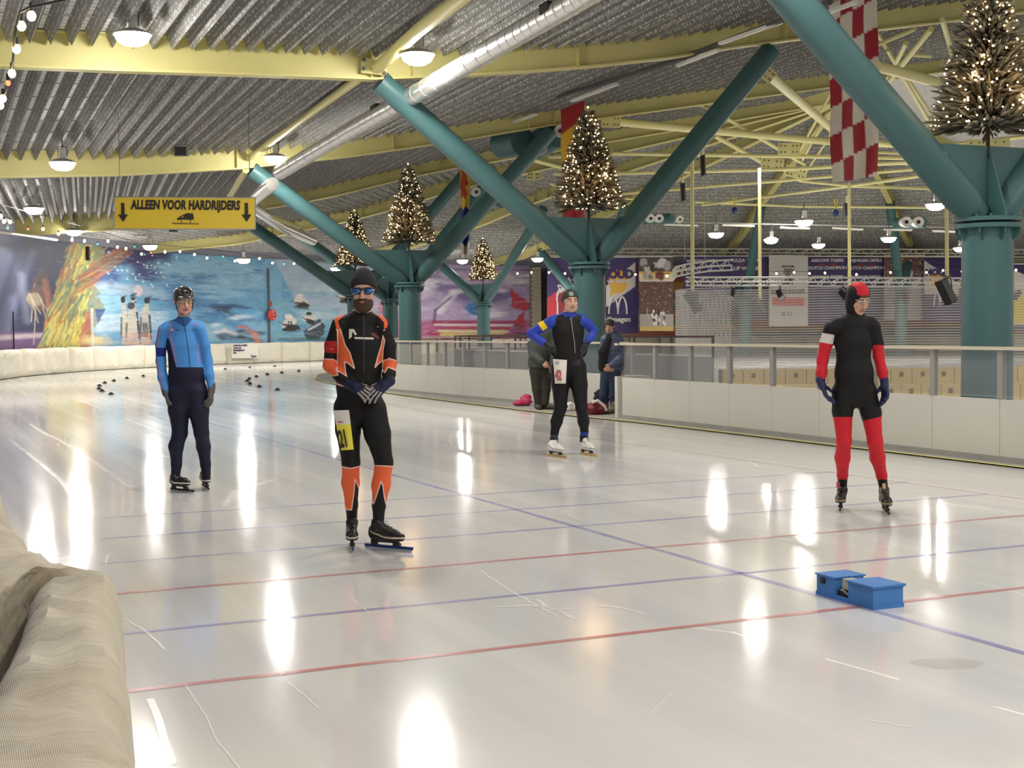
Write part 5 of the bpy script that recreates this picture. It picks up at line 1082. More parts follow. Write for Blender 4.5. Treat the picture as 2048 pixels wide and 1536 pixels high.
# ================================================================ PEOPLE: smooth implicit bodies polygonised with surface nets
def A3(v): return np.array([v[0], v[1], v[2]], float)
def cone(a, b, ra, rb, sy=1.0, ax=None, part=''): return dict(k='c', a=A3(a), b=A3(b), ra=ra, rb=rb, sy=sy, part=part)
def ell(c, r, rot=None, part=''): return dict(k='e', c=A3(c), r=np.array(r, float), R=np.array(rot if rot is not None else np.eye(3)), part=part)
def pdist(p, X):
    if p['k'] == 'c':
        a, b = p['a'], p['b']; s = np.array([1, p['sy'], 1]); Q = (X-a)/s; d = (b-a)/s; L2 = d@d+1e-12
        t = np.clip((Q@d)/L2, 0, 1); r = p['ra']+(p['rb']-p['ra'])*t
        return (np.linalg.norm(Q-t[...,None]*d, axis=-1)-r)*(1 if p['sy'] >= 1 else .5+.5*p['sy'])
    Q = (X-p['c'])@p['R']; k0 = np.linalg.norm(Q/p['r'], axis=-1); k1 = np.linalg.norm(Q/(p['r']**2), axis=-1)+1e-9
    return k0*(k0-1)/k1
def smin(a, b, k): h = np.clip(.5+.5*(b-a)/k, 0, 1); return b+(a-b)*h-k*h*(1-h)
def pb(p, m=.07):
    if p['k'] == 'c': r = max(p['ra'], p['rb']); return np.minimum(p['a'], p['b'])-r-m, np.maximum(p['a'], p['b'])+r+m
    r = p['r'].max(); return p['c']-r-m, p['c']+r+m
def axis_pts(lo, hi, h, fine=None):
    xs = [lo]; 
    while xs[-1] < hi:
        st = h
        if fine and fine[0]-h < xs[-1] < fine[1]: st = fine[2]
        xs.append(xs[-1]+st)
    return np.array(xs)
def nets(prims, h=.009, fine=None, k=.02, cut=None):
    """fine: (lo3, hi3, step); returns verts, quads"""
    B = [pb(p, .03) for p in prims]; lo = np.min([b[0] for b in B], 0); hi = np.max([b[1] for b in B], 0)
    ax = [axis_pts(lo[i], hi[i], h, (fine[0][i], fine[1][i], fine[2]) if fine else None) for i in range(3)]
    D = np.full([len(a) for a in ax], .06)
    for p in prims:
        l, u = pb(p, .06); ix = [slice(max(0, np.searchsorted(ax[i], l[i])-1), np.searchsorted(ax[i], u[i])+1) for i in range(3)]
        X = np.stack(np.meshgrid(*[ax[i][ix[i]] for i in range(3)], indexing='ij'), -1)
        if X.size == 0: continue
        d = pdist(p, X); D[tuple(ix)] = -smin(-D[tuple(ix)], d, .006) if False else (smin(D[tuple(ix)], d, p.get('sm', k)) if not p.get('neg') else -smin(-D[tuple(ix)], d, p.get('sm', .006)))
    if cut is not None:
        X = np.stack(np.meshgrid(*ax, indexing='ij'), -1)
        for (c_, n_) in cut: D = np.maximum(D, (X-A3(c_))@A3(n_))
    S = D < 0; nx, ny, nz = D.shape
    acc = np.zeros((nx-1, ny-1, nz-1, 3)); cnt = np.zeros((nx-1, ny-1, nz-1))
    G_ = np.meshgrid(*ax, indexing='ij')
    for a_ in range(3):
        sl0 = [slice(None)]*3; sl1 = [slice(None)]*3; sl0[a_] = slice(0, -1); sl1[a_] = slice(1, None)
        d0, d1 = D[tuple(sl0)], D[tuple(sl1)]; m_ = (d0 < 0) != (d1 < 0); t = np.where(m_, d0/(d0-d1+1e-12), 0)
        pos = np.stack([G_[i][tuple(sl0)]+(t*(G_[i][tuple(sl1)]-G_[i][tuple(sl0)]) if i == a_ else 0) for i in range(3)], -1)*m_[..., None]
        o_ = [i for i in range(3) if i != a_]
        for u in (0, 1):
            for v in (0, 1):
                # cells adjacent: shift along the two other axes
                src = [slice(None)]*3; n1, n2 = D.shape[o_[0]]-1, D.shape[o_[1]]-1
                src[o_[0]] = slice(u, u+n1); src[o_[1]] = slice(v, v+n2)
                acc += pos[tuple(src)]; cnt += m_[tuple(src)]
    act = cnt > 0; idx = np.full(act.shape, -1); idx[act] = np.arange(act.sum()); V = acc[act]/cnt[act][:, None]
    Q = []
    for a_ in range(3):
        o1, o2 = [(1,2),(2,0),(0,1)][a_]
        sl0 = [slice(None)]*3; sl1 = [slice(None)]*3; sl0[a_] = slice(0, -1); sl1[a_] = slice(1, None)
        s0, s1 = S[tuple(sl0)], S[tuple(sl1)]; e = np.argwhere(s0 != s1)
        e = e[(e[:, o1] > 0) & (e[:, o2] > 0) & (e[:, o1] < D.shape[o1]-1) & (e[:, o2] < D.shape[o2]-1)]
        if not len(e): continue
        fl = s0[tuple(e.T)]
        def cell(du, dv): c = e.copy(); c[:, o1] -= du; c[:, o2] -= dv; return idx[tuple(c.T)]
        q = np.stack([cell(1,1), cell(0,1), cell(0,0), cell(1,0)], 1); q[~fl] = q[~fl][:, ::-1]; Q.append(q)
    return V, np.concatenate(Q)
def px_of(V):   # pattern coordinates: position on the front of the figure
    R_, F_, U_ = A3(cR), A3(cF), A3(cU); d = V-np.array([0,0,H]); w_ = d@F_
    return 1024+FPX*(d@R_)/w_, 768-FPX*(d@U_)/w_
def polysd(x, y, pts):
    """signed distance (pixels of pattern), positive inside"""
    P_ = np.array(pts, float); d = np.full(x.shape, 1e9); ins = np.zeros(x.shape, bool)
    for i in range(len(P_)):
        a, b = P_[i], P_[(i+1) % len(P_)]; e = b-a; wx, wy = x-a[0], y-a[1]; t = np.clip((wx*e[0]+wy*e[1])/(e@e+1e-9), 0, 1)
        d = np.minimum(d, np.hypot(wx-t*e[0], wy-t*e[1]))
        if a[1] != b[1]: ins ^= ((a[1] > y) != (b[1] > y)) & (x < (b[0]-a[0])*(y-a[1])/(b[1]-a[1])+a[0])
    return np.where(ins, d, -d)
def linesd(x, y, pts, w_):
    d = np.full(x.shape, 1e9)
    for a, b in zip(pts[:-1], pts[1:]):
        a, b = np.array(a, float), np.array(b, float); e = b-a; wx, wy = x-a[0], y-a[1]; t = np.clip((wx*e[0]+wy*e[1])/(e@e+1e-9), 0, 1); d = np.minimum(d, np.hypot(wx-t*e[0], wy-t*e[1]))
    return w_/2-d
def layer_mat(name, base, layers, rough=.55, noise=.0, sss=0):
    m_, nt, b = new_mat(name); L = nt.links.new; cur = None
    rgb = N(nt, 'ShaderNodeRGB'); rgb.outputs[0].default_value = (*base, 1); cur = rgb.outputs[0]
    for at, col in layers:
        a = N(nt, 'ShaderNodeAttribute', attribute_name=at); g = N(nt, 'ShaderNodeMath', operation='MULTIPLY_ADD'); g.inputs[1].default_value = 2.5; g.inputs[2].default_value = .5; g.use_clamp = True; L(a.outputs['Fac'], g.inputs[0])
        mx_ = N(nt, 'ShaderNodeMix', data_type='RGBA'); L(g.outputs[0], mx_.inputs[0]); L(cur, mx_.inputs[6]); mx_.inputs[7].default_value = (*col, 1); cur = mx_.outputs[2]
    if noise:
        tc = N(nt,'ShaderNodeTexCoord'); nz = N(nt,'ShaderNodeTexNoise', i_Scale=14.0, i_Detail=3.0); L(tc.outputs['Object'], nz.inputs['Vector']); bp = N(nt,'ShaderNodeBump', i_Strength=noise, i_Distance=.01); L(nz.outputs['Fac'], bp.inputs['Height']); L(bp.outputs[0], b.inputs['Normal'])
    L(cur, b.inputs['Base Color']); b.inputs['Roughness'].default_value = rough; b.inputs['Specular IOR Level'].default_value = .3; return m_
def mesh_np(name, V, Q, m_, parent, attrs=None):
    o = A3(ORG.get(parent.name, Vector())) if parent else np.zeros(3)
    me = bpy.data.meshes.new(name); me.vertices.add(len(V)); me.vertices.foreach_set('co', (V-o).ravel()); me.loops.add(Q.size); me.loops.foreach_set('vertex_index', Q.ravel().astype(np.int32))
    me.polygons.add(len(Q)); me.polygons.foreach_set('loop_start', np.arange(0, Q.size, 4)); me.polygons.foreach_set('loop_total', np.full(len(Q), 4)); me.polygons.foreach_set('use_smooth', np.ones(len(Q), bool))
    for k_, v in (attrs or {}).items(): at = me.attributes.new(k_, 'FLOAT', 'POINT'); at.data.foreach_set('value', v.astype(np.float32))
    me.materials.append(m_); me.update(calc_edges=True)
    ob = bpy.data.objects.new(name, me); C.objects.link(ob)
    if parent: ob.parent = parent; ORG[ob.name] = Vector(o)
    return ob
SKIN = (.56,.33,.235); LIP = (.42,.16,.13); BROW = (.10,.055,.03)
def basis(f, up=(0,0,1)):
    f = np.array(f, float); f /= np.linalg.norm(f); r = np.cross(f, up); r /= np.linalg.norm(r); u = np.cross(r, f); return np.stack([r, f, u], 1)   # columns: right, forward, up
def head_prims(c, R, s=1.0, ears=True):
    """c: centre between the ears at eye height; R columns right, forward, up"""
    c = A3(c); g = lambda x, y, z: c+R@(np.array([x,y,z])*s)
    E_ = lambda x, y, z, a, b, d, sm=None: dict(ell(g(x,y,z), np.array([a,b,d])*s, R, 'head'), **({'sm': sm} if sm else {}))
    P_ = [E_(0,-.012,.035,.077,.094,.086), E_(0,.028,-.045,.058,.062,.072,.03), E_(0,.055,-.098,.026,.026,.020,.025), E_(.045,.02,-.075,.02,.035,.03,.025), E_(-.045,.02,-.075,.02,.035,.03,.025),
          E_(0,.078,.026,.05,.016,.012,.02), E_(.038,.066,-.03,.02,.02,.02,.02), E_(-.038,.066,-.03,.02,.02,.02,.02)]
    for sx in (-1, 1): P_.append(dict(ell(g(sx*.031,.098,.002), np.array([.019,.016,.011])*s, R, 'head'), neg=True, sm=.01))
    P_ += [dict(cone(g(0,.086,.012), g(0,.112,-.036), .009*s, .0135*s, part='head'), sm=.012), E_(.012,.100,-.040,.009,.010,.008,.008), E_(-.012,.100,-.040,.009,.010,.008,.008),
           E_(0,.090,-.066,.024,.010,.006,.008), E_(0,.088,-.078,.020,.010,.007,.008)]
    for sx in (-1, 1): P_.append(dict(ell(g(sx*.031,.083,.001), np.array([.013,.012,.010])*s, R, 'head'), sm=.004))
    if ears:
        for sx in (-1, 1): P_.append(dict(ell(g(sx*.080,-.008,-.005), np.array([.009,.020,.032])*s, R, 'head'), sm=.008))
    return P_, g
def face_attrs(V, c, R, s=1.0):
    q = (V-A3(c))@R/s; x, y, z = q[:,0], q[:,1], q[:,2]; ax_ = np.abs(x); fr = y > .05
    eye = np.where(fr, 1-np.hypot((ax_-.031)/.013, (z-.001)/.0055), -1)*3; iris = np.where(fr, 1-np.hypot((ax_-.031)/.0058, (z-.001)/.0056), -1)*3
    brow = np.where(fr, 1-np.hypot((ax_-.033)/.021, (z-.021-(ax_-.03)*-.1)/.0052), -1)*2; lip = np.where(fr, 1-np.hypot(x/.027, (z+.071)/.0105), -1)*3; mouth = np.where(fr, 1-np.hypot(x/.022, (z+.071)/.002), -1)*2
    return dict(eye=eye, iris=iris, brow=brow, lip=lip, mouth=mouth)
FACE_LAYERS = [('lip', LIP), ('mouth', (.12,.04,.035)), ('eye', (.62,.58,.54)), ('iris', (.05,.035,.025)), ('brow', BROW)]
def body_mesh(root, name, prims, headc, R, s, base, layers, attrfn, h=.0095, k=.022, rough=.6, skincol=SKIN):
    lo, hi = A3(headc)-.16, A3(headc)+.16
    V, Q = nets(prims, h, (lo, hi, .0045), k)
    px, py = px_of(V); parts = {}
    for p in prims:
        if p.get('neg'): continue
        d = pdist(p, V); parts[p['part']] = np.minimum(parts.get(p['part'], 9.), d)
    at = attrfn(V, px, py, parts); at.update(face_attrs(V, headc, R, s))
    at = {k_: (np.where(at['skin'] > 0, v, -5) if k_ in ('eye','iris','brow','lip','mouth') else v) for k_, v in at.items()}
    # order: suit layers, then skin and features
    m_ = layer_mat(name, base, layers+[('skin', skincol)]+FACE_LAYERS, rough, noise=.12)
    return mesh_np('body', V, Q, m_, root, at)
def hand(root, name, wrist, direc, palm_n, m_, thumb=1, curl=.5, s=1.0, spread=.12, attrs=None, layers=None, h=.0042, part='glove', thumb_in=.5, cuff=True):
    """wrist point, direction to the knuckles, palm normal; thumb=+-1 picks the side"""
    w_ = A3(wrist); f = np.array(direc, float); f /= np.linalg.norm(f); n_ = np.array(palm_n, float); n_ -= f*(n_@f); n_ /= np.linalg.norm(n_); t = np.cross(f, n_)*thumb
    pr = []
    if cuff: pr.append(cone(w_-f*.035*s, w_+f*.02*s, .033*s, .031*s, part='cuff'))
    kn = []
    for i, (o, L_) in enumerate(((.030,.092),(.010,.097),(-.011,.092),(-.030,.083))):
        kp = w_+(f*L_+t*o)*s; kn.append(kp); pr.append(cone(w_+(f*.015+t*o*.6)*s, kp, .0165*s, .0135*s, part='palm'))
    for i, (kp, ln) in enumerate(zip(kn, (.072,.080,.074,.058))):
        sp = (1.5-i)*spread; a = curl*(.55+.12*i); d = f*math.cos(a)+n_*math.sin(a)+t*sp*(1-curl*.6); d /= np.linalg.norm(d); p = kp
        for j, fr in enumerate((.45,.32,.23)):
            q = p+d*ln*fr*s; pr.append(dict(cone(p, q, (.0140-.001*j)*s, (.0132-.001*j)*s, part='f%d' % i), sm=.004)); p = q; a += curl*(.85 if j == 0 else .6); d = f*math.cos(a)+n_*math.sin(a)+t*sp*.4; d /= np.linalg.norm(d)
    b0 = w_+(f*.022+t*.026+n_*.008)*s; d = f*.62+t*.62+n_*thumb_in; d /= np.linalg.norm(d); b1 = b0+d*.044*s; d2 = f*.9+t*.25+n_*thumb_in; d2 /= np.linalg.norm(d2); b2 = b1+d2*.034*s; b3 = b2+(d2*.8+n_*.25)*.024*s
    pr += [cone(b0, b1, .0185*s, .0135*s, part='thumb'), dict(cone(b1, b2, .0125*s, .0115*s, part='thumb'), sm=.005), dict(cone(b2, b3, .0115*s, .0095*s, part='thumb'), sm=.005)]
    V, Q = nets(pr, h*s, None, .009)
    at = None
    if attrs: at = attrs(V, pr)
    return mesh_np(part, V, Q, m_, root, at)
def skate(root, tip, heading, s=1.0, bootm=None, bladem=None, stripe=None, tubem=None, lift=0, ankle=None, Lb=.40, boot_l=.275):
    """tip: blade tip on the ice (x,y); heading: direction the toe points (world xy)"""
    f = Vector((heading[0], heading[1], 0)).normalized(); r = Vector((f.y, -f.x, 0)); up = Vector((0,0,1)); T = Vector((tip[0], tip[1], lift)); rear = T-f*Lb
    heel = T-f*(Lb*.16+boot_l-.02)+up*.098; toe = heel+f*(boot_l-.05); ball = heel+f*(boot_l*.62); an = Vector(ankle) if ankle is not None else heel+up*.12+f*.02
    pr = [cone(heel+up*.0, ball-up*.004, .034, .040, part='boot'), cone(ball-up*.004, toe-up*.002, .040, .027, part='boot'), cone(heel+up*.01+f*.004, an, .036, .043, part='shaft'), cone(ball+up*.015, an+f*.028-up*.03, .032, .034, part='boot'), ell(heel-f*.012+up*.03, (.03,.03,.045), part='boot')]
    V, Q = nets(pr, .006, None, .02, cut=[(heel-up*.030, -up)])
    q = V-A3(heel); along = q@A3(f); hz = q[:,2]; at = dict(st=.006-np.abs(hz-(-.004+.038*np.clip((.12-along)/.12, 0, 1)**1.5)-.0)) ; at['st'] = at['st']*120; at['st'] = np.where(along < -.012, -2, at['st'])
    b = mesh_np('skate_boot', V, Q, bootm, root, at)
    X3 = (f, r, up)
    q = MB(); q.loft([[rear+up*.0+r*.0008, rear+up*.022+r*.0008, rear+up*.022-r*.0008, rear-r*.0008], [T-f*.012+r*.0008, T+up*.022+r*.0008, T+up*.022-r*.0008, T-f*.012-r*.0008]]); q.build('blade', bladem, b)
    q = MB(); q.tube([rear+up*.028, T+up*.028], .0085, 8); q.box((rear+T)/2+up*.022, (Lb*.99,.006,.014), X3); q.build('blade_tube', tubem or bladem, b, smooth=True)
    q = MB(); q.box(heel+f*.0-up*.048, (.05,.018,.045), X3); q.box(ball+f*.01-up*.05, (.045,.02,.03), X3); q.box((heel+ball)/2-up*.040, (.17,.014,.010), X3); q.tube([ball+f*.03-up*.055-r*.018, ball+f*.03-up*.055+r*.018], .012, 8); q.build('clap_hinge', M['black'], b)
    q = MB()
    zz = [ball.lerp(an+f*.05, .15+.1*i)+up*.030+r*(.02 if i % 2 else -.02) for i in range(8)]; q.tube(zz, .0025, 4); q.build('laces', M['lace'], b); return b, an
M['lace'] = mat('lace', (.05,.05,.05), .6); M['steel'] = mat('steel_blade', (.65,.65,.66), .25, metal=1); M['bluealu'] = mat('blue_aluminium', (.02,.06,.24), .35, metal=.5); M['goldalu'] = mat('gold_blade', (.66,.46,.20), .35, metal=.4)
def toward(p, a=0.):
    v = -Vector((p[0], p[1], 0)).normalized(); return (v.x*math.cos(a)-v.y*math.sin(a), v.x*math.sin(a)+v.y*math.cos(a))
def boot_mat(name, base, st): return layer_mat(name, base, [('st', st)], .35)
def shell(root, name, prims, m_, cut=None, h=.0055, attrs=None, k=.02, fine=None):
    V, Q = nets(prims, h, fine, k, cut=cut); at = None
    if attrs: at = attrs(V)
    return mesh_np(name, V, Q, m_, root, at)
def torso(J, base_w, part='torso', sy=.62):
    """J: list of (centre, half width) from top to bottom -> flattened cones"""
    out = []
    for (a, ra), (b, rb) in zip(J[:-1], J[1:]): out.append(cone(a, b, ra, rb, sy=sy, part=part))
    return out
def limb(pts, rs, part, sy=1.0): return [cone(a, b, ra, rb, sy=sy, part=part) for a, b, ra, rb in zip(pts[:-1], pts[1:], rs[:-1], rs[1:])]
BK = (.0045,.0045,.005)

# ---------------------------------------------------------------- A: bearded skater, black and orange
def person_A():
    Y = 9.35; s = Y/FPX; J = lambda x, y, d=0: P(x, y, Y+d)
    root = thing('person', 'bearded skater in black and orange suit, black beanie and mirrored blue glasses, hands folded', 'person', G(757,1103), 'skaters on the ice')
    hc = J(727, 583, -.005); R = basis((.02,-1,-.02)); hp, g = head_prims(hc, R, 1.04, ears=False)
    tr_ = torso([(J(722,652,.01),.118),(J(720,690,.0),.149),(J(719,735,.0),.145),(J(718,770,.0),.150),(J(719,808,.01),.145)], 0)
    tr_ += [cone(J(688,647), J(755,648), .052, .052, sy=.9, part='torso'), cone(J(721,775,.02), J(721,815,.02), .115, .105, sy=.8, part='torso')]
    tr_ += [cone(J(726,612,.012), J(725,640,.02), .052, .060, part='neck'), cone(J(725,636,.03), J(690,646,.02), .045, .05, part='torso'), cone(J(725,636,.03), J(757,647,.02), .045, .05, part='torso')]
    aL = limb([J(679,650), J(664,690,.01), J(659,731,.015), J(684,757,-.07), J(707,773,-.125)], [.056,.048,.042,.041,.030], 'armL')
    aR = limb([J(764,651), J(777,692,.01), J(780,728,.015), J(778,748,-.05), J(771,768,-.115)], [.055,.048,.042,.042,.030], 'armR')
    ankL, ankR = P(704,1040,9.52), P(757,1040,9.36)
    lL = limb([J(694,815,.02), J(696,860,.02), J(702,925,.02), P(701,965,9.46), P(703,1010,9.50), ankL], [.092,.084,.060,.060,.042,.036], 'legL')
    lR = limb([J(744,818,.0), J(755,868,-.01), J(768,925,-.02), P(762,970,9.36), P(758,1010,9.37), ankR], [.098,.088,.060,.062,.044,.038], 'legR')
    beard = [dict(ell(g(0,.032,-.078), (.062,.066,.062), R, 'head'), sm=.01)]
    prims = tr_+aL+aR+lL+lR+hp
    ORN = hexc('e8663c')
    def att(V, x, y, D):
        arm = np.minimum(D['armL'], D['armR']); leg = np.minimum(D['legL'], D['legR']); body = np.minimum(D['torso'], D['neck'])
        isarm = (body-arm)*300; isarm = np.where(y > 655, isarm, (body-arm)*300-3)
        pl = polysd(x, y, [(668,636),(697,622),(676,642),(680,655),(690,690),(700,706),(709,737),(697,727),(689,723),(691,745),(700,775),(670,768),(674,735),(676,700),(675,668)])
        pr_ = polysd(x, y, [(744,623),(768,634),(776,645),(772,668),(766,700),(765,722),(757,727),(750,735),(756,713),(763,690),(768,662),(768,645),(760,636)])
        el = polysd(x, y, [(640,723),(648,718),(668,719),(678,728),(672,738),(676,750),(664,752),(645,742)]); er = polysd(x, y, [(766,722),(778,717),(795,722),(796,742),(786,738),(776,734),(770,745),(765,742)])
        kneeL = polysd(x, y, [(680,933),(702,937),(722,932),(722,985),(713,965),(710,958),(708,985),(703,1020),(692,1019),(680,980)]); kneeR = polysd(x, y, [(744,931),(790,933),(786,985),(773,1011),(769,995),(766,972),(762,962),(755,985),(747,1008),(738,990)])
        org = np.maximum(np.minimum(np.maximum(pl, pr_), 9-isarm), np.minimum(np.maximum(el, er), isarm)); org = np.maximum(org, np.maximum(kneeL, kneeR)); org = np.where((y < 640) & (D['head'] < .02), -9, org)
        band = np.minimum(polysd(x, y, [(640,680),(673,683),(675,707),(640,704)]), np.where(D['armL'] < body+.01, 9, -9))
        tape = linesd(x, y, [(651,697),(667,698)], 1.0)
        lg = np.maximum.reduce([polysd(x, y, [(698,658),(708,658),(714,669),(710,671),(706,664),(704,665),(704,673),(698,679)]), polysd(x, y, [(708,674),(748,675),(747,679),(710,678)]), polysd(x, y, [(753,652),(760,654),(765,659),(757,658)])]); lg = np.where(isarm < 0, lg, -5)
        lgo = np.maximum(polysd(x, y, [(741,667),(748,666),(758,674),(761,676),(758,678),(750,674),(744,670)]), -9); lgo = np.where(isarm < 0, lgo, -5)
        skin = (np.minimum(D['neck'], 9)*0-D['head']+.012)*300; nk = np.where((D['neck'] < body+.004) & (y < 626), (626-y), -5.); skin = np.maximum(np.where(y < 622, 4., -4.), nk)
        be = V-A3(hc); q = be@R/1.04
        return dict(edge=np.where(y > 657, 1.2-np.abs(org), -5), orange=org, band=band, tape=tape, logo=lg, logo2=lgo, skin=skin)
    body_mesh(root, 'suit_black_orange', prims, hc, R, 1.04, BK, [('orange', ORN), ('edge', hexc('e9c3b0')), ('band', hexc('a81f22')), ('tape', hexc('d8b0a8')), ('logo', hexc('d9d3c4')), ('logo2', hexc('7d3f36'))], att, h=.0085)
    # beard
    M['beard'] = mat('brown_beard', (.075,.038,.020), .85, noise=.5, nscale=120, bump=.8, bscale=220)
    bp_ = [ell(g(0,.030,-.075), np.array([.066,.074,.064])*1.04, R), ell(g(0,.055,-.105), np.array([.040,.038,.032])*1.04, R), dict(ell(g(0,.094,-.050), np.array([.026,.014,.006])*1.04, R), sm=.012), dict(ell(g(0,.105,-.068), np.array([.022,.020,.0085])*1.04, R), neg=True), dict(ell(g(.042,.085,-.015), np.array([.036,.05,.034])*1.04, R), neg=True), dict(ell(g(-.042,.085,-.015), np.array([.036,.05,.034])*1.04, R), neg=True),
           dict(ell(g(0,.12,-.035), np.array([.022,.03,.018])*1.04, R), neg=True)]
    shell(root, 'beard', bp_, M['beard'], h=.0042, k=.015, cut=[(g(0,0,-.022), R[:,2])])
    # beanie
    M['beanie'] = mat('black_beanie', (.013,.013,.014), .85, bump=.3, bscale=90)
    shell(root, 'beanie', [ell(g(0,-.014,.040), np.array([.088,.105,.098])*1.04, R), ell(g(0,-.02,.110), np.array([.050,.06,.048])*1.04, R), ell(g(.0,-.03,-.005), np.array([.090,.075,.06])*1.04, R)], M['beanie'], cut=[(g(0,.02,.038), R@np.array([0,.9,-.42])*1.0)] if False else [(g(0,.075,.040), R@np.array([0,.35,-.94])), (g(0,0,-.045), R@np.array([0,0,-1.]))], h=.005, k=.03)
    # glasses
    M['mirror_lens'] = mat('mirror_lens_blue', (.06,.14,.36), .12, metal=.85)
    gl = [ell(g(.036,.084,.000), np.array([.036,.018,.021])*1.04, R), ell(g(-.036,.084,.000), np.array([.036,.018,.021])*1.04, R), cone(g(-.064,.066,.004), g(.064,.066,.004), .012, .012)]
    shell(root, 'glasses_lens', gl, M['mirror_lens'], h=.004, k=.006)
    q = MB(); q.tube([Vector(g(x,y,z)) for x,y,z in ((-.080,-.01,.014),(-.070,.06,.018),(-.045,.096,.024),(0,.108,.016),(.045,.096,.024),(.070,.06,.018),(.080,-.01,.014))], .0045, 6); q.tube([Vector(g(x,y,z)) for x,y,z in ((0,.107,.016),(.004,.110,.003))], .005, 6); q.build('glasses_frame', M['black'], root)
    # collar
    q = MB(); c = Vector(J(725,634,.012)); q.lathe(c-Vector((0,0,.02)), [(.072,-.012),(.064,.02),(.060,.042),(.055,.040),(.055,.0)], 28); q.build('collar', M['suitblack'], root, smooth=True)
    q = MB(); q.tube([P(727,632,Y-.105), P(728,655,Y-.12), P(728,700,Y-.11), P(727,745,Y-.10)], .0022, 5); q.build('zip', M['darkgrey'], root)
    # gloves: navy with pale finger strips
    def gat(V, pr):
        D = {}
        for p in pr: d = pdist(p, V); D[p['part']] = np.minimum(D.get(p['part'], 9.), d)
        a = np.min([D['f%d' % i] for i in range(4)], 0); ax_ = [p for p in pr if p['part'] in ('f0','f1','f2','f3')]
        ctr = np.full(len(V), 9.)
        for p in ax_:
            d_ = p['b']-p['a']; t = np.clip(((V-p['a'])@d_)/(d_@d_), 0, 1); q = V-p['a']-t[:,None]*d_; lat = np.abs(q[:,0]*.6+q[:,2]*.4); ld = np.cross(d_, [0,1,0]); ld = ld/(np.linalg.norm(ld)+1e-9); lat = np.abs(q@ld)+np.where(q[:,1] > .002, .02, 0)+np.where(p['part'] == 'f0', -.003, 0); ctr = np.where(pdist(p, V) < .0035, np.minimum(ctr, lat), ctr)
        return dict(strip=np.maximum((.0058-ctr)*900, (D['palm']-D['thumb'])*400-3))
    mg = layer_mat('navy_glove', (.012,.014,.05), [('strip', hexc('a39c8c'))], .6)
    hand(root, 'A', P(706,772,Y-.125), (.080,-.055,-.035), (.55,.3,-.8), mg, thumb=1, curl=.55, s=1.1, attrs=gat, spread=.10)
    hand(root, 'A', P(772,768,Y-.115), (-.060,-.055,-.045), (-.45,.35,-.8), mg, thumb=-1, curl=.45, s=1.1, attrs=gat, spread=.10)
    bm = boot_mat('black_boot_cream', (.012,.011,.012), hexc('cfc2a4'))
    skate(root, G(706,1107)[:2], toward(G(706,1107), .03), bootm=bm, bladem=M['steel'], tubem=M['bluealu'], ankle=P(704,1045,9.50))
    t2, r2 = G(826,1105), G(724,1096); skate(root, t2[:2], (t2-r2)[:2], bootm=bm, bladem=M['steel'], tubem=M['bluealu'], ankle=P(755,1045,9.36))
    # thigh number
    M['nw'] = mat('bib_white', (.70,.68,.62), .6); M['ny'] = mat('bib_yellow', (.78,.70,.06), .55)
    q = MB(); x0 = lambda v: [(666.5+v*16, 821+v*80), (698+v*9.5, 820+v*79)]
    def sheet(v0, v1, m_, nm, o=-.124):
        q = MB(); rows = []
        for v in np.linspace(v0, v1, 6):
            (xa, ya), (xb, yb) = x0(v); rows.append([P(xa+(xb-xa)*u, ya+(yb-ya)*u, Y+.02+o*math.cos((u-.62)*.9)+.004*(v)) for u in np.linspace(0, 1, 7)])
        q.loft(rows, closed=False); return q.build(nm, m_, root, smooth=True)
    sheet(0, .36, M['nw'], 'number_label'); lab = sheet(.355, 1, M['ny'], 'number_label')
    text_mesh('21', .16, 'number', M['ink'], root, P(686.5,879,Y-.117), Vector((.985,.0,.17)).normalized(), Vector((-.17,0,.985)).normalized(), bold=.006, xs=.36)
    q = MB(); q.prism([P(x,y,Y-.113) for x,y in ((676,842),(690,844),(676,846))], (0,-.002,0)); q.build('logo_mark', M['tred'], root)
M['suitblack'] = mat('suit_black', BK, .6)
person_A()

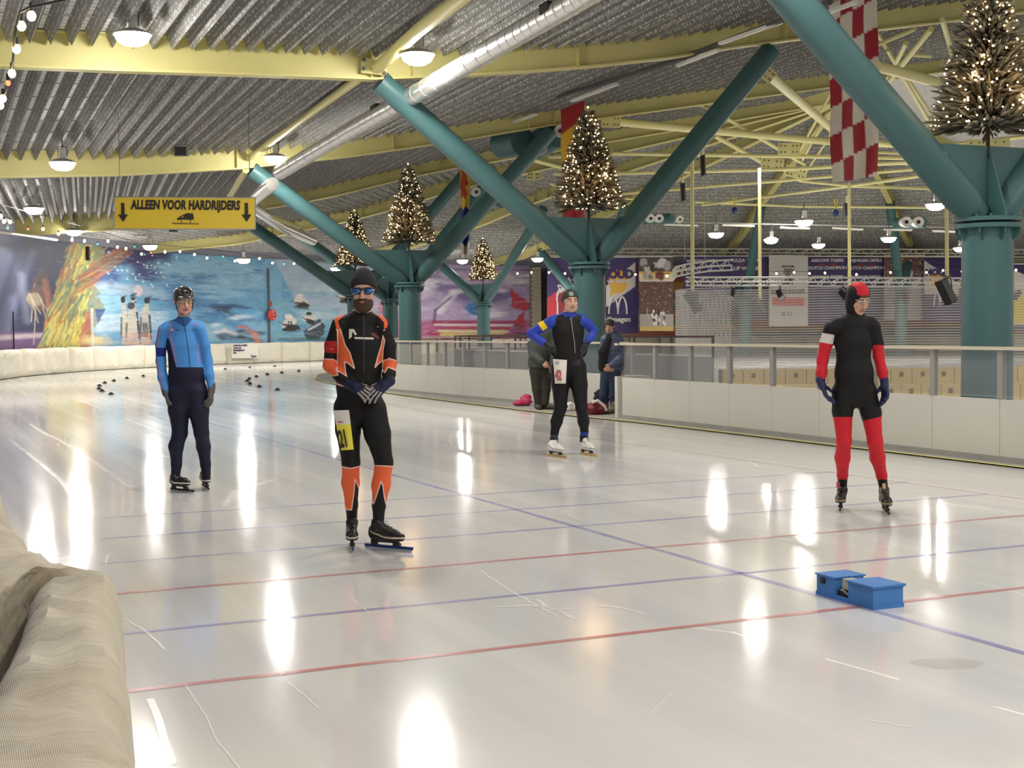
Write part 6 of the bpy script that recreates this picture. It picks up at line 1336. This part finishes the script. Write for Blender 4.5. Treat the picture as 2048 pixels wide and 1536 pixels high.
# ---------------------------------------------------------------- D: red hooded skater
def person_D():
    Y = 11.0; J = lambda x, y, d=0: P(x, y, Y+d)
    root = thing('person', 'skater in black suit with red sleeves, red knee-length leggings and red hood, looking down', 'person', G(1728,1028), 'skaters on the ice')
    hc = J(1716, 597, -.04); R = basis((.42,-1,-.42)); hp, g = head_prims(hc, R, .98, ears=False)
    tr_ = torso([(J(1708,655),.125),(J(1707,685),.145),(J(1707,716),.130),(J(1708,745),.150),(J(1710,778,.01),.155)], 0)
    tr_ += [cone(J(1672,655), J(1741,653), .050, .050, sy=.85, part='torso'), cone(J(1710,770,.02), J(1710,780,.02), .135, .110, sy=.75, part='torso'), cone(J(1712,622,.0), J(1709,645,.01), .062, .075, part='neck'), cone(J(1709,640,.02), J(1672,648,.01), .055, .05, part='torso'), cone(J(1709,640,.02), J(1742,646,.01), .055, .05, part='torso')]
    aL = limb([J(1661,656), J(1652,687,.02), J(1645,720,.03), J(1643,745,.0), J(1642,766,-.02)], [.053,.049,.044,.040,.029], 'armL')
    aR = limb([J(1748,654), J(1755,687,.02), J(1757,712,.03), J(1765,745,.0), J(1769,766,-.02)], [.052,.047,.042,.040,.029], 'armR')
    ankL, ankR = P(1685,975,11.25), P(1767,975,11.22)
    lL = limb([J(1687,784,.02), J(1685,822,.02), J(1688,882,.0), P(1685,915,11.1), P(1685,950,11.2), ankL], [.094,.080,.058,.060,.042,.036], 'legL')
    lR = limb([J(1729,784,.02), J(1742,825,.02), J(1750,882,.0), P(1755,915,11.1), P(1763,950,11.18), ankR], [.094,.080,.059,.060,.042,.036], 'legR')
    RED = hexc('c8202e')
    def att(V, x, y, D):
        body = np.minimum(D['torso'], D['neck']); arm = np.minimum(D['armL'], D['armR']); isarm = (body-arm)*300
        red = np.minimum(isarm, np.where(x < 1710, np.minimum(y-(683+.35*(x-1645)), 758-y), np.minimum(y-690, 764-y)))
        legs = np.minimum(np.where(x < 1710, y-834, y-836-.25*(1750-x)), 959-y); red = np.maximum(red, legs)
        wh = np.minimum(np.minimum(polysd(x, y, [(1640,665),(1669,670),(1666,689),(1638,684)]), isarm), np.where(x < 1690, 5, -5))
        q = (V-A3(hc))@R/.98; face = 1-np.hypot(q[:,0]/.062, (q[:,2]+.028)/.086); skin = np.where((q[:,1] > .015) & (D['head'] < .03), face*9, -5)
        lg = linesd(x, y, [(1677,872.5),(1688,872)], 1.0)
        return dict(red=red, white=wh, mark=lg, skin=skin)
    body_mesh(root, 'suit_black_red', tr_+aL+aR+lL+lR+hp, hc, R, .98, BK, [('red', RED), ('white', hexc('cfc9c4')), ('mark', hexc('e6b8b4'))], att, h=.0085)
    def hat(V):
        q = (V-A3(hc))@R/.98; x, z, y = q[:,0], q[:,2], q[:,1]; return dict(redp=np.minimum((.052-np.abs(x-.012))*300, (z-.052)*300))
    hm = layer_mat('hood_black_red', BK, [('redp', RED)], .6)
    hd = [ell(g(0,-.012,.036), np.array([.087,.104,.098])*.98, R), ell(g(0,-.02,-.04), np.array([.083,.085,.085])*.98, R), cone(g(0,-.01,-.085), J(1710,640,.015), .066, .075), dict(ell(g(0,.115,-.028), np.array([.060,.09,.085])*.98, R), neg=True, sm=.008)]
    shell(root, 'hood', hd, hm, h=.005, attrs=hat, k=.03)
    q = MB(); q.lathe(Vector(g(0,.086,.050)), [(.001,.0)], 3)
    M['hair_brown'] = mat('brown_hair', (.09,.05,.028), .8, bump=.5, bscale=150)
    shell(root, 'fringe', [ell(g(.0,.080,.048), np.array([.045,.018,.012]), R)], M['hair_brown'], h=.004)
    M['clear_lens'] = glass_mat('clear_lens', (.86,.86,.84), .14, .05)
    gl = [ell(g(.030,.096,.0), (.025,.008,.016), R), ell(g(-.030,.096,.0), (.025,.008,.016), R)]
    shell(root, 'glasses_lens', gl, M['clear_lens'], h=.004, k=.004); q = MB(); q.tube([Vector(g(x,y,z)) for x,y,z in ((-.074,.0,.006),(-.056,.08,.010),(0,.106,.010),(.056,.08,.010),(.074,.0,.006))], .0022, 5); q.build('glasses_frame', M['white'], root)
    mg = mat('blue_glove', (.012,.016,.075), .6)
    hand(root, 'D', P(1643,768,Y-.02), (.045,-.02,-.13), (.75,-.25,.25), mg, thumb=-1, curl=.45, s=1.05, spread=.30)
    hand(root, 'D', P(1769,768,Y-.02), (.004,-.02,-.13), (-.75,-.25,.2), mg, thumb=1, curl=.45, s=1.05, spread=.25)
    bm = boot_mat('dark_boot_tan', (.018,.017,.016), hexc('9c8656')); sk = dict(bootm=bm, bladem=M['steel'], tubem=M['black'])
    skate(root, G(1680,1027)[:2], toward(G(1680,1027), -.03), ankle=P(1685,980,11.22), **sk); skate(root, G(1779,1034)[:2], toward(G(1779,1034), .14), ankle=P(1768,980,11.2), **sk)
    q = MB(); q.box(P(1676,970,11.16), (.016,.05,.05)); q.build('ankle_tag', mat('tag_red', (.4,.03,.04), .5), root); q = MB(); q.box(P(1768,973,11.14), (.025,.01,.05)); q.build('heel_tab', M['goldalu'], root)
person_D()

# ---------------------------------------------------------------- C: number 42
def person_C():
    Y = 16.25; J = lambda x, y, d=0: P(x, y, Y+d)
    root = thing('person', 'skater with number 42 on the thigh, hands on hips, blue and black suit, grey beanie', 'person', G(1145,912), 'skaters on the ice')
    hc = J(1141, 602.5, -.02); R = basis((.22,-1,.02)); hp, g = head_prims(hc, R, 1.10, ears=False)
    tr_ = torso([(J(1136,648),.150),(J(1136,664),.185),(J(1137,686),.168),(J(1136,706),.168),(J(1136,728,.01),.178)], 0)
    tr_ += [cone(J(1112,642), J(1160,640), .068, .068, sy=.85, part='torso'), cone(J(1136,720,.02), J(1137,735,.02), .165, .150, sy=.75, part='torso'), cone(J(1140,618,.01), J(1138,634,.01), .062, .075, part='neck'), cone(J(1138,632,.02), J(1108,642,.01), .055, .06, part='torso'), cone(J(1138,632,.02), J(1163,641,.01), .055, .06, part='torso')]
    aL = limb([J(1104,643), J(1083,655,.05), J(1062,667,.08), J(1080,681,.03), J(1098,692,-.02)], [.068,.060,.052,.050,.036], 'armL')
    aR = limb([J(1166,642), J(1178,651,.05), J(1187,661,.08), J(1181,675,.03), J(1172,687,-.02)], [.066,.058,.050,.047,.036], 'armR')
    ankL, ankR = P(1108,876,16.3), P(1168,871,16.4)
    lL = limb([J(1121,735), J(1121,770), J(1121,816), P(1113,843,16.3), P(1109,866,16.3), ankL], [.118,.105,.072,.070,.046,.042], 'legL')
    lR = limb([J(1153,735), J(1158,770), J(1163,816), P(1167,843,16.35), P(1169,864,16.38), ankR], [.118,.100,.070,.068,.046,.042], 'legR')
    def att(V, x, y, D):
        body = np.minimum(D['torso'], D['neck']); arm = np.minimum(D['armL'], D['armR']); isarm = (body-arm)*200
        vest = polysd(x, y, [(1124,629),(1131,633),(1147,634),(1153,629),(1162,631),(1170,641),(1170,655),(1165,690),(1166,705),(1104,705),(1107,690),(1104,660),(1107,645),(1114,632)])
        blue = np.where(y < 712, -vest, -5); blue = np.where(isarm > 0, np.maximum(blue, 2), blue); blue = np.where((y > 684) & (isarm > 0) & (np.abs(x-1136) < 44), -2, blue); blue = np.where(y > 700, -3, blue)
        cuffs = np.minimum(y-868.5+.1*(1140-x)*.5-.0, 877-y-.0) ; cuffs = np.where(y > 840, np.minimum(y-np.where(x < 1140, 870, 865), np.where(x < 1140, 876, 871)-y), -5)
        blue = np.maximum(blue, cuffs)
        band = np.minimum(polysd(x, y, [(1075,646),(1086,641),(1096,656),(1086,662)]), np.where(D['armL'] < .02, 5, -5)); q = (V-A3(hc))@R/1.1
        skin = np.where((D['head'] < body) | (y < 624), 625-y, -5.); sd = linesd(x, y, [(1099,655),(1103,672),(1108,690)], 1.6); sd = np.where(isarm < 0, sd, -5)
        return dict(blue=blue, band=band, side=sd, skin=skin)
    body_mesh(root, 'suit_blue_black', tr_+aL+aR+lL+lR+hp, hc, R, 1.10, BK, [('side', hexc('9aa9d0')), ('blue', hexc('2a40a8')), ('band', hexc('f0c818'))], att, h=.0095, skincol=(.60,.37,.27))
    def bat(V): q = (V-A3(hc))@R/1.1; return dict(badge=np.where(q[:,1] > .03, 1-np.hypot((q[:,0]-.012)/.026, (q[:,2]-.075)/.024), -2)*6)
    shell(root, 'beanie', [ell(g(0,-.012,.040), np.array([.086,.103,.094])*1.1, R), ell(g(0,-.03,.0), np.array([.085,.075,.06])*1.1, R)], layer_mat('grey_beanie', (.045,.05,.045), [('badge', hexc('8f928c'))], .85, noise=.2), attrs=bat, cut=[(g(0,.07,.034), R@np.array([0,.3,-.95])), (g(0,0,-.03), R@np.array([0,0,-1.]))], h=.0065, k=.03)
    q = MB(); q.lathe(Vector(J(1139,633,.005)), [(.092,-.03),(.080,.0),(.072,.035),(.066,.03),(.066,-.01)], 24); q.build('collar', mat('collar_blue', hexc('2a40a0'), .6), root, smooth=True)
    q = MB(); q.tube([P(1142,637,Y-.125), P(1145,660,Y-.14), P(1149,685,Y-.125), P(1150,706,Y-.11)], .005, 5); q.build('zip', M['grey'], root)
    mg = mat('black_glove', (.012,.012,.014), .6)
    hand(root, 'C', P(1099,692.5,Y-.03), (.10,-.02,-.055), (.1,.9,-.1), mg, thumb=-1, curl=.35, s=1.15, h=.006); hand(root, 'C', P(1171,689,Y-.02), (-.06,-.03,-.09), (-.1,.9,.1), mg, thumb=1, curl=.35, s=1.15, h=.006)
    bm = layer_mat('white_boot', (.70,.68,.64), [('st', (.35,.34,.32))], .4)
    for tx, rx, an in (((1134,917),(1091,911),P(1108,880,16.28)),((1194,914),(1160,908.5),P(1168,875,16.4))):
        t, r = G(*tx), G(*rx); b, _ = skate(root, t[:2], (t-r)[:2], bootm=bm, bladem=M['goldalu'], tubem=M['goldalu'], ankle=an, Lb=.42, boot_l=.30)
        f = Vector(((t-r)[0], (t-r)[1], 0)).normalized(); shell(root, 'boot_heel', [cone(an+Vector((0,0,.02)), an-Vector((0,0,.05)), .050, .052), ell(an-Vector((0,0,.09))-f*.02, (.05,.05,.05))], M['suitblack'], h=.008)
    a, b, c, d_ = P(1106,718,Y-.17), P(1134,720,Y-.185), P(1131.5,767,Y-.155), P(1110,767,Y-.145)
    q = MB(); rows = [[a.lerp(b,u).lerp(d_.lerp(c,u), v)-Vector((0,.02*math.sin(u*3.14)+.01*math.sin(v*3.1),0)) for u in np.linspace(0,1,6)] for v in np.linspace(0,1,6)]; q.loft(rows, closed=False); q.build('number_label', M['nw'], root, smooth=True)
    text_mesh('42', .165, 'number', M['tred'], root, P(1116.5,751.5,Y-.195), fx, fz, bold=.006, xs=.46); q = MB(); q.box(P(1114,725,Y-.2), (.05,.003,.03)); q.build('label_print', mat('print_lilac', (.35,.33,.42), .6), root)
person_C()

# ---------------------------------------------------------------- B: light blue helmeted skater
def person_B():
    Y = 12.95; J = lambda x, y, d=0: P(x, y, Y+d)
    root = thing('person', 'skater in light blue top, navy leggings and glossy black helmet, arms hanging', 'person', G(385,985), 'skaters on the ice')
    hc = J(368, 603, -.02); R = basis((.50,-1,-.12)); hp, g = head_prims(hc, R, 1.0)
    tr_ = torso([(J(366,662),.125),(J(366,690),.150),(J(370,722),.150),(J(373,748),.163),(J(375,780,.01),.172)], 0)
    tr_ += [cone(J(334,656), J(396,656), .050, .050, sy=.85, part='torso'), cone(J(375,775,.02), J(376,795,.02), .155, .145, sy=.75, part='torso'), cone(J(367,628,.01), J(366,648,.01), .050, .062, part='neck'), cone(J(366,645,.02), J(336,653,.01), .05, .05, part='torso'), cone(J(366,645,.02), J(396,653,.01), .05, .05, part='torso')]
    aL = limb([J(327,660), J(322,690,.02), J(322,722,.03), J(325,755,.0), J(331,781,-.02)], [.053,.050,.046,.043,.034], 'armL')
    aR = limb([J(400,660), J(409,690,.02), J(415,720,.03), J(419,750,.0), J(423,776,-.02)], [.053,.050,.045,.042,.033], 'armR')
    ankL, ankR = P(351,952,12.95), P(413,950,13.1)
    lL = limb([J(358,785,.01), J(358,820), J(360,866), P(352,893,12.95), P(353,928,12.95), ankL], [.112,.098,.070,.068,.048,.042], 'legL')
    lR = limb([J(392,785,.01), J(397,820), J(403,866), P(407,893,13.05), P(411,928,13.1), ankR], [.112,.096,.068,.066,.048,.042], 'legR')
    def att(V, x, y, D):
        body = np.minimum(D['torso'], D['neck']); arm = np.minimum(D['armL'], D['armR']); isarm = (body-arm)*220
        navy = np.maximum(y-734.5+.0*x, polysd(x, y, [(334,675),(339,680),(346,710),(353,736),(330,745),(330,700)])); navy = np.where(isarm > 0, -5, navy); navy = np.where(y > 745, np.where(isarm > 0, -5, 5), navy)
        st = np.maximum.reduce([linesd(x, y, p_, 1.2) for p_ in ([(346,644),(341,658),(340,668),(346,685),(351,705),(353.5,733)],[(343,645),(338.5,658),(338,668),(343.5,686),(348.5,706),(351,733)],[(386,645),(396,655),(398.5,668),(397,690),(396,710),(400,728)],[(389,645),(399,655),(401,668),(399.5,690),(398,708),(402,724)])])
        st = np.where(isarm < 1, st, -5); sl_ = np.maximum(linesd(x, y, [(318,655),(315,690),(315,720),(319,750),(323,779)], 1.3), linesd(x, y, [(321,652),(317.5,690),(317.5,720),(321.5,750),(326,779)], 1.1)); st = np.maximum(st, np.where((x < 332), sl_, -5))
        band = np.minimum(polysd(x, y, [(305,696),(334,695),(334,713),(305,713)]), isarm+3); col = polysd(x, y, [(336,639),(350,628),(380,628),(386,638),(372,653),(365,652),(350,643)]); zp = linesd(x, y, [(366,640),(372,670),(377,705),(380,735)], 1.6)
        lg = np.maximum(linesd(x, y, [(380,661),(392,658.5)], 1.4), linesd(x, y, [(352,660.5),(358,659)], 1.8)); rd = polysd(x, y, [(341,657),(347,657),(347,662),(341,662)])
        skin = np.where(y < 634, 633-y, -5.); skin = np.where(y < 626, 5, skin)
        return dict(col=col, navy=navy, st=np.where(navy > 0, -5, st), band=band, zp=np.where(isarm < 0, zp, -5), lg=lg, rd=rd, skin=skin)
    body_mesh(root, 'suit_light_blue', tr_+aL+aR+lL+lR+hp, hc, R, 1.0, hexc('4a8fd6'), [('col', hexc('2f5f9c')), ('st', hexc('b8788f')), ('navy', (.008,.009,.030)), ('band', hexc('1c2c8c')), ('zp', hexc('1c2f5c')), ('lg', hexc('1c2f4c')), ('rd', hexc('e0b0a8'))], att, h=.009, skincol=(.64,.36,.28))
    M['helmet'] = mat('glossy_helmet', (.010,.010,.011), .12, coat=1.0)
    hl = [ell(g(0,-.018,.062), (.094,.122,.082), R), ell(g(0,-.045,.035), (.088,.088,.062), R)]
    for sx, a in ((0,0),(.038,.0),(-.038,.0)): hl.append(dict(cone(g(sx,.105,.085), g(sx*1.2,-.12,.115), .010, .012), neg=True, sm=.008))
    shell(root, 'helmet', hl, M['helmet'], cut=[(g(0,.09,.028), R@np.array([0,.18,-.98])), (g(0,-.05,.0), R@np.array([0,-.1,-1.]))], h=.0055, k=.02)
    q = MB()
    for sx in (-1, 1): q.tube([Vector(g(sx*.082,.02,.03)), Vector(g(sx*.080,.015,-.02)), Vector(g(sx*.066,.03,-.085)), Vector(g(sx*.03,.045,-.118)), Vector(g(0,.05,-.122))], .005, 5); q.tube([Vector(g(sx*.085,-.04,.02)), Vector(g(sx*.080,.0,-.03))], .004, 5)
    q.build('chin_strap', M['black'], root)
    M['yellow_lens'] = glass_mat('yellow_lens', (.80,.74,.40), .22, .05); gl = [ell(g(.032,.092,.002), (.028,.010,.018), R), ell(g(-.032,.092,.002), (.028,.010,.018), R)]; shell(root, 'glasses_lens', gl, M['yellow_lens'], h=.0045, k=.005)
    q = MB(); q.tube([Vector(g(x,y,z)) for x,y,z in ((-.080,.0,.010),(-.060,.075,.016),(0,.106,.016),(.060,.075,.016),(.080,.0,.010))], .003, 5); q.build('glasses_frame', M['darkgrey'], root)
    q = MB(); q.box(Vector(g(.05,.088,.05)), (.035,.01,.012)); q.box(Vector(g(-.03,.10,.055)), (.016,.008,.010)); q.build('helmet_marks', M['tw'], root)
    mg = mat('grey_glove', (.085,.078,.070), .75, noise=.15, nscale=30)
    hand(root, 'B', P(331,783,Y-.02), (.035,-.03,-.125), (.6,.2,.15), mg, thumb=-1, curl=.35, s=1.12, spread=.1, h=.005); hand(root, 'B', P(423,778,Y-.02), (-.004,-.03,-.125), (-.8,.1,.1), mg, thumb=1, curl=.55, s=1.10, spread=.08, h=.005)
    bm = boot_mat('black_boot_white', (.012,.012,.012), hexc('ddd8cc')); sk = dict(bootm=bm, bladem=M['steel'], tubem=M['black'])
    t, r = G(388,987.5), G(331.5,981); skate(root, t[:2], (t-r)[:2], ankle=P(350,957,12.93), Lb=.36, **sk); skate(root, G(418,983)[:2], toward(G(418,983), .16), ankle=P(412,952,13.12), **sk)
person_B()

# ---------------------------------------------------------------- spectators behind the track
def spectator_woman():
    Y = 24.2; J = lambda x, y, d=0: P(x, y, Y+d)
    root = thing('person', 'short dark-haired spectator in blue padded jacket, black scarf and jeans at the barrier', 'person', G(1215,829))
    hc = J(1219, 653, -.02); R = basis((-.35,-1,-.15)); hp, g = head_prims(hc, R, 1.0)
    tr_ = torso([(J(1226,680),.15),(J(1226,700),.185),(J(1225,722),.185),(J(1223,745),.165)], 0, sy=.8)
    tr_ += [cone(J(1221,664), J(1223,674), .052, .06, part='neck'), cone(J(1212,680), J(1234,679), .085, .085, part='torso')]
    aR = limb([J(1238,681), J(1242,703,-.04), J(1238,722,-.14), J(1224,730,-.22)], [.075,.066,.060,.045], 'arm'); aL = limb([J(1212,681), J(1206,702,.03), J(1204,720,.0), J(1212,731,-.12)], [.07,.06,.055,.04], 'arm')
    lg = limb([J(1212,748,.03), J(1207,790,.03), J(1209,817,.05)], [.10,.075,.055], 'leg')+limb([J(1230,748,-.02), J(1228,790,-.02), J(1228,819,-.02)], [.115,.085,.060], 'leg')
    def att(V, x, y, D): return dict(coat=np.where(y < 741, 741-y, -5.), skin=np.where(y < 667, 666-y, -5.), )
    body_mesh(root, 'spectator_blue', tr_+aL+aR+lg+hp, hc, R, 1.0, hexc('2b3850'), [('coat', hexc('2a3550'))], att, h=.014, k=.03, skincol=(.50,.28,.20))
    jm = mat('quilted_blue', hexc('434e68'), .5, bump=.2, bscale=12)
    js = [dict(p, ra=p['ra']+.018, rb=p['rb']+.018) for p in tr_[:3]+aR+aL if p['k'] == 'c']+[cone(J(1212,680), J(1234,679), .1, .1)]
    V, Q = nets(js+[cone(J(1224,722), J(1223,750), .20, .20, sy=.8)], .014, None, .03, cut=[(J(1223,740), (0,0,-1))]); bandz = np.sin(V[:,2]*70)*.004; V[:,1] += bandz; mesh_np('jacket', V, Q, jm, root)
    shell(root, 'scarf', [cone(J(1218,675,-.06), J(1224,677,.0), .072, .075), cone(J(1216,682,-.13), J(1207,704,-.17), .065, .085, sy=.45), cone(J(1207,704,-.17), J(1205,735,-.15), .085, .075, sy=.4)], mat('black_scarf', (.010,.010,.013), .9, bump=.4, bscale=30), h=.012, k=.03)
    shell(root, 'hair', [ell(g(0,-.018,.045), (.088,.104,.085), R), ell(g(0,-.045,-.01), (.082,.07,.07), R), ell(g(-.02,.078,.056), (.058,.026,.026), R), ell(g(.074,-.0,-.005), (.02,.05,.055), R), dict(ell(g(0,.10,-.03), (.066,.075,.07), R), neg=True)], mat('dark_hair', (.022,.012,.010), .7, bump=.5, bscale=70), h=.009)
    hand(root, 'w', J(1212,731,-.12), (.06,-.04,-.05), (0,1,0), mat('skin_hand', (.50,.28,.20), .6), thumb=1, curl=.5, part='hand', h=.008, cuff=False); hand(root, 'w', J(1224,730,-.22), (-.06,-.02,-.05), (0,1,0), bpy.data.materials['skin_hand'], thumb=-1, curl=.5, part='hand', h=.008, cuff=False)
    for x, d in ((1204,.06),(1224,-.06)):
        b = J(x, 826, d); shell(root, 'shoe', [cone((b.x+.05,b.y,.075), (b.x-.10,b.y-.12,.045), .055, .046), cone((b.x+.05,b.y,.08), (b.x+.05,b.y,.17), .06, .065)], mat('olive_boot', (.16,.135,.075), .8), h=.012, cut=[((0,0,.012),(0,0,-1))])
spectator_woman()
def spectator_green():
    Y = 25.6; J = lambda x, y, d=0: P(x, y, Y+d)
    root = thing('person', 'bent-over spectator in dark green coat and brown trousers behind the number 42 skater', 'person', G(1083,815))
    hc = J(1117, 668, -.2); R = basis((.6,-1,-.9)); hp, g = head_prims(hc, R, 1.0)
    tr_ = torso([(J(1096,668,-.1),.19),(J(1086,695,-.04),.205),(J(1081,722,0),.205),(J(1080,740,.01),.185)], 0, sy=.75)
    tr_ += [cone(J(1112,668,-.18), J(1100,670,-.12), .06, .08, part='neck')]
    ar = limb([J(1078,668,-.05), J(1066,690,0), J(1068,712,-.1), J(1084,722,-.25)], [.085,.075,.065,.045], 'arm')+limb([J(1108,672,-.15), J(1112,700,-.2), J(1105,728,-.22)], [.08,.07,.045], 'arm')
    lg = limb([J(1072,742), J(1075,778), J(1077,808)], [.125,.10,.072], 'leg')+limb([J(1092,742), J(1091,778), J(1090,808,-.05)], [.115,.095,.072], 'leg')
    def att(V, x, y, D): return dict(coat=np.where(y < 735, 735-y, -5.), skin=np.where(D['head'] < D['torso']-.02, 3., -5.))
    body_mesh(root, 'spectator_green', tr_+ar+lg+hp, hc, R, 1.0, hexc('2f2b24'), [('coat', hexc('30352e'))], att, h=.014, k=.03)
    jm = mat('green_coat', hexc('373c34'), .7, bump=.3, bscale=10); shell(root, 'coat', [dict(p, ra=p['ra']+.02, rb=p['rb']+.02) for p in tr_[:3]+ar]+[cone(J(1081,725), J(1081,750), .225, .225, sy=.75)], jm, h=.014, k=.03, cut=[(J(1081,735), (0,0,-1))])
    shell(root, 'hair', [ell(g(0,-.018,.045), (.088,.104,.085), R), ell(g(0,-.045,-.01), (.084,.07,.07), R)], mat('grey_hair', (.10,.09,.08), .8), h=.012)
    hand(root, 'g', J(1084,722,-.25), (.05,-.04,-.06), (0,1,0), bpy.data.materials['skin_hand'], thumb=1, curl=.5, part='hand', h=.008, cuff=False); hand(root, 'g', J(1105,728,-.22), (0,-.03,-.08), (0,1,0), bpy.data.materials['skin_hand'], thumb=-1, curl=.5, part='hand', h=.008, cuff=False)
    for x, d, xo in ((1077,.0,.0),(1090,-.05,.14)):
        b = J(x, 815, d); shell(root, 'shoe', [cone((b.x-.02,b.y+.04,.07), (b.x+xo+.02,b.y-.17+xo*.6,.05), .06, .05), cone((b.x,b.y+.03,.08), (b.x,b.y+.03,.15), .055, .06)], mat('brown_shoe', (.035,.022,.018), .6), h=.012, cut=[((0,0,.012),(0,0,-1))])
    for x0, y0, x1, y1, m_, nm, lab in ((1057,684,1063,712,mat('blue_bag', (.01,.02,.16), .6),'blue_bag','blue bag strap on the left of the green-coated spectator'),):
        shell(root, 'shoulder_bag', [cone(J(1060,688,-.02), J(1064,715,0), .055, .06, sy=.6)], m_, h=.012)
    shell(root, 'black_bag', [cone(J(1100,742,-.1), J(1100,752,-.1), .06, .06, sy=.5)], M['black'], h=.012)
spectator_green()
# bags and clothes on the floor by the barrier
def heap(label, pts, m_, extra=None, name='sports_bag'):
    base = pts[0]; rt = thing(name, label, 'bag', Vector((pts[0][0][0], pts[0][0][1], .013)))
    pr = [ell(p, r) for p, r in pts]; V, Q = nets(pr, .014, None, .05, cut=[((0,0,.014),(0,0,-1))])
    V = V+np.array([[.012*math.sin(v[2]*60+v[0]*40), .02*math.sin(v[0]*35), 0] for v in V]); mesh_np('bag_body', V, Q, m_, rt); return rt
b = G(1048,813); rt = heap('crumpled pink bag on the floor left of the green-coated spectator', [((b.x-.05,b.y+.05,.06),(.17,.12,.07)),((b.x+.04,b.y+.05,.12),(.12,.1,.11)),((b.x+.06,b.y+.05,.18),(.06,.06,.05))], mat('pink_bag', (.50,.03,.12), .55, bump=.5, bscale=12))
q = MB(); q.tube([(b.x-.18,b.y-.06,.05),(b.x-.05,b.y-.08,.035),(b.x+.06,b.y-.07,.04)], .012, 6); q.build('bag_strap', mat('bag_trim', (.12,.01,.04), .6), rt)
b = G(1190,831); rt = heap('dark red sports bag beside the spectator in jeans', [((b.x-.02,b.y+.1,.10),(.20,.14,.12)),((b.x+.1,b.y+.12,.12),(.14,.12,.10))], mat('darkred_bag', (.16,.012,.02), .6, bump=.5, bscale=12))
q = MB(); q.tube([(b.x-.05,b.y+.02,.22),(b.x+.05,b.y-.0,.26),(b.x+.16,b.y+.0,.16),(b.x+.2,b.y,.08)], .026, 6); q.build('white_towel', M['nw'], rt)
b = G(1205,826); rt = heap('black woolly hat on top of the dark red bag', [((b.x-.02,b.y+.1,.32),(.12,.1,.10)),((b.x-.0,b.y+.1,.25),(.14,.11,.08))], mat('wool_black', (.012,.012,.016), .9, bump=.6, bscale=30), name='woolly_hat'); rt['category'] = 'hat'; q = MB(); q.sphere((b.x+.02,b.y+.1,.42), .045, 10, 8); q.build('bobble', bpy.data.materials['wool_black'], rt)
b = G(1144,823); rt = heap('white and blue clothes heap between the legs of the number 42 skater', [((b.x-.03,b.y+.05,.09),(.09,.08,.09)),((b.x+.04,b.y+.05,.06),(.1,.08,.06))], M['nw'], name='clothes_heap'); rt['category'] = 'clothes'; shell(rt, 'blue_sleeve', [cone((b.x-.16,b.y+.03,.08),(b.x-.07,b.y+.02,.09),.035,.045)], mat('blue_cloth', (.02,.04,.28), .7), h=.012)
